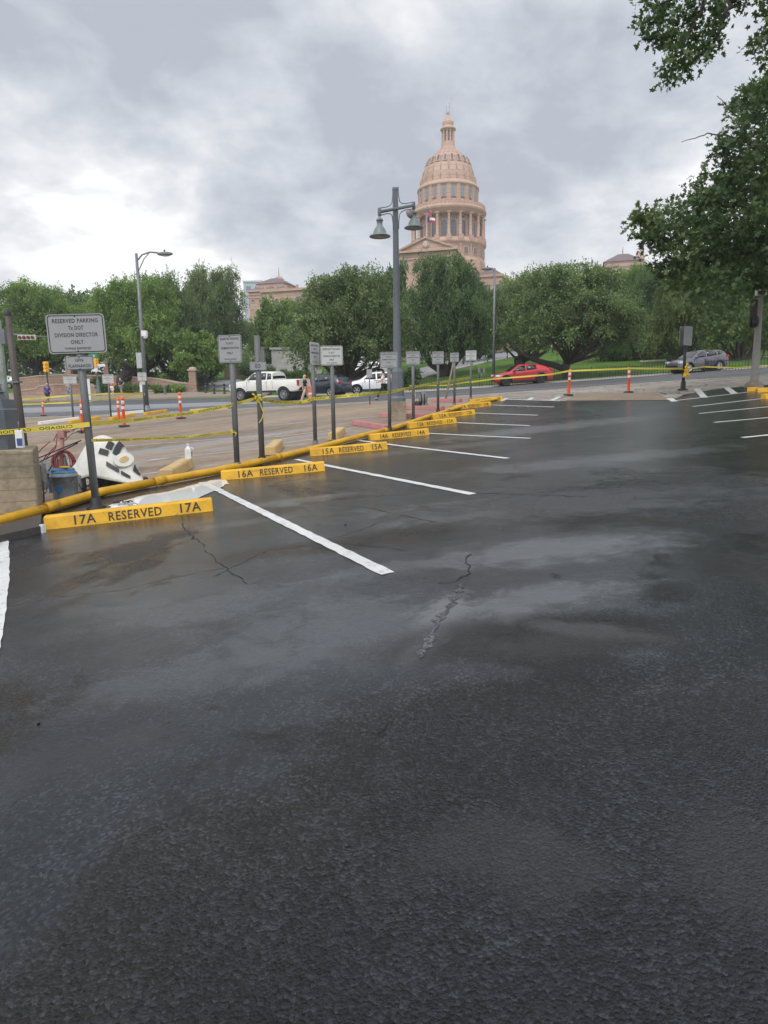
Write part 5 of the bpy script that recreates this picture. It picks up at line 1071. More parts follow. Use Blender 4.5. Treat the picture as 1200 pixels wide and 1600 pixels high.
# ------------------------------------------------------------ vehicles
M_TYRE = mat('tyre_rubber', (.018, .018, .019), .75, .1, 8)
M_RIM = mat('alloy_rim', (.55, .56, .58), .3, .05, 5, metal=.6); M_RIMD = mat('dark_rim', (.05, .05, .055), .35, .1, 5, metal=.5)
M_CGL = mat('car_glass', (.018, .022, .026), .06, .1, 1, spec=.8)
M_TRIM = mat('black_trim', (.02, .02, .022), .5)
M_TAIL = mat('tail_lamp_red', (.45, .015, .02), .2); M_HEADL = mat('head_lamp_clear', (.62, .65, .68), .12)
def carpaint(name, c): return mat(name, c, .28, .03, 1, metal=.15, coat=.6)
def interp(pts, x): return float(np.interp(x, [p[0] for p in pts], [p[1] for p in pts]))
def car(name, label, cat, spec, paint, loc, yaw, group, rim=None, simple=False):
    """x forward; spec: L, W, top [(x,z)], belt [(x,z)], bot, roofw, wheels (xf, xr, r), glass ..."""
    x0 = g(loc[0], loc[1]); d = 1.3; cx, sx_ = math.cos(yaw), math.sin(yaw)
    pit = math.atan2(g(loc[0] + cx * d, loc[1] + sx_ * d) - g(loc[0] - cx * d, loc[1] - sx_ * d), 2 * d); rol = math.atan2(g(loc[0] - sx_ * .7, loc[1] + cx * .7) - g(loc[0] + sx_ * .7, loc[1] - cx * .7), 1.4)
    t = thing(name, label, cat, (loc[0], loc[1], x0 + .02), yaw, group, rx=rol, ry=-pit)
    L, W = spec['L'], spec['W']; top = spec['top']; belt = spec['belt']; bot = spec['bot']; rw = spec['roofw']; xf, xr, wr = spec['wheels']
    xs = sorted(set([round(-L / 2 + L * i / 44, 3) for i in range(45)] + [p[0] for p in top]))
    def hw(x):
        e = abs(x) / (L / 2); return W / 2 * (1 - .16 * max(0, (e - .72) / .28) ** 2.2)
    ring = []
    for x in xs:
        T = interp(top, x); B = min(interp(belt, x), T - .03); b = bot + (.10 * max(0, (abs(x) / (L / 2) - .86) / .14)); h = hw(x); k = min(1, max(0, (T - B) / .45)); r_ = h * (1 - (1 - rw) * k)
        m = b + (B - b) * .45
        ring.append([(0, b), (h * .88, b), (h * .97, b + .07), (h, m), (h * .985, B - .09), (h * .955, B), (r_ * (.985 if k > .1 else .96), T - .05 - .03 * k), (r_ * .84, T - .008), (r_ * .4, T + .012), (0, T + .015)])
    nr = 10; mb = MB(); vs = []; fs = []
    for x, rg_ in zip(xs, ring):
        for y, z in rg_: vs.append((x, y, z))
        for y, z in rg_[1:-1][::-1]: vs.append((x, -y, z))
    n = nr * 2 - 2
    for i in range(len(xs) - 1):
        for k in range(n): fs.append((i * n + k, i * n + (k + 1) % n, (i + 1) * n + (k + 1) % n, (i + 1) * n + k))
    fs += [tuple(range(n)), tuple(range((len(xs) - 1) * n, len(xs) * n))[::-1]]
    if spec.get('bed'):
        pass
    mb.add(vs, fs, True); body = mb.build('body', paint, t, fixn=True)
    cut = MB()
    for xw in (xf, xr): cut.tube([(xw, -W, wr), (xw, W, wr)], wr * 1.17, 28)
    if spec.get('bed'): a, b, z = spec['bed']; cut.box(((a + b) / 2, 0, z + .5), (b - a, W * .82, 1.0))
    cu = cut.build('cutter', paint, t, fixn=True)
    mod = body.modifiers.new('b', 'BOOLEAN'); mod.operation = 'DIFFERENCE'; mod.solver = 'EXACT'; mod.object = cu; mod.use_self = True
    dg = bpy.context.evaluated_depsgraph_get(); me = bpy.data.meshes.new_from_object(body.evaluated_get(dg)); body.modifiers.clear(); old = body.data; body.data = me
    if not len(me.polygons): body.data = old
    try: body.data.set_sharp_from_angle(angle=R(38))
    except Exception: pass
    bpy.data.objects.remove(cu)
    # inner wheel wells so that one cannot look through
    for xw in (xf, xr): MB().tube([(xw, -W * .36, wr * 1.02), (xw, W * .36, wr * 1.02)], wr * 1.12, 20).build('wheel_well', M_TRIM, t)
    sills = MB().extr([(-L / 2 + .15, bot - .04), (L / 2 - .15, bot - .04), (L / 2 - .1, bot + .12), (-L / 2 + .1, bot + .12)], -W * .44, W * .44)
    sl = MB(); 
    for s_ in (-1, 1): sl.box(((xf + xr) / 2, s_ * W * .485, bot + .06), (abs(xf - xr) - wr * 2.4, .05, .15))
    for s_ in (-1, 1): MB().box(((xf + xr) / 2, s_ * W * .487, bot + .06), (abs(xf - xr) - wr * 2.45, .045, .15)).build('sill', M_TRIM, t)
    if spec.get('cladding'):
        for xw in (xf, xr):
            for s_ in (-1, 1):
                MB().tube([(xw + wr * 1.2 * math.cos(R(a)), s_ * (hw(xw) - .005), wr + wr * 1.2 * math.sin(R(a))) for a in range(-15, 196, 15)], .045, 6).build('arch_cladding', M_TRIM, t)
    # glass laid on the body sides
    def surf(x, z, s_):
        T = interp(top, x); B = min(interp(belt, x), T - .03); h = hw(x); k = min(1, max(0, (T - B) / .45)); r_ = h * (1 - (1 - rw) * k)
        f = (z - B) / max(T - .05 - .03 * k - B, .02); return s_ * (h * .955 + (r_ * .985 - h * .955) * f + .008)
    for win in spec['windows']:
        for s_ in (-1, 1):
            P_ = []
            for i in range(len(win)):
                a, b = win[i], win[(i + 1) % len(win)]; m = max(1, int(math.hypot(b[0] - a[0], b[1] - a[1]) / .2))
                P_ += [(a[0] + (b[0] - a[0]) * j / m, a[1] + (b[1] - a[1]) * j / m) for j in range(m)]
            c = (sum(p[0] for p in P_) / len(P_), sum(p[1] for p in P_) / len(P_)); m = len(P_)
            V = [(x, surf(x, z, s_), z) for x, z in P_] + [(c[0], surf(c[0], c[1], s_) + s_ * .004, c[1])] + [(x, surf(x, z, s_) - s_ * .02, z) for x, z in P_]
            MB().add(V, [(i, (i + 1) % m, m) for i in range(m)] + [(i, (i + 1) % m, (i + 1) % m + m + 1, i + m + 1) for i in range(m)], True).build('side_window', M_CGL, t, fixn=True)
    for nm_, (xa, xb) in (('windscreen', spec['ws']), ('rear_window', spec['rwin'])):
        V = []; N = 8; M_ = 6
        for i in range(N + 1):
            x = xa + (xb - xa) * i / N; T = interp(top, x); B = min(interp(belt, x), T - .03); h = hw(x); k = min(1, max(0, (T - B) / .45)); r_ = h * (1 - (1 - rw) * k)
            for j in range(M_ + 1): u = (j / M_ * 2 - 1); V.append((x, u * r_ * .86, T + .026 - .012 * u * u))
        MB().add(V, [(i * (M_ + 1) + j, i * (M_ + 1) + j + 1, (i + 1) * (M_ + 1) + j + 1, (i + 1) * (M_ + 1) + j) for i in range(N) for j in range(M_)], True).build(nm_, M_CGL, t)
    rm = rim or M_RIM; ns = spec.get('spokes', 5)
    for xw in (xf, xr):
        for s_ in (-1, 1):
            y = s_ * (W / 2 - .13); RM = Matrix.Translation((xw, y, wr)) @ Matrix.Rotation(R(-90 * s_), 4, 'X'); rr_ = wr * spec.get('rimk', .68)
            ty = MB().lathe([(rr_, -.11), (wr * .95, -.12), (wr, -.09), (wr, .08), (wr * .95, .115), (rr_ * 1.02, .11), (rr_ * .98, .02)], 28, M=RM, cap=False).build('wheel', M_TYRE, t)
            sp = MB(); sp.lathe([(rr_ * .22, .02), (rr_ * .22, .10), (rr_ * .1, .11)], 12, M=RM); sp.lathe([(rr_, -.02), (rr_, .10), (rr_ * .9, .105), (rr_ * .88, -.02)], 28, M=RM, cap=False)
            for k in range(ns):
                a = 2 * math.pi * k / ns + .3; sp.box((rr_ * .55, 0, .07), (rr_ * .8, rr_ * .22, .04), M=RM @ Matrix.Rotation(a, 4, 'Z'))
            sp.build('rim', rm, ty); MB().lathe([(rr_ * .95, -.04), (rr_ * .95, .02)], 20, M=RM).build('brake_well', M_TRIM, ty)
    def lampbox(nm, x, y, z, d_, m): 
        for s_ in (-1, 1): MB().box((x, s_ * y, z), d_).build(nm, m, t, bevel=.02)
    hx, hz_ = spec['head']; tx_, tz_ = spec['tail']
    lampbox('headlight', hx, W / 2 * .80, hz_, (.30, .26, .16), M_HEADL); lampbox('taillight', tx_, W / 2 * .84, tz_, spec.get('taild', (.22, .24, .16)), M_TAIL)
    lampbox('mirror', spec['mir'][0], W / 2 + .08, spec['mir'][1], (.12, .2, .14), paint if spec.get('pmir', 1) else M_TRIM)
    MB().box((L / 2 - .04, 0, bot + .26), (.12, W * .78, .26)).build('front_grille', M_TRIM, t, bevel=.02); MB().box((-L / 2 + .05, 0, bot + .18), (.12, W * .80, .22)).build('rear_bumper', spec.get('rb') or M_TRIM, t, bevel=.02)
    for hx_ in spec['handles']:
        for s_ in (-1, 1): MB().box((hx_, s_ * (W / 2 - .004), interp(belt, hx_) - .14), (.17, .03, .03)).build('door_handle', paint, t)
    for jx in spec['seams']:
        for s_ in (-1, 1): MB().box((jx, s_ * (W / 2 * 1.0 - .012), (bot + .2 + interp(belt, jx)) / 2), (.012, .03, interp(belt, jx) - bot - .26)).build('door_seam', M_TRIM, t)
    return t
SUV = dict(L=4.62, W=1.84, bot=.26, roofw=.74, top=[(-2.31, .75), (-2.26, 1.02), (-2.1, 1.18), (-1.88, 1.46), (-1.55, 1.62), (-.6, 1.69), (.1, 1.67), (.5, 1.56), (1.15, 1.14), (1.7, 1.05), (2.1, .92), (2.27, .74), (2.31, .6)],
    belt=[(-2.31, .98), (-1.5, 1.14), (.3, 1.04), (1.0, 1.0), (2.31, .7)], wheels=(1.42, -1.28, .365), windows=[[(-.15, 1.13), (-.15, 1.57), (.12, 1.56), (.42, 1.46), (.86, 1.14)], [(-1.15, 1.20), (-1.1, 1.56), (-.25, 1.58), (-.25, 1.14)], [(-1.62, 1.24), (-1.55, 1.46), (-1.25, 1.54), (-1.25, 1.2)]],
    ws=(1.12, .42), rwin=(-2.08, -1.75), head=(2.06, .86), tail=(-2.13, 1.06), mir=(.78, 1.12), handles=(-.05, -1.0), seams=(.95, -.2, -1.2), cladding=1)
COUPE = dict(L=4.60, W=1.86, bot=.24, roofw=.72, top=[(-2.3, .75), (-2.27, 1.0), (-2.12, 1.10), (-1.75, 1.32), (-1.2, 1.48), (-.3, 1.56), (.15, 1.54), (.55, 1.43), (1.15, 1.06), (1.7, .98), (2.1, .86), (2.27, .7), (2.3, .58)],
    belt=[(-2.3, 1.0), (-1.4, 1.06), (.3, .98), (1.0, .95), (2.3, .68)], wheels=(1.40, -1.30, .375), windows=[[(-.12, 1.06), (-.12, 1.46), (.15, 1.45), (.45, 1.36), (.88, 1.05)], [(-1.0, 1.12), (-.95, 1.42), (-.22, 1.46), (-.22, 1.07)]],
    ws=(1.12, .45), rwin=(-2.05, -1.35), head=(2.05, .80), tail=(-2.12, 1.00), mir=(.78, 1.06), handles=(-.05, -.95), seams=(.95, -.17, -1.1), cladding=1, spokes=10, pmir=0)
HATCH = dict(L=4.38, W=1.82, bot=.24, roofw=.74, top=[(-2.19, .75), (-2.15, 1.0), (-2.02, 1.16), (-1.85, 1.40), (-1.55, 1.52), (-.6, 1.60), (.1, 1.58), (.45, 1.48), (1.1, 1.08), (1.6, 1.0), (2.0, .86), (2.15, .7), (2.19, .58)],
    belt=[(-2.19, 1.02), (-1.4, 1.12), (.3, 1.0), (1.0, .96), (2.19, .68)], wheels=(1.32, -1.30, .355), windows=[[(-.15, 1.09), (-.15, 1.49), (.1, 1.48), (.38, 1.38), (.82, 1.07)], [(-1.1, 1.16), (-1.02, 1.46), (-.25, 1.5), (-.25, 1.1)], [(-1.5, 1.2), (-1.42, 1.38), (-1.18, 1.44), (-1.2, 1.17)]],
    ws=(1.08, .38), rwin=(-2.0, -1.72), head=(1.95, .82), tail=(-2.02, 1.04), mir=(.74, 1.08), handles=(-.05, -.95), seams=(.9, -.2, -1.15), cladding=1, spokes=9)
TRUCK = dict(L=5.85, W=2.03, bot=.62, roofw=.80, top=[(-2.92, 1.0), (-2.9, 1.42), (-2.8, 1.46), (-.86, 1.48), (-.80, 1.95), (-.6, 2.03), (.3, 2.07), (.7, 2.04), (1.0, 1.92), (1.45, 1.52), (1.7, 1.47), (2.5, 1.42), (2.82, 1.32), (2.92, 1.0)],
    belt=[(-2.92, 1.44), (-.9, 1.46), (1.2, 1.44), (1.6, 1.40), (2.92, 1.26)], wheels=(1.92, -1.72, .47), windows=[[(.42, 1.50), (.42, 1.96), (.75, 1.95), (.95, 1.86), (1.22, 1.52)], [(-.32, 1.50), (-.32, 1.97), (.30, 1.97), (.30, 1.50)], [(-.78, 1.52), (-.72, 1.90), (-.42, 1.95), (-.42, 1.5)]],
    ws=(1.40, .98), rwin=(-.855, -.83), head=(2.72, 1.16), tail=(-2.86, 1.22), taild=(.12, .14, .40), mir=(1.12, 1.55), handles=(.48, -.28), seams=(1.28, .36, -.38, -.86), spokes=8, rimk=.62, bed=(-2.78, -.95, 1.05))
PARKED = 'vehicles on the street'
def cloc(px, py): p = gp(px, py); return (p.x, p.y)
def place(px_l, px_r, py, L, facing_left=True, Yd=None):
    a = at(px_l, py, Yd); b = at(px_r, py, Yd); return ((a.x + b.x) / 2, Yd), 0
car('pickup_truck', 'white lifted pickup truck with black wheels driving left on the street', 'pickup truck', TRUCK, carpaint('pearl_white_paint', (.74, .72, .66)), (at(423, 620, 50).x, 50.0), R(180 - 24), PARKED, rim=mat('machined_rim', (.30, .30, .31), .3, metal=.5))
car('crossover_car', 'dark navy crossover behind the white pickup, its tail lamp showing', 'crossover', SUV, carpaint('navy_paint', (.022, .028, .045)), (at(503, 610, 54).x, 54.6), R(180 - 28), PARKED)
car('crossover_car', 'white crossover parked beside the iron fence behind the lamppost', 'crossover', SUV, carpaint('plain_white_paint', (.72, .73, .74)), (at(585, 612, 56).x, 56.3), R(180 + 2), PARKED)
car('coupe_crossover', 'red sloping-roof crossover parked in front of the lawn', 'car', COUPE, carpaint('deep_red_paint', (.42, .012, .025)), (at(820, 598, 53).x, 54.2), R(180 + 3), PARKED, rim=M_RIMD)
car('hatchback_car', 'grey metallic hatchback parked under the oaks on the right', 'car', HATCH, carpaint('grey_metallic_paint', (.10, .10, .115)), (at(1096, 578, 52).x, 52.8), R(180 + 14), PARKED)
BGV = 'vehicles in the grounds'
def bgcar(spec, name, px, py, Y, yaw, col, label, cat='car', sc=1.0):
    x = at(px, py, Y).x; t = car(name, label, cat, spec, col, (x, Y), R(yaw), BGV); return t
WP = carpaint('plain_white_paint', (.72, .73, .74))
bgcar(TRUCK, 'pickup_truck', 568, 575, 92, -112, WP, 'white pickup on the grounds road facing us, above the white crossover', 'pickup truck')
bgcar(HATCH, 'hatchback_car', 580, 585, 84, 172, WP, 'white small car just above the roof of the white crossover')
bgcar(TRUCK, 'pickup_truck', 664, 565, 108, -140, WP, 'white truck on the park road between two reserved signs', 'pickup truck')
bgcar(SUV, 'crossover_car', 722, 556, 118, -160, carpaint('dark_paint', (.04, .042, .045)), 'dark car on the park road, left of the farthest reserved sign')
bgcar(HATCH, 'hatchback_car', 80, 586, 96, 178, carpaint('pale_blue_paint', (.30, .38, .42)), 'pale blue car behind the stone wall at the left')
bgcar(HATCH, 'hatchback_car', 4, 590, 92, 178, WP, 'white car at the left edge behind the brown pole')
bgcar(SUV, 'crossover_car', 960, 548, 125, 170, WP, 'white car far off under the trees, between the broad oak and the wall')
# green striping cart beside the park road
q = onG(at(757, 565, 104).x, 104); t = thing('utility_cart', 'green utility cart loaded with gear on the park road, right of the far sign', 'cart', (q.x, q.y, q.z), R(10))
MG = mat('green_cart_paint', (.015, .13, .075), .4); MB().box((0, 0, .75), (2.8, 1.3, .35)).box((-.9, 0, 1.15), (.9, 1.2, .5)).build('body', MG, t, bevel=.05); MB().box((.5, 0, 1.9), (1.6, 1.3, .08)).build('canopy', MG, t)
for a in (-.2, 1.2):
    for b in (-.58, .58): MB().tube([(a, b, .9), (a, b, 1.9)], .03, 6).build('canopy_post', M_IRON, t)
for a in (-1.0, 1.0):
    for b in (-.6, .6): MB().lathe([(.1, -.1), (.33, -.1), (.33, .1), (.1, .1)], 16, M=Matrix.Translation((a, b, .33)) @ Matrix.Rotation(R(90), 4, 'X')).build('wheel', M_TYRE, t)

# ------------------------------------------------------------ people
def skin_mesh(name, joints, edges, rad, m, parent, root=0, sub=2, label=None):
    me = bpy.data.meshes.new(name); me.from_pydata([tuple(j) for j in joints], edges, []); o = bpy.data.objects.new(name, me); COL.objects.link(o); me.materials.append(m); o.parent = parent
    sk = o.modifiers.new('skin', 'SKIN'); sk.use_smooth_shade = True
    if not me.skin_vertices: me.attributes.new('skin_vertices', 'FLOAT', 'POINT') if False else None
    lay = me.skin_vertices[0].data if len(me.skin_vertices) else None
    if lay is None:
        with bpy.context.temp_override(object=o, active_object=o): bpy.ops.mesh.customdata_skin_add()
        lay = me.skin_vertices[0].data
    for i, r in enumerate(rad): lay[i].radius = (r, r) if not hasattr(r, '__len__') else r; lay[i].use_root = (i == root)
    sb = o.modifiers.new('sub', 'SUBSURF'); sb.levels = sub - 1; sb.render_levels = sub
    dg = bpy.context.evaluated_depsgraph_get(); nm = bpy.data.meshes.new_from_object(o.evaluated_get(dg)); o.modifiers.clear(); o.data = nm
    for p in nm.polygons: p.use_smooth = True
    if not nm.materials: nm.materials.append(m)
    if label: o['label'] = label
    return o
def person(label, loc, yaw, H, cols, pose):
    """faces +x. pose: leg angles (l, r), knee bends, arm angles, elbow bends, torso lean"""
    skin, shirt, leg, shoe, hair = cols; s = H / 1.75
    t = thing('person', label, 'person', (loc[0], loc[1], g(loc[0], loc[1]) + pose.get('dz', .02)), yaw, 'people on the far side of the lot'); t.scale = (s, s, s)
    lean = R(pose.get('lean', 3)); lf = lambda h: math.sin(lean) * h
    def leg_pts(side, a, k):
        hip = Vector((0, side * .095, .92)); a = R(a); kn = hip + Vector((math.sin(a), 0, -math.cos(a))) * .44; b = a - R(k); an = kn + Vector((math.sin(b), 0, -math.cos(b))) * .42; toe = an + Vector((.16, side * .02, -.05)); return [hip, kn, an, toe]
    Ls = [leg_pts(1, *pose['l']), leg_pts(-1, *pose['r'])]; low = min(p[2].z for p in Ls) - .07
    dz = Vector((0, 0, -low)); Ls = [[p + dz for p in q] for q in Ls]
    pel = Vector((0, 0, .96)) + dz; wst = Vector((lf(.14), 0, 1.10)) + dz; ch = Vector((lf(.36), 0, 1.32)) + dz; nk = Vector((lf(.52), 0, 1.485)) + dz; hd0 = Vector((lf(.56) + .01, 0, 1.56)) + dz; hd1 = Vector((lf(.60) + .02, 0, 1.66)) + dz; hd2 = Vector((lf(.62), 0, 1.70)) + dz
    def arm_pts(side, a, e, out):
        sh = ch + Vector((0, side * .185, .09)); a = R(a); o_ = R(out); d = Vector((math.sin(a) * math.cos(o_), side * math.sin(o_), -math.cos(a) * math.cos(o_))); el = sh + d * .29; b = a + R(e); d2 = Vector((math.sin(b) * math.cos(o_), -side * math.sin(o_) * .6, -math.cos(b) * math.cos(o_))); wr = el + d2 * .25; hn = wr + d2 * .08; return [sh, el, wr, hn], d2
    J = [pel, wst, ch, nk, hd0, hd1, hd2]; E = [(0, 1), (1, 2), (2, 3), (3, 4), (4, 5), (5, 6)]; Rd = [(.14, .11), (.12, .095), (.135, .10), .055, .078, .092, .062]
    J.append(hd0 + Vector((.105, 0, .02))); E.append((4, 7)); Rd.append(.018)
    arms = []
    for side, key in ((1, 'al'), (-1, 'ar')):
        q, d2 = arm_pts(side, *pose[key]); b = len(J); J += q; E += [(2, b), (b, b + 1), (b + 1, b + 2), (b + 2, b + 3)]; Rd += [.062, .042, .028, (.036, .018)]; arms.append(q)
        sdv = d2.cross(Vector((0, 1, 0))).normalized()
        for i in range(4):
            f = q[3] + d2 * (.03) + sdv * ((i - 1.5) * .019); tp = f + d2 * (.065 - abs(i - 1.3) * .009) + Vector((0, -side * .012, 0)); k = len(J); J += [f, tp]; E += [(b + 3, k), (k, k + 1)]; Rd += [.0095, .008]
        k = len(J); J += [q[3] + sdv * -.042 + d2 * -.005, q[3] + sdv * -.06 + d2 * .03]; E += [(b + 3, k), (k, k + 1)]; Rd += [.010, .008]
    for q in Ls:
        b = len(J); J += q; E += [(0, b), (b, b + 1), (b + 1, b + 2), (b + 2, b + 3)]; Rd += [.085, .056, .040, .035]
    skin_mesh('body', J, E, Rd, skin, t)
    # shirt
    J = [wst - Vector((lf(.1), 0, .13)), wst, ch, nk - Vector((0, 0, .04))]; E = [(0, 1), (1, 2), (2, 3)]; Rd = [(.165, .135), (.155, .125), (.165, .125), .075]
    for q in arms:
        b = len(J); J += [q[0], q[0].lerp(q[1], .75)]; E += [(2, b), (b, b + 1)]; Rd += [.082, .068]
    skin_mesh('shirt', J, E, Rd, shirt, t)
    J = [pel + Vector((0, 0, .03))]; E = []; Rd = [(.158, .13)]
    for q in Ls:
        b = len(J)
        if pose.get('shorts'): J += [q[0], q[1].lerp(q[0], .12)]; E += [(0, b), (b, b + 1)]; Rd += [.108, .088]
        else: J += [q[0], q[1], q[2] + Vector((0, 0, .03))]; E += [(0, b), (b, b + 1), (b + 1, b + 2)]; Rd += [.105, .078, .062]
    skin_mesh('shorts' if pose.get('shorts') else 'trousers', J, E, Rd, leg, t)
    for q in Ls: skin_mesh('shoe', [q[2] + Vector((-.05, 0, -.035)), q[2] + Vector((.05, 0, -.03)), q[3] + Vector((.0, 0, .0))], [(0, 1), (1, 2)], [.045, .048, .034], shoe, t, root=1)
    hc = (hd0 + hd1) / 2 + Vector((-.012, 0, .045))
    mb = MB(); mb.ell(hc, (.105, .092, .098), 14, 10); h = mb.build('hair', hair, t)
    for v in h.data.vertices:
        if v.co.x > hc.x + .035: v.co.x = hc.x + .035 + (v.co.x - hc.x - .035) * .2
    for s_ in (-1, 1):
        MB().ell((hd0.x + .088, s_ * .032, hd0.z + .052), (.01, .014, .008), 8, 6).build('eye', M_IRON, t); MB().ell((hc.x + .0, s_ * .094, hd0.z + .02), (.022, .010, .032), 8, 6).build('ear', skin, t)
    MB().ell((hd0.x + .092, 0, hd0.z - .028), (.008, .026, .006), 8, 6).build('mouth', mat('lip', (.3, .11, .09), .5), t)
    return t
SK = mat('light_skin', (.55, .33, .24), .55, .05); SKD = mat('brown_skin', (.28, .15, .09), .55, .05)
def cm(n, c): return mat(n, c, .85, .12, 9)
TH = cm('dark_hair', (.03, .02, .015)); BL = cm('blond_hair', (.50, .33, .16)); GR = cm('grey_hair', (.38, .38, .36))
WK = cm('white_cloth', (.72, .70, .68)); BK = cm('black_cloth', (.018, .018, .02)); KH = cm('khaki_cloth', (.52, .38, .27)); NV = cm('navy_cloth', (.03, .035, .07)); BLU = cm('royal_blue_cloth', (.03, .045, .33)); ORC = cm('orange_cloth', (.70, .17, .03)); GYC = cm('grey_cloth', (.25, .25, .25)); SHO = cm('dark_shoe', (.03, .025, .02)); SHW = cm('white_shoe', (.6, .6, .6))
def ploc(px, py, Y): return (at(px, py, Y).x, Y)
person('blond person in a black shirt and khaki trousers walking by the navy crossover', ploc(478, 632, 42), R(180 + 15), 1.78, (SK, BK, KH, SHO, BL), dict(l=(24, 8), r=(-18, 24), al=(-22, 15, 6), ar=(24, 25, 6), dz=.0))
person('person in a white shirt and black trousers striding left beside the lamppost', ploc(600, 628, 41), R(180 - 5), 1.76, (SK, WK, BK, SHO, TH), dict(l=(30, 6), r=(-26, 12), al=(28, 70, 8), ar=(10, 75, 8)))
person('person in a pale pink top half hidden behind the lamppost', ploc(613, 627, 43), R(180 + 8), 1.72, (SKD, cm('pale_pink_cloth', (.60, .42, .38)), BK, SHO, TH), dict(l=(16, 8), r=(-14, 16), al=(20, 60, 10), ar=(-15, 20, 10)))
person('person in a royal blue shirt and dark shorts seen from behind at the far left', ploc(75, 626, 57), R(80), 1.75, (SKD, BLU, cm('dark_shorts', (.03, .03, .045)), SHO, GR), dict(l=(22, 14), r=(-20, 30), al=(-14, 20, 12), ar=(20, 40, 12), shorts=1))
person('person in a patterned top and pale trousers behind the white far sign post', ploc(108, 624, 62), R(150), 1.7, (SK, cm('grey_print_cloth', (.30, .30, .30)), cm('pale_blue_cloth', (.30, .34, .42)), SHW, TH), dict(l=(12, 8), r=(-12, 12), al=(16, 30, 8), ar=(-10, 20, 8)))
person('person in an orange shirt and white shorts with hands on hips', ploc(176.5, 621, 68), R(-95), 1.76, (SK, ORC, WK, SHW, TH), dict(l=(8, 4), r=(-8, 4), al=(-30, 75, 42), ar=(-30, 75, 42), shorts=1))
person('person in a navy shirt and grey shorts beside the person in orange', ploc(190.5, 621, 70), R(-120), 1.82, (SK, NV, GYC, SHO, TH), dict(l=(14, 8), r=(-14, 10), al=(-28, 70, 38), ar=(-25, 65, 38), shorts=1))

# ------------------------------------------------------------ walls, gate, fence, street objects
M_STONE = bpy.data.materials.new('pink_stone_blocks'); M_STONE.use_nodes = True; t_ = NT(M_STONE.node_tree); b_ = t_.N['Principled BSDF']
_P = t_.n('ShaderNodeTexCoord').outputs['Object']; _br = t_.n('ShaderNodeTexBrick'); _mp = t_.n('ShaderNodeMapping'); _mp.inputs['Rotation'].default_value = (R(90), 0, 0); t_.link(_P, _mp.inputs['Vector']); t_.link(_mp.outputs[0], _br.inputs['Vector'])
_br.inputs['Scale'].default_value = 1.0; _br.inputs['Brick Width'].default_value = .75; _br.inputs['Row Height'].default_value = .34; _br.inputs['Mortar Size'].default_value = .02
_br.inputs['Color1'].default_value = (.42, .27, .20, 1); _br.inputs['Color2'].default_value = (.30, .19, .145, 1); _br.inputs['Mortar'].default_value = (.10, .075, .06, 1)
t_.link(t_.mix(.5, _br.outputs[0], t_.mix(t_.noise(_P, 2.5, 4, .6), (.20, .13, .10), (.48, .33, .26))), b_.inputs['Base Color']); b_.inputs['Roughness'].default_value = .85
M_CAP = mat('pale_stone_cap', (.40, .31, .24), .8, .15, 3)
def wall(pts, label, th=.45, cap=.14, name='stone_wall', m=None, sink=.3):
    """pts: (px, y_top, y_bottom, Y) along the wall"""
    W = [(at(px, yt, Y), at(px, yb, Y)) for px, yt, yb, Y in pts]; o = W[0][1].copy(); t = thing(name, label, 'wall', o, 0, 'stone walls of the grounds'); mb = MB(); mc = MB()
    for (a, a2), (b, b2) in zip(W[:-1], W[1:]):
        d = Vector((b.x - a.x, b.y - a.y, 0)).normalized(); nn = Vector((-d.y, d.x, 0)) * th
        for M2, lo, hi, e in ((mb, None, 0, 0), (mc, 0, cap, .05)):
            zs = [(min(a2.z, g(a.x, a.y)) - sink if lo is None else a.z + .002, a.z + hi), (min(b2.z, g(b.x, b.y)) - sink if lo is None else b.z + .002, b.z + hi)]
            ex = nn.normalized() * e; dd = d * (e * 0)
            v = [Vector((a.x, a.y, zs[0][0])) - ex, Vector((b.x, b.y, zs[1][0])) - ex, Vector((b.x, b.y, zs[1][0])) + nn + ex, Vector((a.x, a.y, zs[0][0])) + nn + ex]; u = [Vector((p.x, p.y, (zs[0][1], zs[1][1], zs[1][1], zs[0][1])[i])) for i, p in enumerate(v)]
            M2.add([p - o for p in v + u], [(3, 2, 1, 0), (4, 5, 6, 7), (0, 1, 5, 4), (1, 2, 6, 5), (2, 3, 7, 6), (3, 0, 4, 7)])
    mb.build('wall', m or M_STONE, t, fixn=True); mc.build('coping', M_CAP, t, fixn=True); return t
wall([(206, 590, 610, 80), (228, 591, 612, 78), (250, 594, 614, 75), (276, 599, 615, 72), (297, 600, 614, 70)], 'sloping pink stone wall running down to the gate pillar')
wall([(30, 592, 612, 84), (60, 588, 610, 84), (105, 586, 608, 85), (160, 588, 606, 85), (206, 590, 606, 80)], 'long pink stone wall behind the plaza at the far left')
wall([(30, 611, 622, 74), (58, 608, 621, 74), (60, 604, 620, 74), (84, 602, 618, 74), (140, 601, 616, 76), (158, 612, 618, 76)], 'low stepped stone wall in front of the long wall at the left', th=.6)
wall([(160, 611.5, 616, 74), (285, 611, 616, 70)], 'low concrete kerb wall of the planting bed', th=.3, m=M_CAP)
wall([(943, 551, 573, 80), (1008, 553, 573, 80)], 'pale stone wall on the lawn right of the broad live oak', m=mat('pale_stone_wall', (.42, .33, .26), .85, .25, 1.5))
wall([(350, 578, 584, 96), (388, 576, 585, 96)], 'short stone wall on the lawn behind the pickup cab')
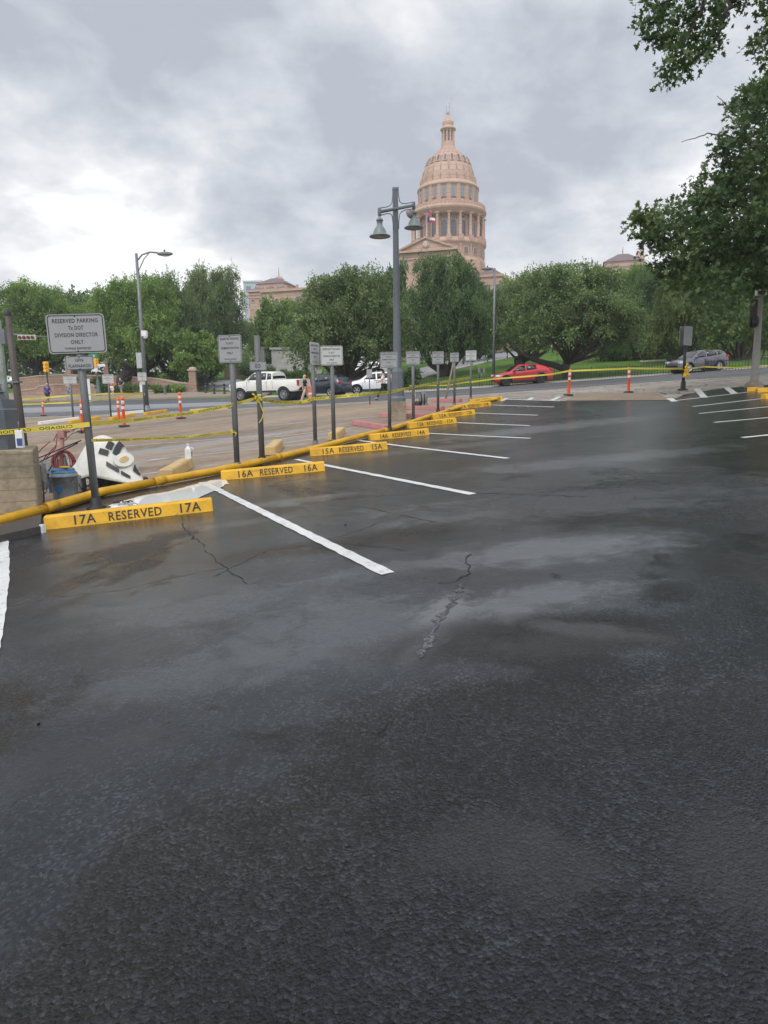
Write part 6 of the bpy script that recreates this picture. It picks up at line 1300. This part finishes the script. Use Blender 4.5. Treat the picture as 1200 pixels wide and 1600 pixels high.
def pillar(px, yt, yb, wpx_, Y, label, topr=.6):
    b = at(px, yb, Y); z0 = g(b.x, Y); H = at(px, yt, Y).z - z0; w_ = wpx_ / ppm(px, yb, Y); t = thing('gate_pillar', label, 'pillar', (b.x, Y, z0), 0, 'pink stone gate pillars')
    MB().box((0, 0, H * .22), (w_ * 1.18, w_ * 1.18, H * .44)).box((0, 0, H * .64), (w_, w_, H * .40)).build('shaft', M_STONE, t); MB().box((0, 0, H * .87), (w_ * 1.3, w_ * 1.3, H * .06)).lathe([(w_ * .6, H * .9), (w_ * .55, H * .95), (w_ * .3, H * .99), (.02, H)], 14).build('cap_stone', M_CAP, t); return t
pillar(303, 573, 613, 10.5, 70, 'pink stone gate pillar at the right end of the sloping wall')
pillar(109, 556, 592, 8, 86, 'tall stone pillar behind the nearest big sign')
pillar(169, 560, 604, 7, 84, 'slim stone pillar left of the forked oak trunk')
def iron_run(name, cat, label, a, b, H, step, group=None, rail=(.15, .9), bar=.022, spear=True, every=None):
    a = Vector(a[:2]); b = Vector(b[:2]); L = (b - a).length; n = int(L / step); ang = math.atan2(b.y - a.y, b.x - a.x); t = thing(name, label, cat, (a.x, a.y, g(a.x, a.y)), 0, group); d = (b - a) / n; z0 = t.location.z
    bm_ = MB(); P_ = [(d.x * i, d.y * i, g(a.x + d.x * i, a.y + d.y * i) - z0) for i in range(n + 1)]
    for x, y, z in P_: bm_.box((x, y, z + H / 2), (bar * 1.6, bar * 1.6, H), rz=ang); bm_.box((x, y, z + H + .03), (bar * 3, bar * 1.6, .09), rz=ang, taper=.2) if spear else None
    bm_.build('bars', M_IRON, t)
    for k in rail: MB().tube([(x, y, z + H * k) for x, y, z in P_[::6] + [P_[-1]]], bar * 1.5, 4, smooth=False).build('rail', M_IRON, t)
    for x, y, z in P_[::(every or 14)]: MB().box((x, y, z + (H + .15) / 2), (.06, .06, H + .15), rz=ang).build('fence_post', M_IRON, t)
    return t
FB = [gp(x, y) for x, y in ((640, 612), (770, 603.5), (868, 596.5), (1040, 585.5), (1210, 574.5))]
for p, q, lb in zip(FB[:-1], FB[1:], ['low iron fence between the lamppost and the slim streetlight', 'low iron fence behind the red crossover', 'low iron fence between the red car and the grey hatchback', 'low iron fence behind and right of the grey hatchback']):
    iron_run('iron_fence', 'fence', lb, (p.x, p.y + .5), (q.x, q.y + .5), .82, .20, 'low black iron fences')
p, q = at(480, 600, 60.5), at(562, 600, 60); iron_run('iron_fence', 'fence', 'pale looking iron fence between the navy and the white crossover', p, q, 1.25, .17, 'low black iron fences')
p, q = at(309, 600, 70), at(326, 600, 71); iron_run('iron_gate', 'gate', 'open black iron gate beside the stone gate pillar', p, q, 1.9, .16, rail=(.1, .35, .6, .98))
for px, Y, lb in [(321, 66, 'black bollard closest to the iron gate'), (334, 64, 'middle black bollard between gate and pickup'), (350, 63.5, 'black bollard just left of the white pickup')]:
    x = at(px, 600, Y).x; t = thing('bollard', lb, 'bollard', (x, Y, g(x, Y) + .13), 0, 'black bollards at the gate'); MB().lathe([(.14, 0), (.14, .06), (.10, .1), (.09, .75), (.13, .8), (.12, .88), (.05, .93)], 12).build('post', M_IRON, t); MB().lathe([(.102, .58), (.102, .68)], 12, cap=False).build('band', M_GALV, t)
for px, Y, lb, m in [(257, 66, 'pale slim bollard on the sidewalk under the stone wall', M_GALV)]:
    x = at(px, 600, Y).x; t = thing('bollard', lb, 'bollard', (x, Y, g(x, Y) + .13)); MB().lathe([(.13, 0), (.12, .7), (.14, .75), (.06, .95)], 12).build('post', m, t)
# red column by the blond pedestrian
x = at(486, 620, 45).x; t = thing('traffic_barrel', 'faded red upright barrel post behind the blond pedestrian', 'traffic barrel', (x, 45, g(x, 45))); MB().lathe([(.26, 0), (.26, .06), (.19, .08), (.17, .85), (.13, .95), (.10, 1.0)], 14).build('drum', mat('faded_barrel_red', (.50, .09, .05), .6), t); MB().lathe([(.185, .45), (.182, .58)], 14, cap=False).build('band', M_REFL, t)
# parking meter pair
x = at(754, 600, 56).x; t = thing('parking_meter', 'double headed grey parking meter left of the slim streetlight', 'parking meter', (x, 56.6, g(x, 56.6))); MB().tube([(0, 0, 0), (0, 0, 1.05)], .035, 8).box((0, 0, 1.05), (.42, .05, .05)).build('post', M_GALV, t)
for s_ in (-1, 1): MB().box((s_ * .2, 0, 1.22), (.2, .14, .3)).lathe([(.10, 0), (.09, .08), (.04, .12)], 10, (s_ * .2, 0, 1.37)).build('meter_head', M_GALV, t, bevel=.02)
# traffic signals
t = thing('traffic_signal', 'long mast arm at the left with a horizontal signal seen from behind', 'traffic signal', (at(-14, 600, 60).x, 60, g(-34, 60))); z = lambda py, Y=60: at(40, py, Y).z - t.location.z
MB().tube([(0, 0, 0), (0, 0, z(512))], .13, 10).build('pole', M_GALV, t); xa = at(82, 527, 60).x - t.location.x; MB().tube([(0, 0, z(518)), (xa, 0, z(528))], [.09, .05], 8).build('mast_arm', M_GALV, t)
xs0, xs1 = at(29, 527, 60).x - t.location.x, at(57, 527, 60).x - t.location.x; hd = MB().box(((xs0 + xs1) / 2, -.12, z(527.5)), (xs1 - xs0, .12, .42)).build('signal_head', mat('signal_back_pale', (.50, .46, .36), .6), t)
for i in range(4): MB().lathe([(.13, 0), (.13, .12), (.10, .12)], 12, M=Matrix.Translation((xs0 + (i + .6) * (xs1 - xs0) / 4.3, -.18, z(527.5))) @ Matrix.Rotation(R(90), 4, 'X')).build('lamp_tunnel', mat('dark_red_lens', (.10, .02, .015), .5), hd)
def ysignal(px, y0, y1, Y, base, label, m2=None):
    x = at(px, y0, Y).x; t = thing('traffic_signal', label, 'traffic signal', (x, Y, g(x, Y))); z = lambda py: at(px, py, Y).z - t.location.z
    MB().tube([(0, 0, 0), (0, 0, z(y1) + .1)], .07, 8).build('pole', m2 or M_IRON, t); MY = mat('signal_yellow', (.85, .42, .02), .4); h = z(y0) - z(y1); hd = MB().box((0, 0, z(y1) + h / 2), (.42, .28, h)).build('signal_head', MY, t, bevel=.04)
    for i in range(3): MB().lathe([(.15, 0), (.15, .22), (.12, .22)], 12, M=Matrix.Translation((0, -.14, z(y1) + h * (i + .5) / 3)) @ Matrix.Rotation(R(90), 4, 'X')).build('visor', MY, hd)
    return t
ysignal(71.5, 565, 582, 66, 600, 'yellow vertical traffic signal above the person in blue')
t = ysignal(150, 560, 574, 70, 622, 'traffic signal on a green pole right of the nearest sign, with street name plates', mat('green_grey_paint', (.07, .10, .10), .5)); z = lambda py: at(150, py, 70).z - t.location.z
MB().lathe([(.28, 0), (.28, .5), (.2, .6), (.16, 1.6), (.10, 1.7)], 10).build('base', mat('green_grey_paint', (.07, .10, .10), .5), t); sp = MB().box((-.15, -.18, z(556)), (.75, .04, .42)).build('street_name_plate', mat('green_sign', (.01, .22, .13), .4), t)
mb = MB(); text_into(mb, 'S', .16, .2, lambda a, b: (-.1 + a, -.205, z(556) - .1 + b)); mb.build('lettering', M_WHT, sp)
MB().box((.45, -.15, z(571)), (.95, .05, .26)).build('arrow_plate', M_WHT, t); MB().box((-.08, -.16, z(576)), (.5, .2, .6)).build('control_box', M_WHT, t)
# white and blue banner post near it
x = at(138, 600, 60).x; t = thing('white_post', 'thin white post right behind the nearest sign post', 'post', (x, 60, g(x, 60))); MB().box((0, 0, at(138, 592, 60).z - t.location.z - 1.2), (.28, .08, 2.4)).build('board', M_WHT, t); MB().tube([(0, .06, 0), (0, .06, 1.5)], .04, 6).build('post', M_GALV, t)
# park lamps and poles
for px, Y, y0, lb in [(623, 78, 556, 'dark thin park lamp right of the oak trunk by the road'), (724, 92, 552, 'dark park lamp left of the farthest reserved sign'), (792, 100, 548, 'dark park lamp behind the green cart'), (400, 66, 572, 'black park post behind the white pickup cab'), (461, 62, 571, 'left black post with a round top between pickup and navy crossover'), (479, 62, 571, 'right black post with a round top beside the blond pedestrian')]:
    x = at(px, 600, Y).x; t = thing('park_lamp', lb, 'park lamp', (x, Y, g(x, Y)), 0, 'black park lamps'); H = at(px, y0, Y).z - t.location.z; MB().lathe([(.12, 0), (.12, .2), (.06, .3), (.05, H - .4), (.08, H - .38)], 10).build('post', M_IRON, t); MB().lathe([(.09, H - .38), (.17, H - .25), (.17, H - .08), (.05, H)], 10).build('lantern', M_IRON, t)
# flagpole with two flags, in front of the dome
FY = 150; q = at(668.5, 560, FY); t = thing('flagpole', 'tall thin flagpole with the national and state flags in front of the colonnade', 'flagpole', (q.x, FY, g(q.x, FY))); z = lambda py: at(668.5, py, FY).z - t.location.z
MB().tube([(0, 0, 0), (0, 0, z(324))], [.10, .05], 8).ell((0, 0, z(323)), (.12, .12, .12), 8, 6).build('pole', M_GALV, t)
def flag(y0, y1, wd, cols, nm):
    H = z(y0) - z(y1); 
    N = 8
    def panel(u0, u1, v0, v1, m, name, par=None, off=0.0):
        V = []; 
        for i in range(N + 1):
            for j in (0, 1):
                u = u0 + (u1 - u0) * i / N; v = v0 if j == 0 else v1; x_ = -.08 + wd * u; V.append((x_ if False else -.06 - 0 + wd * u * .9, .22 * math.sin(u * 6 + v) + off, z(y1) + H * v - .55 * u * H * .5))
        return MB().add(V, [(i * 2, i * 2 + 2, i * 2 + 3, i * 2 + 1) for i in range(N)], True).build(name, m, par or t)
    return panel
fl = flag(327, 337, 1.1, None, 'flag'); f1 = fl(0, 1, 0, 1, mat('flag_red_white', (.60, .28, .28), .8), 'flag'); 
for k in range(6): fl(.0, 1, k / 6.5, k / 6.5 + .07, mat('flag_red', (.45, .03, .04), .8), 'stripe', f1, -.02)
fl(0, .42, .5, 1, mat('flag_blue', (.04, .06, .22), .8), 'canton', f1, -.03)
fl = flag(339, 347, 1.9, None, 'flag'); f2 = fl(0, 1, .5, 1, mat('flag_white', (.75, .75, .75), .8), 'flag'); fl(0, 1, 0, .5, mat('flag_red', (.45, .03, .04), .8), 'lower_stripe', f2); fl(0, .33, 0, 1, mat('flag_blue', (.04, .06, .22), .8), 'hoist_band', f2, -.03)
# monument with steps on the lawn behind the pickup
q = onG(at(452, 575, 98).x, 98); t = thing('stone_monument', 'pale stepped stone monument on the lawn behind the white pickup', 'monument', (q.x, q.y, q.z)); z = lambda py: at(452, py, 98).z - q.z; MS = mat('weathered_pale_stone', (.36, .35, .33), .8, .15, 1)
for i, (a, b) in enumerate([(9.5, 0), (8.2, .45), (7.0, .9)]): MB().box((0, 0, b + .225 - (0.1 if i == 0 else 0)), (a, 4.5 - i * .7, .45 + (.2 if i == 0 else 0))).build('step', MS, t)
MB().box((0, 0, 1.35 + (z(547) - 1.35) / 2), (4.6, 2, z(547) - 1.35)).build('block', MS, t, bevel=.05); MB().box((0, 0, z(547) + .15), (5.0, 2.4, .3)).build('cap_stone', MS, t)
q = onG(at(408, 565, 100).x, 100); t = thing('stone_monument', 'slim grey stone block left of the stepped monument', 'monument', (q.x, q.y, q.z)); MB().box((0, 0, 1.8), (1.1, 1, 3.8)).build('block', MS, t, bevel=.05); MB().box((0, 0, 3.78), (1.4, 1.3, .2)).build('cap_stone', MS, t)

# backpack sprayer, milk jug
q = gp(661, 634); t = thing('backpack', 'black and grey backpack sprayer standing by the faded red stops', 'backpack', (q.x, q.y, q.z), R(15)); s = 1 / ppm(661, 630, q.y)
MB().ell((.04, .1, .29), (.20, .15, .30), 14, 10).box((.04, .1, .06), (.36, .26, .12)).build('bag', mat('grey_fabric', (.20, .20, .20), .8, .3, 9), t); 
for a in (-.09, .05): MB().tube([(a, -.03, .05), (a, -.08, .25), (a, -.03, .48), (a, .08, .56)], .026, 6).build('strap', M_BLK, t)
MB().lathe([(.13, 0), (.13, .16), (.09, .2)], 12, (-.24, 0, 0)).build('motor', M_BLK, t); MB().tube([(-.28, 0, .12), (-.33, .05, .40), (-.36, .05, .62)], .014, 6).build('wand', mat('yellow_wand', (.6, .4, .05), .5), t)
q = gp(294, 733); zt_ = g(q.x, q.y) + .013 + .19; a1 = at(294, 728, q.y + .12); t = thing('milk_jug', 'translucent plastic jug with a red label standing on the tan stop', 'jug', (a1.x + .02, a1.y, zt_), R(8)); 
MB().lathe([(.085, 0), (.09, .02), (.09, .17), (.08, .21), (.045, .25), (.025, .27), (.025, .295)], 4, ph=R(45), smooth=False).build('bottle', mat('milky_plastic', (.66, .68, .66), .35), t, bevel=.012); MB().lathe([(.03, .29), (.03, .315)], 12).build('cap', M_WHT, t); MB().tube([(.055, 0, .24), (.10, 0, .21), (.09, 0, .12)], .012, 6).build('handle', mat('milky_plastic', (.66, .68, .66), .35), t); MB().box((.066, -.01, .10), (.006, .09, .10)).build('label', mat('red_label', (.45, .05, .06), .5), t)

# ------------------------------------------------------------ striping gear behind the pedestal
def Q(px, py, Y): return at(px, py, Y)
YB = 10.6
def at_local(t, px, py, Y): return at(px, py, Y) - t.location
# bucket
q = gp(103, 778); t = thing('bucket', 'grey blue paint bucket with a blue diamond mark and rags on top', 'bucket', (q.x, q.y, q.z), 0); Hh = at(103, 739, q.y).z - q.z; rr_ = 20 / ppm(103, 760, q.y)
MB().lathe([(rr_ * .88, 0), (rr_ * .97, Hh * .85), (rr_ * 1.06, Hh * .86), (rr_ * 1.06, Hh * .92), (rr_ * 1.0, Hh * .93), (rr_ * 1.0, Hh), (rr_ * .93, Hh), (rr_ * .9, Hh * .9)], 28).build('pail', mat('splashed_bucket', (.22, .25, .28), .5, .35, 8), t)
MB().add([(-.07, -rr_ * .985, Hh * .42), (0, -rr_ * .97, Hh * .26), (.07, -rr_ * .985, Hh * .42), (0, -rr_ * 1.0, Hh * .58)], [(0, 1, 2, 3)]).build('diamond_mark', mat('blue_mark', (.04, .20, .45), .4), t)
mb = MB(); r_ = random.Random(2); mb.ell((0, 0, Hh), (rr_ * .95, rr_ * .95, .07), 14, 8)
for i in range(6): mb.ell((r_.uniform(-.1, .1), r_.uniform(-.1, .05), Hh + .05), (.08, .07, .04), 8, 6)
mb.build('blue_rags', mat('blue_cloth', (.07, .17, .28), .8, .4, 12), t); MB().ell((.06, -.08, Hh + .10), (.09, .05, .02), 8, 6).build('orange_glove', mat('orange_glove', (.6, .3, .03), .7), t); MB().tube([(-rr_ * 1.05, 0, Hh * .88), (-rr_ * .9, -rr_ * .7, Hh * .62), (0, -rr_ * 1.12, Hh * .5), (rr_ * .9, -rr_ * .7, Hh * .62), (rr_ * 1.05, 0, Hh * .88)], .006, 6).build('bail_handle', M_GALV, t)
q = gp(80, 772); t = thing('bucket', 'second smaller navy bucket half hidden left of the blue diamond bucket', 'bucket', (q.x, q.y + .25, q.z)); MB().lathe([(.14, 0), (.16, .33), (.17, .33), (.17, .36), (.15, .36)], 22).build('pail', mat('navy_bucket', (.03, .05, .12), .4), t); MB().tube([(-.16, 0, .33), (0, -.17, .2), (.16, 0, .33)], .006, 6).build('bail_handle', M_GALV, t)
# white fibreglass shell
q = gp(165, 770); YS_ = q.y + .35; t = thing('fibreglass_shell', 'battered white plastic engine shell with black vents lying behind the nearest post', 'machine cover', (q.x, YS_, g(q.x, YS_)))
LP = lambda px, py, dy=0.0: at(px, py, YS_ + dy) - t.location
secs = [  # along the shell: lower front edge, crest, far edge
    (LP(107, 737, .1), LP(120, 722, .2), LP(130, 715, .5), LP(125, 735, .8)), (LP(118, 749, -.1), LP(124, 715, .1), LP(140, 690, .5), LP(140, 730, .95)), (LP(140, 744, -.25), LP(142, 712, -.05), LP(158, 680, .4), LP(165, 720, .95)),
    (LP(160, 748, -.32), LP(160, 714, -.12), LP(176, 684, .35), LP(185, 712, .85)), (LP(182, 752, -.35), LP(182, 722, -.15), LP(193, 697, .25), LP(200, 716, .7)), (LP(205, 756, -.32), LP(206, 736, -.15), LP(210, 724, .1), LP(214, 728, .5)), (LP(224, 757, -.25), LP(224, 750, -.15), LP(224, 747, 0), LP(222, 748, .3))]
mb = MB(); V = []; NS, NC = 25, 15
def cat_(ps, u):
    n = len(ps) - 1; x = min(u * n, n - 1e-6); i = int(x); f = x - i; p0_, p1_, p2_, p3_ = ps[max(i - 1, 0)], ps[i], ps[i + 1], ps[min(i + 2, n)]
    return .5 * ((2 * p1_) + (p2_ - p0_) * f + (2 * p0_ - 5 * p1_ + 4 * p2_ - p3_) * f * f + (3 * p1_ - p0_ - 3 * p2_ + p3_) * f ** 3)
def shell(u, v): return cat_([cat_(list(s_), v) for s_ in secs], u)
for i in range(NS):
    for j in range(NC): V.append(shell(i / (NS - 1), j / (NC - 1)))
mb.add(V, [(i * NC + j, (i + 1) * NC + j, (i + 1) * NC + j + 1, i * NC + j + 1) for i in range(NS - 1) for j in range(NC - 1)], True); o = mb.build('shell', mat('dirty_white_fibreglass', (.62, .61, .55), .45, .14, 4, bump=.004, bscale=12), t); so_ = o.modifiers.new('s', 'SOLIDIFY'); so_.thickness = .02
def patch(u0, u1, v0, v1, nm, m, off=.022, sk=0.0):
    V = []; N = 6
    for i in range(N + 1):
        for j in range(N + 1):
            u = u0 + (u1 - u0) * i / N; v = v0 + (v1 - v0) * j / N + sk * i / N; p = shell(u, v); a = shell(u + .01, v) - p; b = shell(u, min(v + .01, 1)) - shell(u, v); nn = b.cross(a).normalized(); nn = -nn if nn.y > 0 else nn; V.append(p + nn * off)
    MB().add(V, [(i * (N + 1) + j, (i + 1) * (N + 1) + j, (i + 1) * (N + 1) + j + 1, i * (N + 1) + j + 1) for i in range(N) for j in range(N)], True).build(nm, m, t)
for a in [(.44, .56, .36, .43, .0), (.50, .58, .45, .55, .0), (.60, .67, .42, .62, 0), (.60, .68, .64, .74, 0), (.56, .70, .22, .28, -.05), (.72, .82, .16, .22, -.03), (.84, .93, .34, .62, 0)]: patch(*a[:4], 'vent', M_TRIM, sk=a[4])
mb = MB(); c = shell(.73, .42); a = (shell(.78, .42) - c); b = (shell(.73, .52) - c); nn = b.cross(a).normalized(); nn = -nn if nn.y > 0 else nn
u_ = a.normalized(); v_ = nn.cross(u_).normalized()
for (ra, rb, off, nm, m) in ((.135, .20, .035, 'end_disc', mat('dirty_white_fibreglass', (.62, .61, .55), .45)), (.055, .10, .042, 'tan_stain_patch', mat('tan_patch', (.48, .34, .15), .7, .3, 9))):
    V = [c + nn * off + u_ * (ra * math.cos(2 * math.pi * i / 24)) + v_ * (rb * math.sin(2 * math.pi * i / 24)) for i in range(24)]; MB().add(V + [p - nn * .03 for p in V], [tuple(range(24))] + [(i, (i + 1) % 24, (i + 1) % 24 + 24, i + 24) for i in range(24)], False).build(nm, m, t)
MB().tube([LP(222, 752, -.2), LP(236, 757, -.2), LP(250, 760, -.1)], .012, 6).build('strap', M_WHT, t)
# black cable coil below the shell
q = gp(140, 770); t = thing('cable_coil', 'tangle of black cables under the white engine shell', 'cable', (q.x, q.y - .05, q.z)); mb = MB(); r_ = random.Random(8)
for i in range(9):
    cx_ = r_.uniform(-.15, .75); rad_ = r_.uniform(.10, .19); n_ = 16; ph_ = r_.uniform(0, 6); pts = [Vector((cx_ + rad_ * 1.25 * math.cos(2 * math.pi * k / n_ * .85 + ph_), .1 + r_.uniform(-.01, .01) + .06 * math.sin(k * .5), .17 + rad_ * .8 * math.sin(2 * math.pi * k / n_ * .85 + ph_))) for k in range(n_ + 1)]; mb.tube(pts, .009, 6)
mb.build('cables', M_BLK, t); MB().box((.35, .28, .12), (.8, .25, .24)).build('motor_block', mat('greasy_metal', (.12, .11, .10), .6, .4, 10), t, bevel=.03); MB().box((-.25, .18, .15), (.22, .22, .30)).build('pale_case', mat('pale_grey_case', (.25, .25, .24), .6, .3, 9), t, bevel=.02)
# pink pump stand with red hose coil
q = gp(92, 752); t = thing('airless_pump', 'pink paint pump on a stand wrapped in coiled red hose behind the bucket', 'pump', (q.x, q.y, q.z)); T = lambda px, py, dy=0.0: at(px, py, q.y + dy) - t.location; MP = mat('faded_pink_metal', (.38, .20, .17), .6, .25, 8)
MB().box(T(97, 678), (.14, .14, .16)).tube([T(97, 680), T(96, 740)], .045, 10).box(T(103, 672), (.30, .10, .05)).build('pump_body', MP, t, bevel=.01)
for a, b in (((96, 700), (66, 752)), ((98, 700), (112, 752))): MB().tube([T(*a), T(*b)], .018, 6).build('stand_leg', M_GALV, t)
MB().box(T(84, 728, .1), (.42, .2, .28)).build('pale_panel', mat('pale_grey_case', (.25, .25, .24), .6, .3, 9), t)
mb = MB(); MH = mat('red_hose', (.26, .045, .05), .5, .2, 9); c = T(100, 722, -.12)
for i in range(7):
    n_ = 22; rx_, rz_ = .15 + .012 * i, .24 - .008 * i; mb.tube([c + Vector((.06 * math.sin(i) + rx_ * math.cos(2 * math.pi * k / n_), .02 * i - .06, rz_ * math.sin(2 * math.pi * k / n_))) for k in range(n_ + 1)], .012, 6)
mb.build('hose_coil', MH, t)
MB().tube([T(78, 690, .1), T(66, 700, .1), T(54, 714, .1), T(60, 730, .1), T(72, 712, .05), T(88, 696)], .012, 6).tube([T(84, 688), T(90, 676, -.05), T(87, 700, -.1), T(72, 716)], .010, 6).build('loose_hose', MH, t)
MB().tube([T(104, 676), T(118, 670), T(126, 668), T(128, 678)], .008, 6).tube([T(100, 690), T(112, 678), T(128, 672)], .006, 5).build('thin_hose', M_BLK, t)
for (a, b, lb) in [((52, 719), (127, 688), 'upper black rod leaning over the pump towards the right'), ((58, 724), (122, 692), 'lower black rod leaning over the pump, beside the upper one')]:
    A_, B_ = at(*a, q.y - .45), at(*b, q.y - .25); tag(MB().tube([A_, A_.lerp(B_, .5), B_], .013, 8).build('spray_rod', mat('dark_rod', (.02, .02, .035), .5)), lb, 'rod', 'spray rods')
# hand truck beside the pedestal
q = gp(62, 790); t = thing('hand_truck', 'grey hand truck stacked with worn boxes beside the near pedestal', 'hand truck', (q.x, q.y + .25, q.z)); T = lambda px, py, dy=.2: at(px, py, q.y + dy) - t.location
for a in ((56, 722, 56, 790), (66, 722, 69, 788)): MB().tube([T(a[0], a[1]), T(a[2], a[3])], .013, 8).build('rail', M_GALV, t)
mb = MB()
for k in range(7): y_ = 730 + k * 9; mb.tube([T(56, y_), T(67, y_)], .010, 6)
mb.build('rungs', M_GALV, t); MB().box(T(62, 745, .35), (.16, .18, .42)).build('worn_box', mat('worn_grey_box', (.22, .22, .21), .6, .4, 12), t, bevel=.01); MB().box(T(60, 770, .1), (.07, .04, .13)).build('red_tag', mat('red_label', (.45, .05, .06), .5), t); MB().tube([T(68, 752), T(73, 756), T(73, 768), T(68, 772)], .009, 6).build('handle', M_GALV, t)
# grey pipe
A_, B_ = gp(30, 812), gp(226, 757); pts = [Vector((p.x, p.y, g(p.x, p.y) + .066)) for p in resample([A_, B_], .5)]; o = Vector(pts[0]); t = thing('grey_pipe', 'grey plastic pipe lying behind the yellow pipe from the pedestal to the engine shell', 'pipe', o)
MB().tube([p - o for p in pts], .062, 14).build('tube', mat('grey_pipe_paint', (.12, .13, .14), .45, .15), t); e = pts[-1] - o; d = (pts[-1] - pts[-2]).normalized(); MB().tube([e - d * .1, e + d * .03], [.075, .075], 14).build('end_collar', M_IRON, t)
# debris in the puddle behind the 17A stop and small things on the asphalt
for k, (px, py) in enumerate([(190, 789), (197, 786), (204, 790), (182, 786)]):
    p = gp(px, py, .02); tag(MB().box((0, 0, .012), (.09, .05, .025), rz=k * 1.1).tube([(0, 0, .02), (.05, .04, .03), (.1, .0, .02)], .008, 5).build('debris', M_IRON if k % 2 else mat('pale_debris', (.30, .29, .27), .7)), 'scrap of metal debris behind the 17A stop at the foot of the nearest post', 'debris', 'metal scraps behind the 17A stop').location = p
rr = random.Random(21)
for k in range(9):
    px, py = rr.choice([(495, 820), (540, 820), (500, 819), (880, 830), (640, 860), (870, 985), (60, 1130)]) if k < 7 else (rr.uniform(60, 1150), rr.uniform(700, 1350)); p = gp(px, py, .014); r0 = rr.uniform(.004, .011)
    o = MB().ell((0, 0, r0 * .4), (r0 * rr.uniform(.8, 1.5), r0, r0 * .6), 6, 4).build('pebble', M_IRON); o.location = p; tag(o, 'tiny pebble lying on the wet asphalt', 'pebble', 'pebbles on the asphalt')
# distant wood behind everything
rg = np.random.default_rng(77); C = [(x + rg.uniform(-4, 4), 195 + rg.uniform(-12, 25) + (40 if -20 < x < 90 else 0), 13 + rg.uniform(0, 6.5), 5.5, 3.2) for x in np.arange(-210, 240, 3.4)]
C += [(x + rg.uniform(-3, 3), 150 + rg.uniform(-8, 8), 11 + rg.uniform(0, 2.5), 4, 2.5) for x in np.arange(-150, 150, 4)]
C += [(x + rg.uniform(-2, 2), 138 + rg.uniform(-5, 5), 8 + rg.uniform(0, 3), 3, 2.0) for x in np.arange(-170, -10, 3.5)]
me = leaves('far_wood', C, rg, .75, 60, 5, .2, tl=(.8, 2.0), jit=.3); me.materials.append(M_LIVE); o = bpy.data.objects.new('far_wood', me); COL.objects.link(o); o['kind'] = 'stuff'; o['label'] = 'hazy belt of distant trees closing the view under the near crowns'; o['category'] = 'wood'

# ------------------------------------------------------------ the air between here and the capitol
hz_ = MB().box((0, 1500, 50), (6040, 5040, 112)); M_HAZE = bpy.data.materials.new('haze_air'); M_HAZE.use_nodes = True; t_ = NT(M_HAZE.node_tree); t_.N.remove(t_.N['Principled BSDF'])
v_ = t_.n('ShaderNodeVolumePrincipled'); v_.inputs['Color'].default_value = (.93, .95, 1.0, 1); v_.inputs['Density'].default_value = HAZE; v_.inputs['Anisotropy'].default_value = .2; t_.link(v_.outputs[0], t_.N['Material Output'].inputs['Volume'])
o = hz_.build('haze', M_HAZE); o['kind'] = 'stuff'; o['label'] = 'thin pale haze in the air between the lot and the capitol'; o['category'] = 'haze'
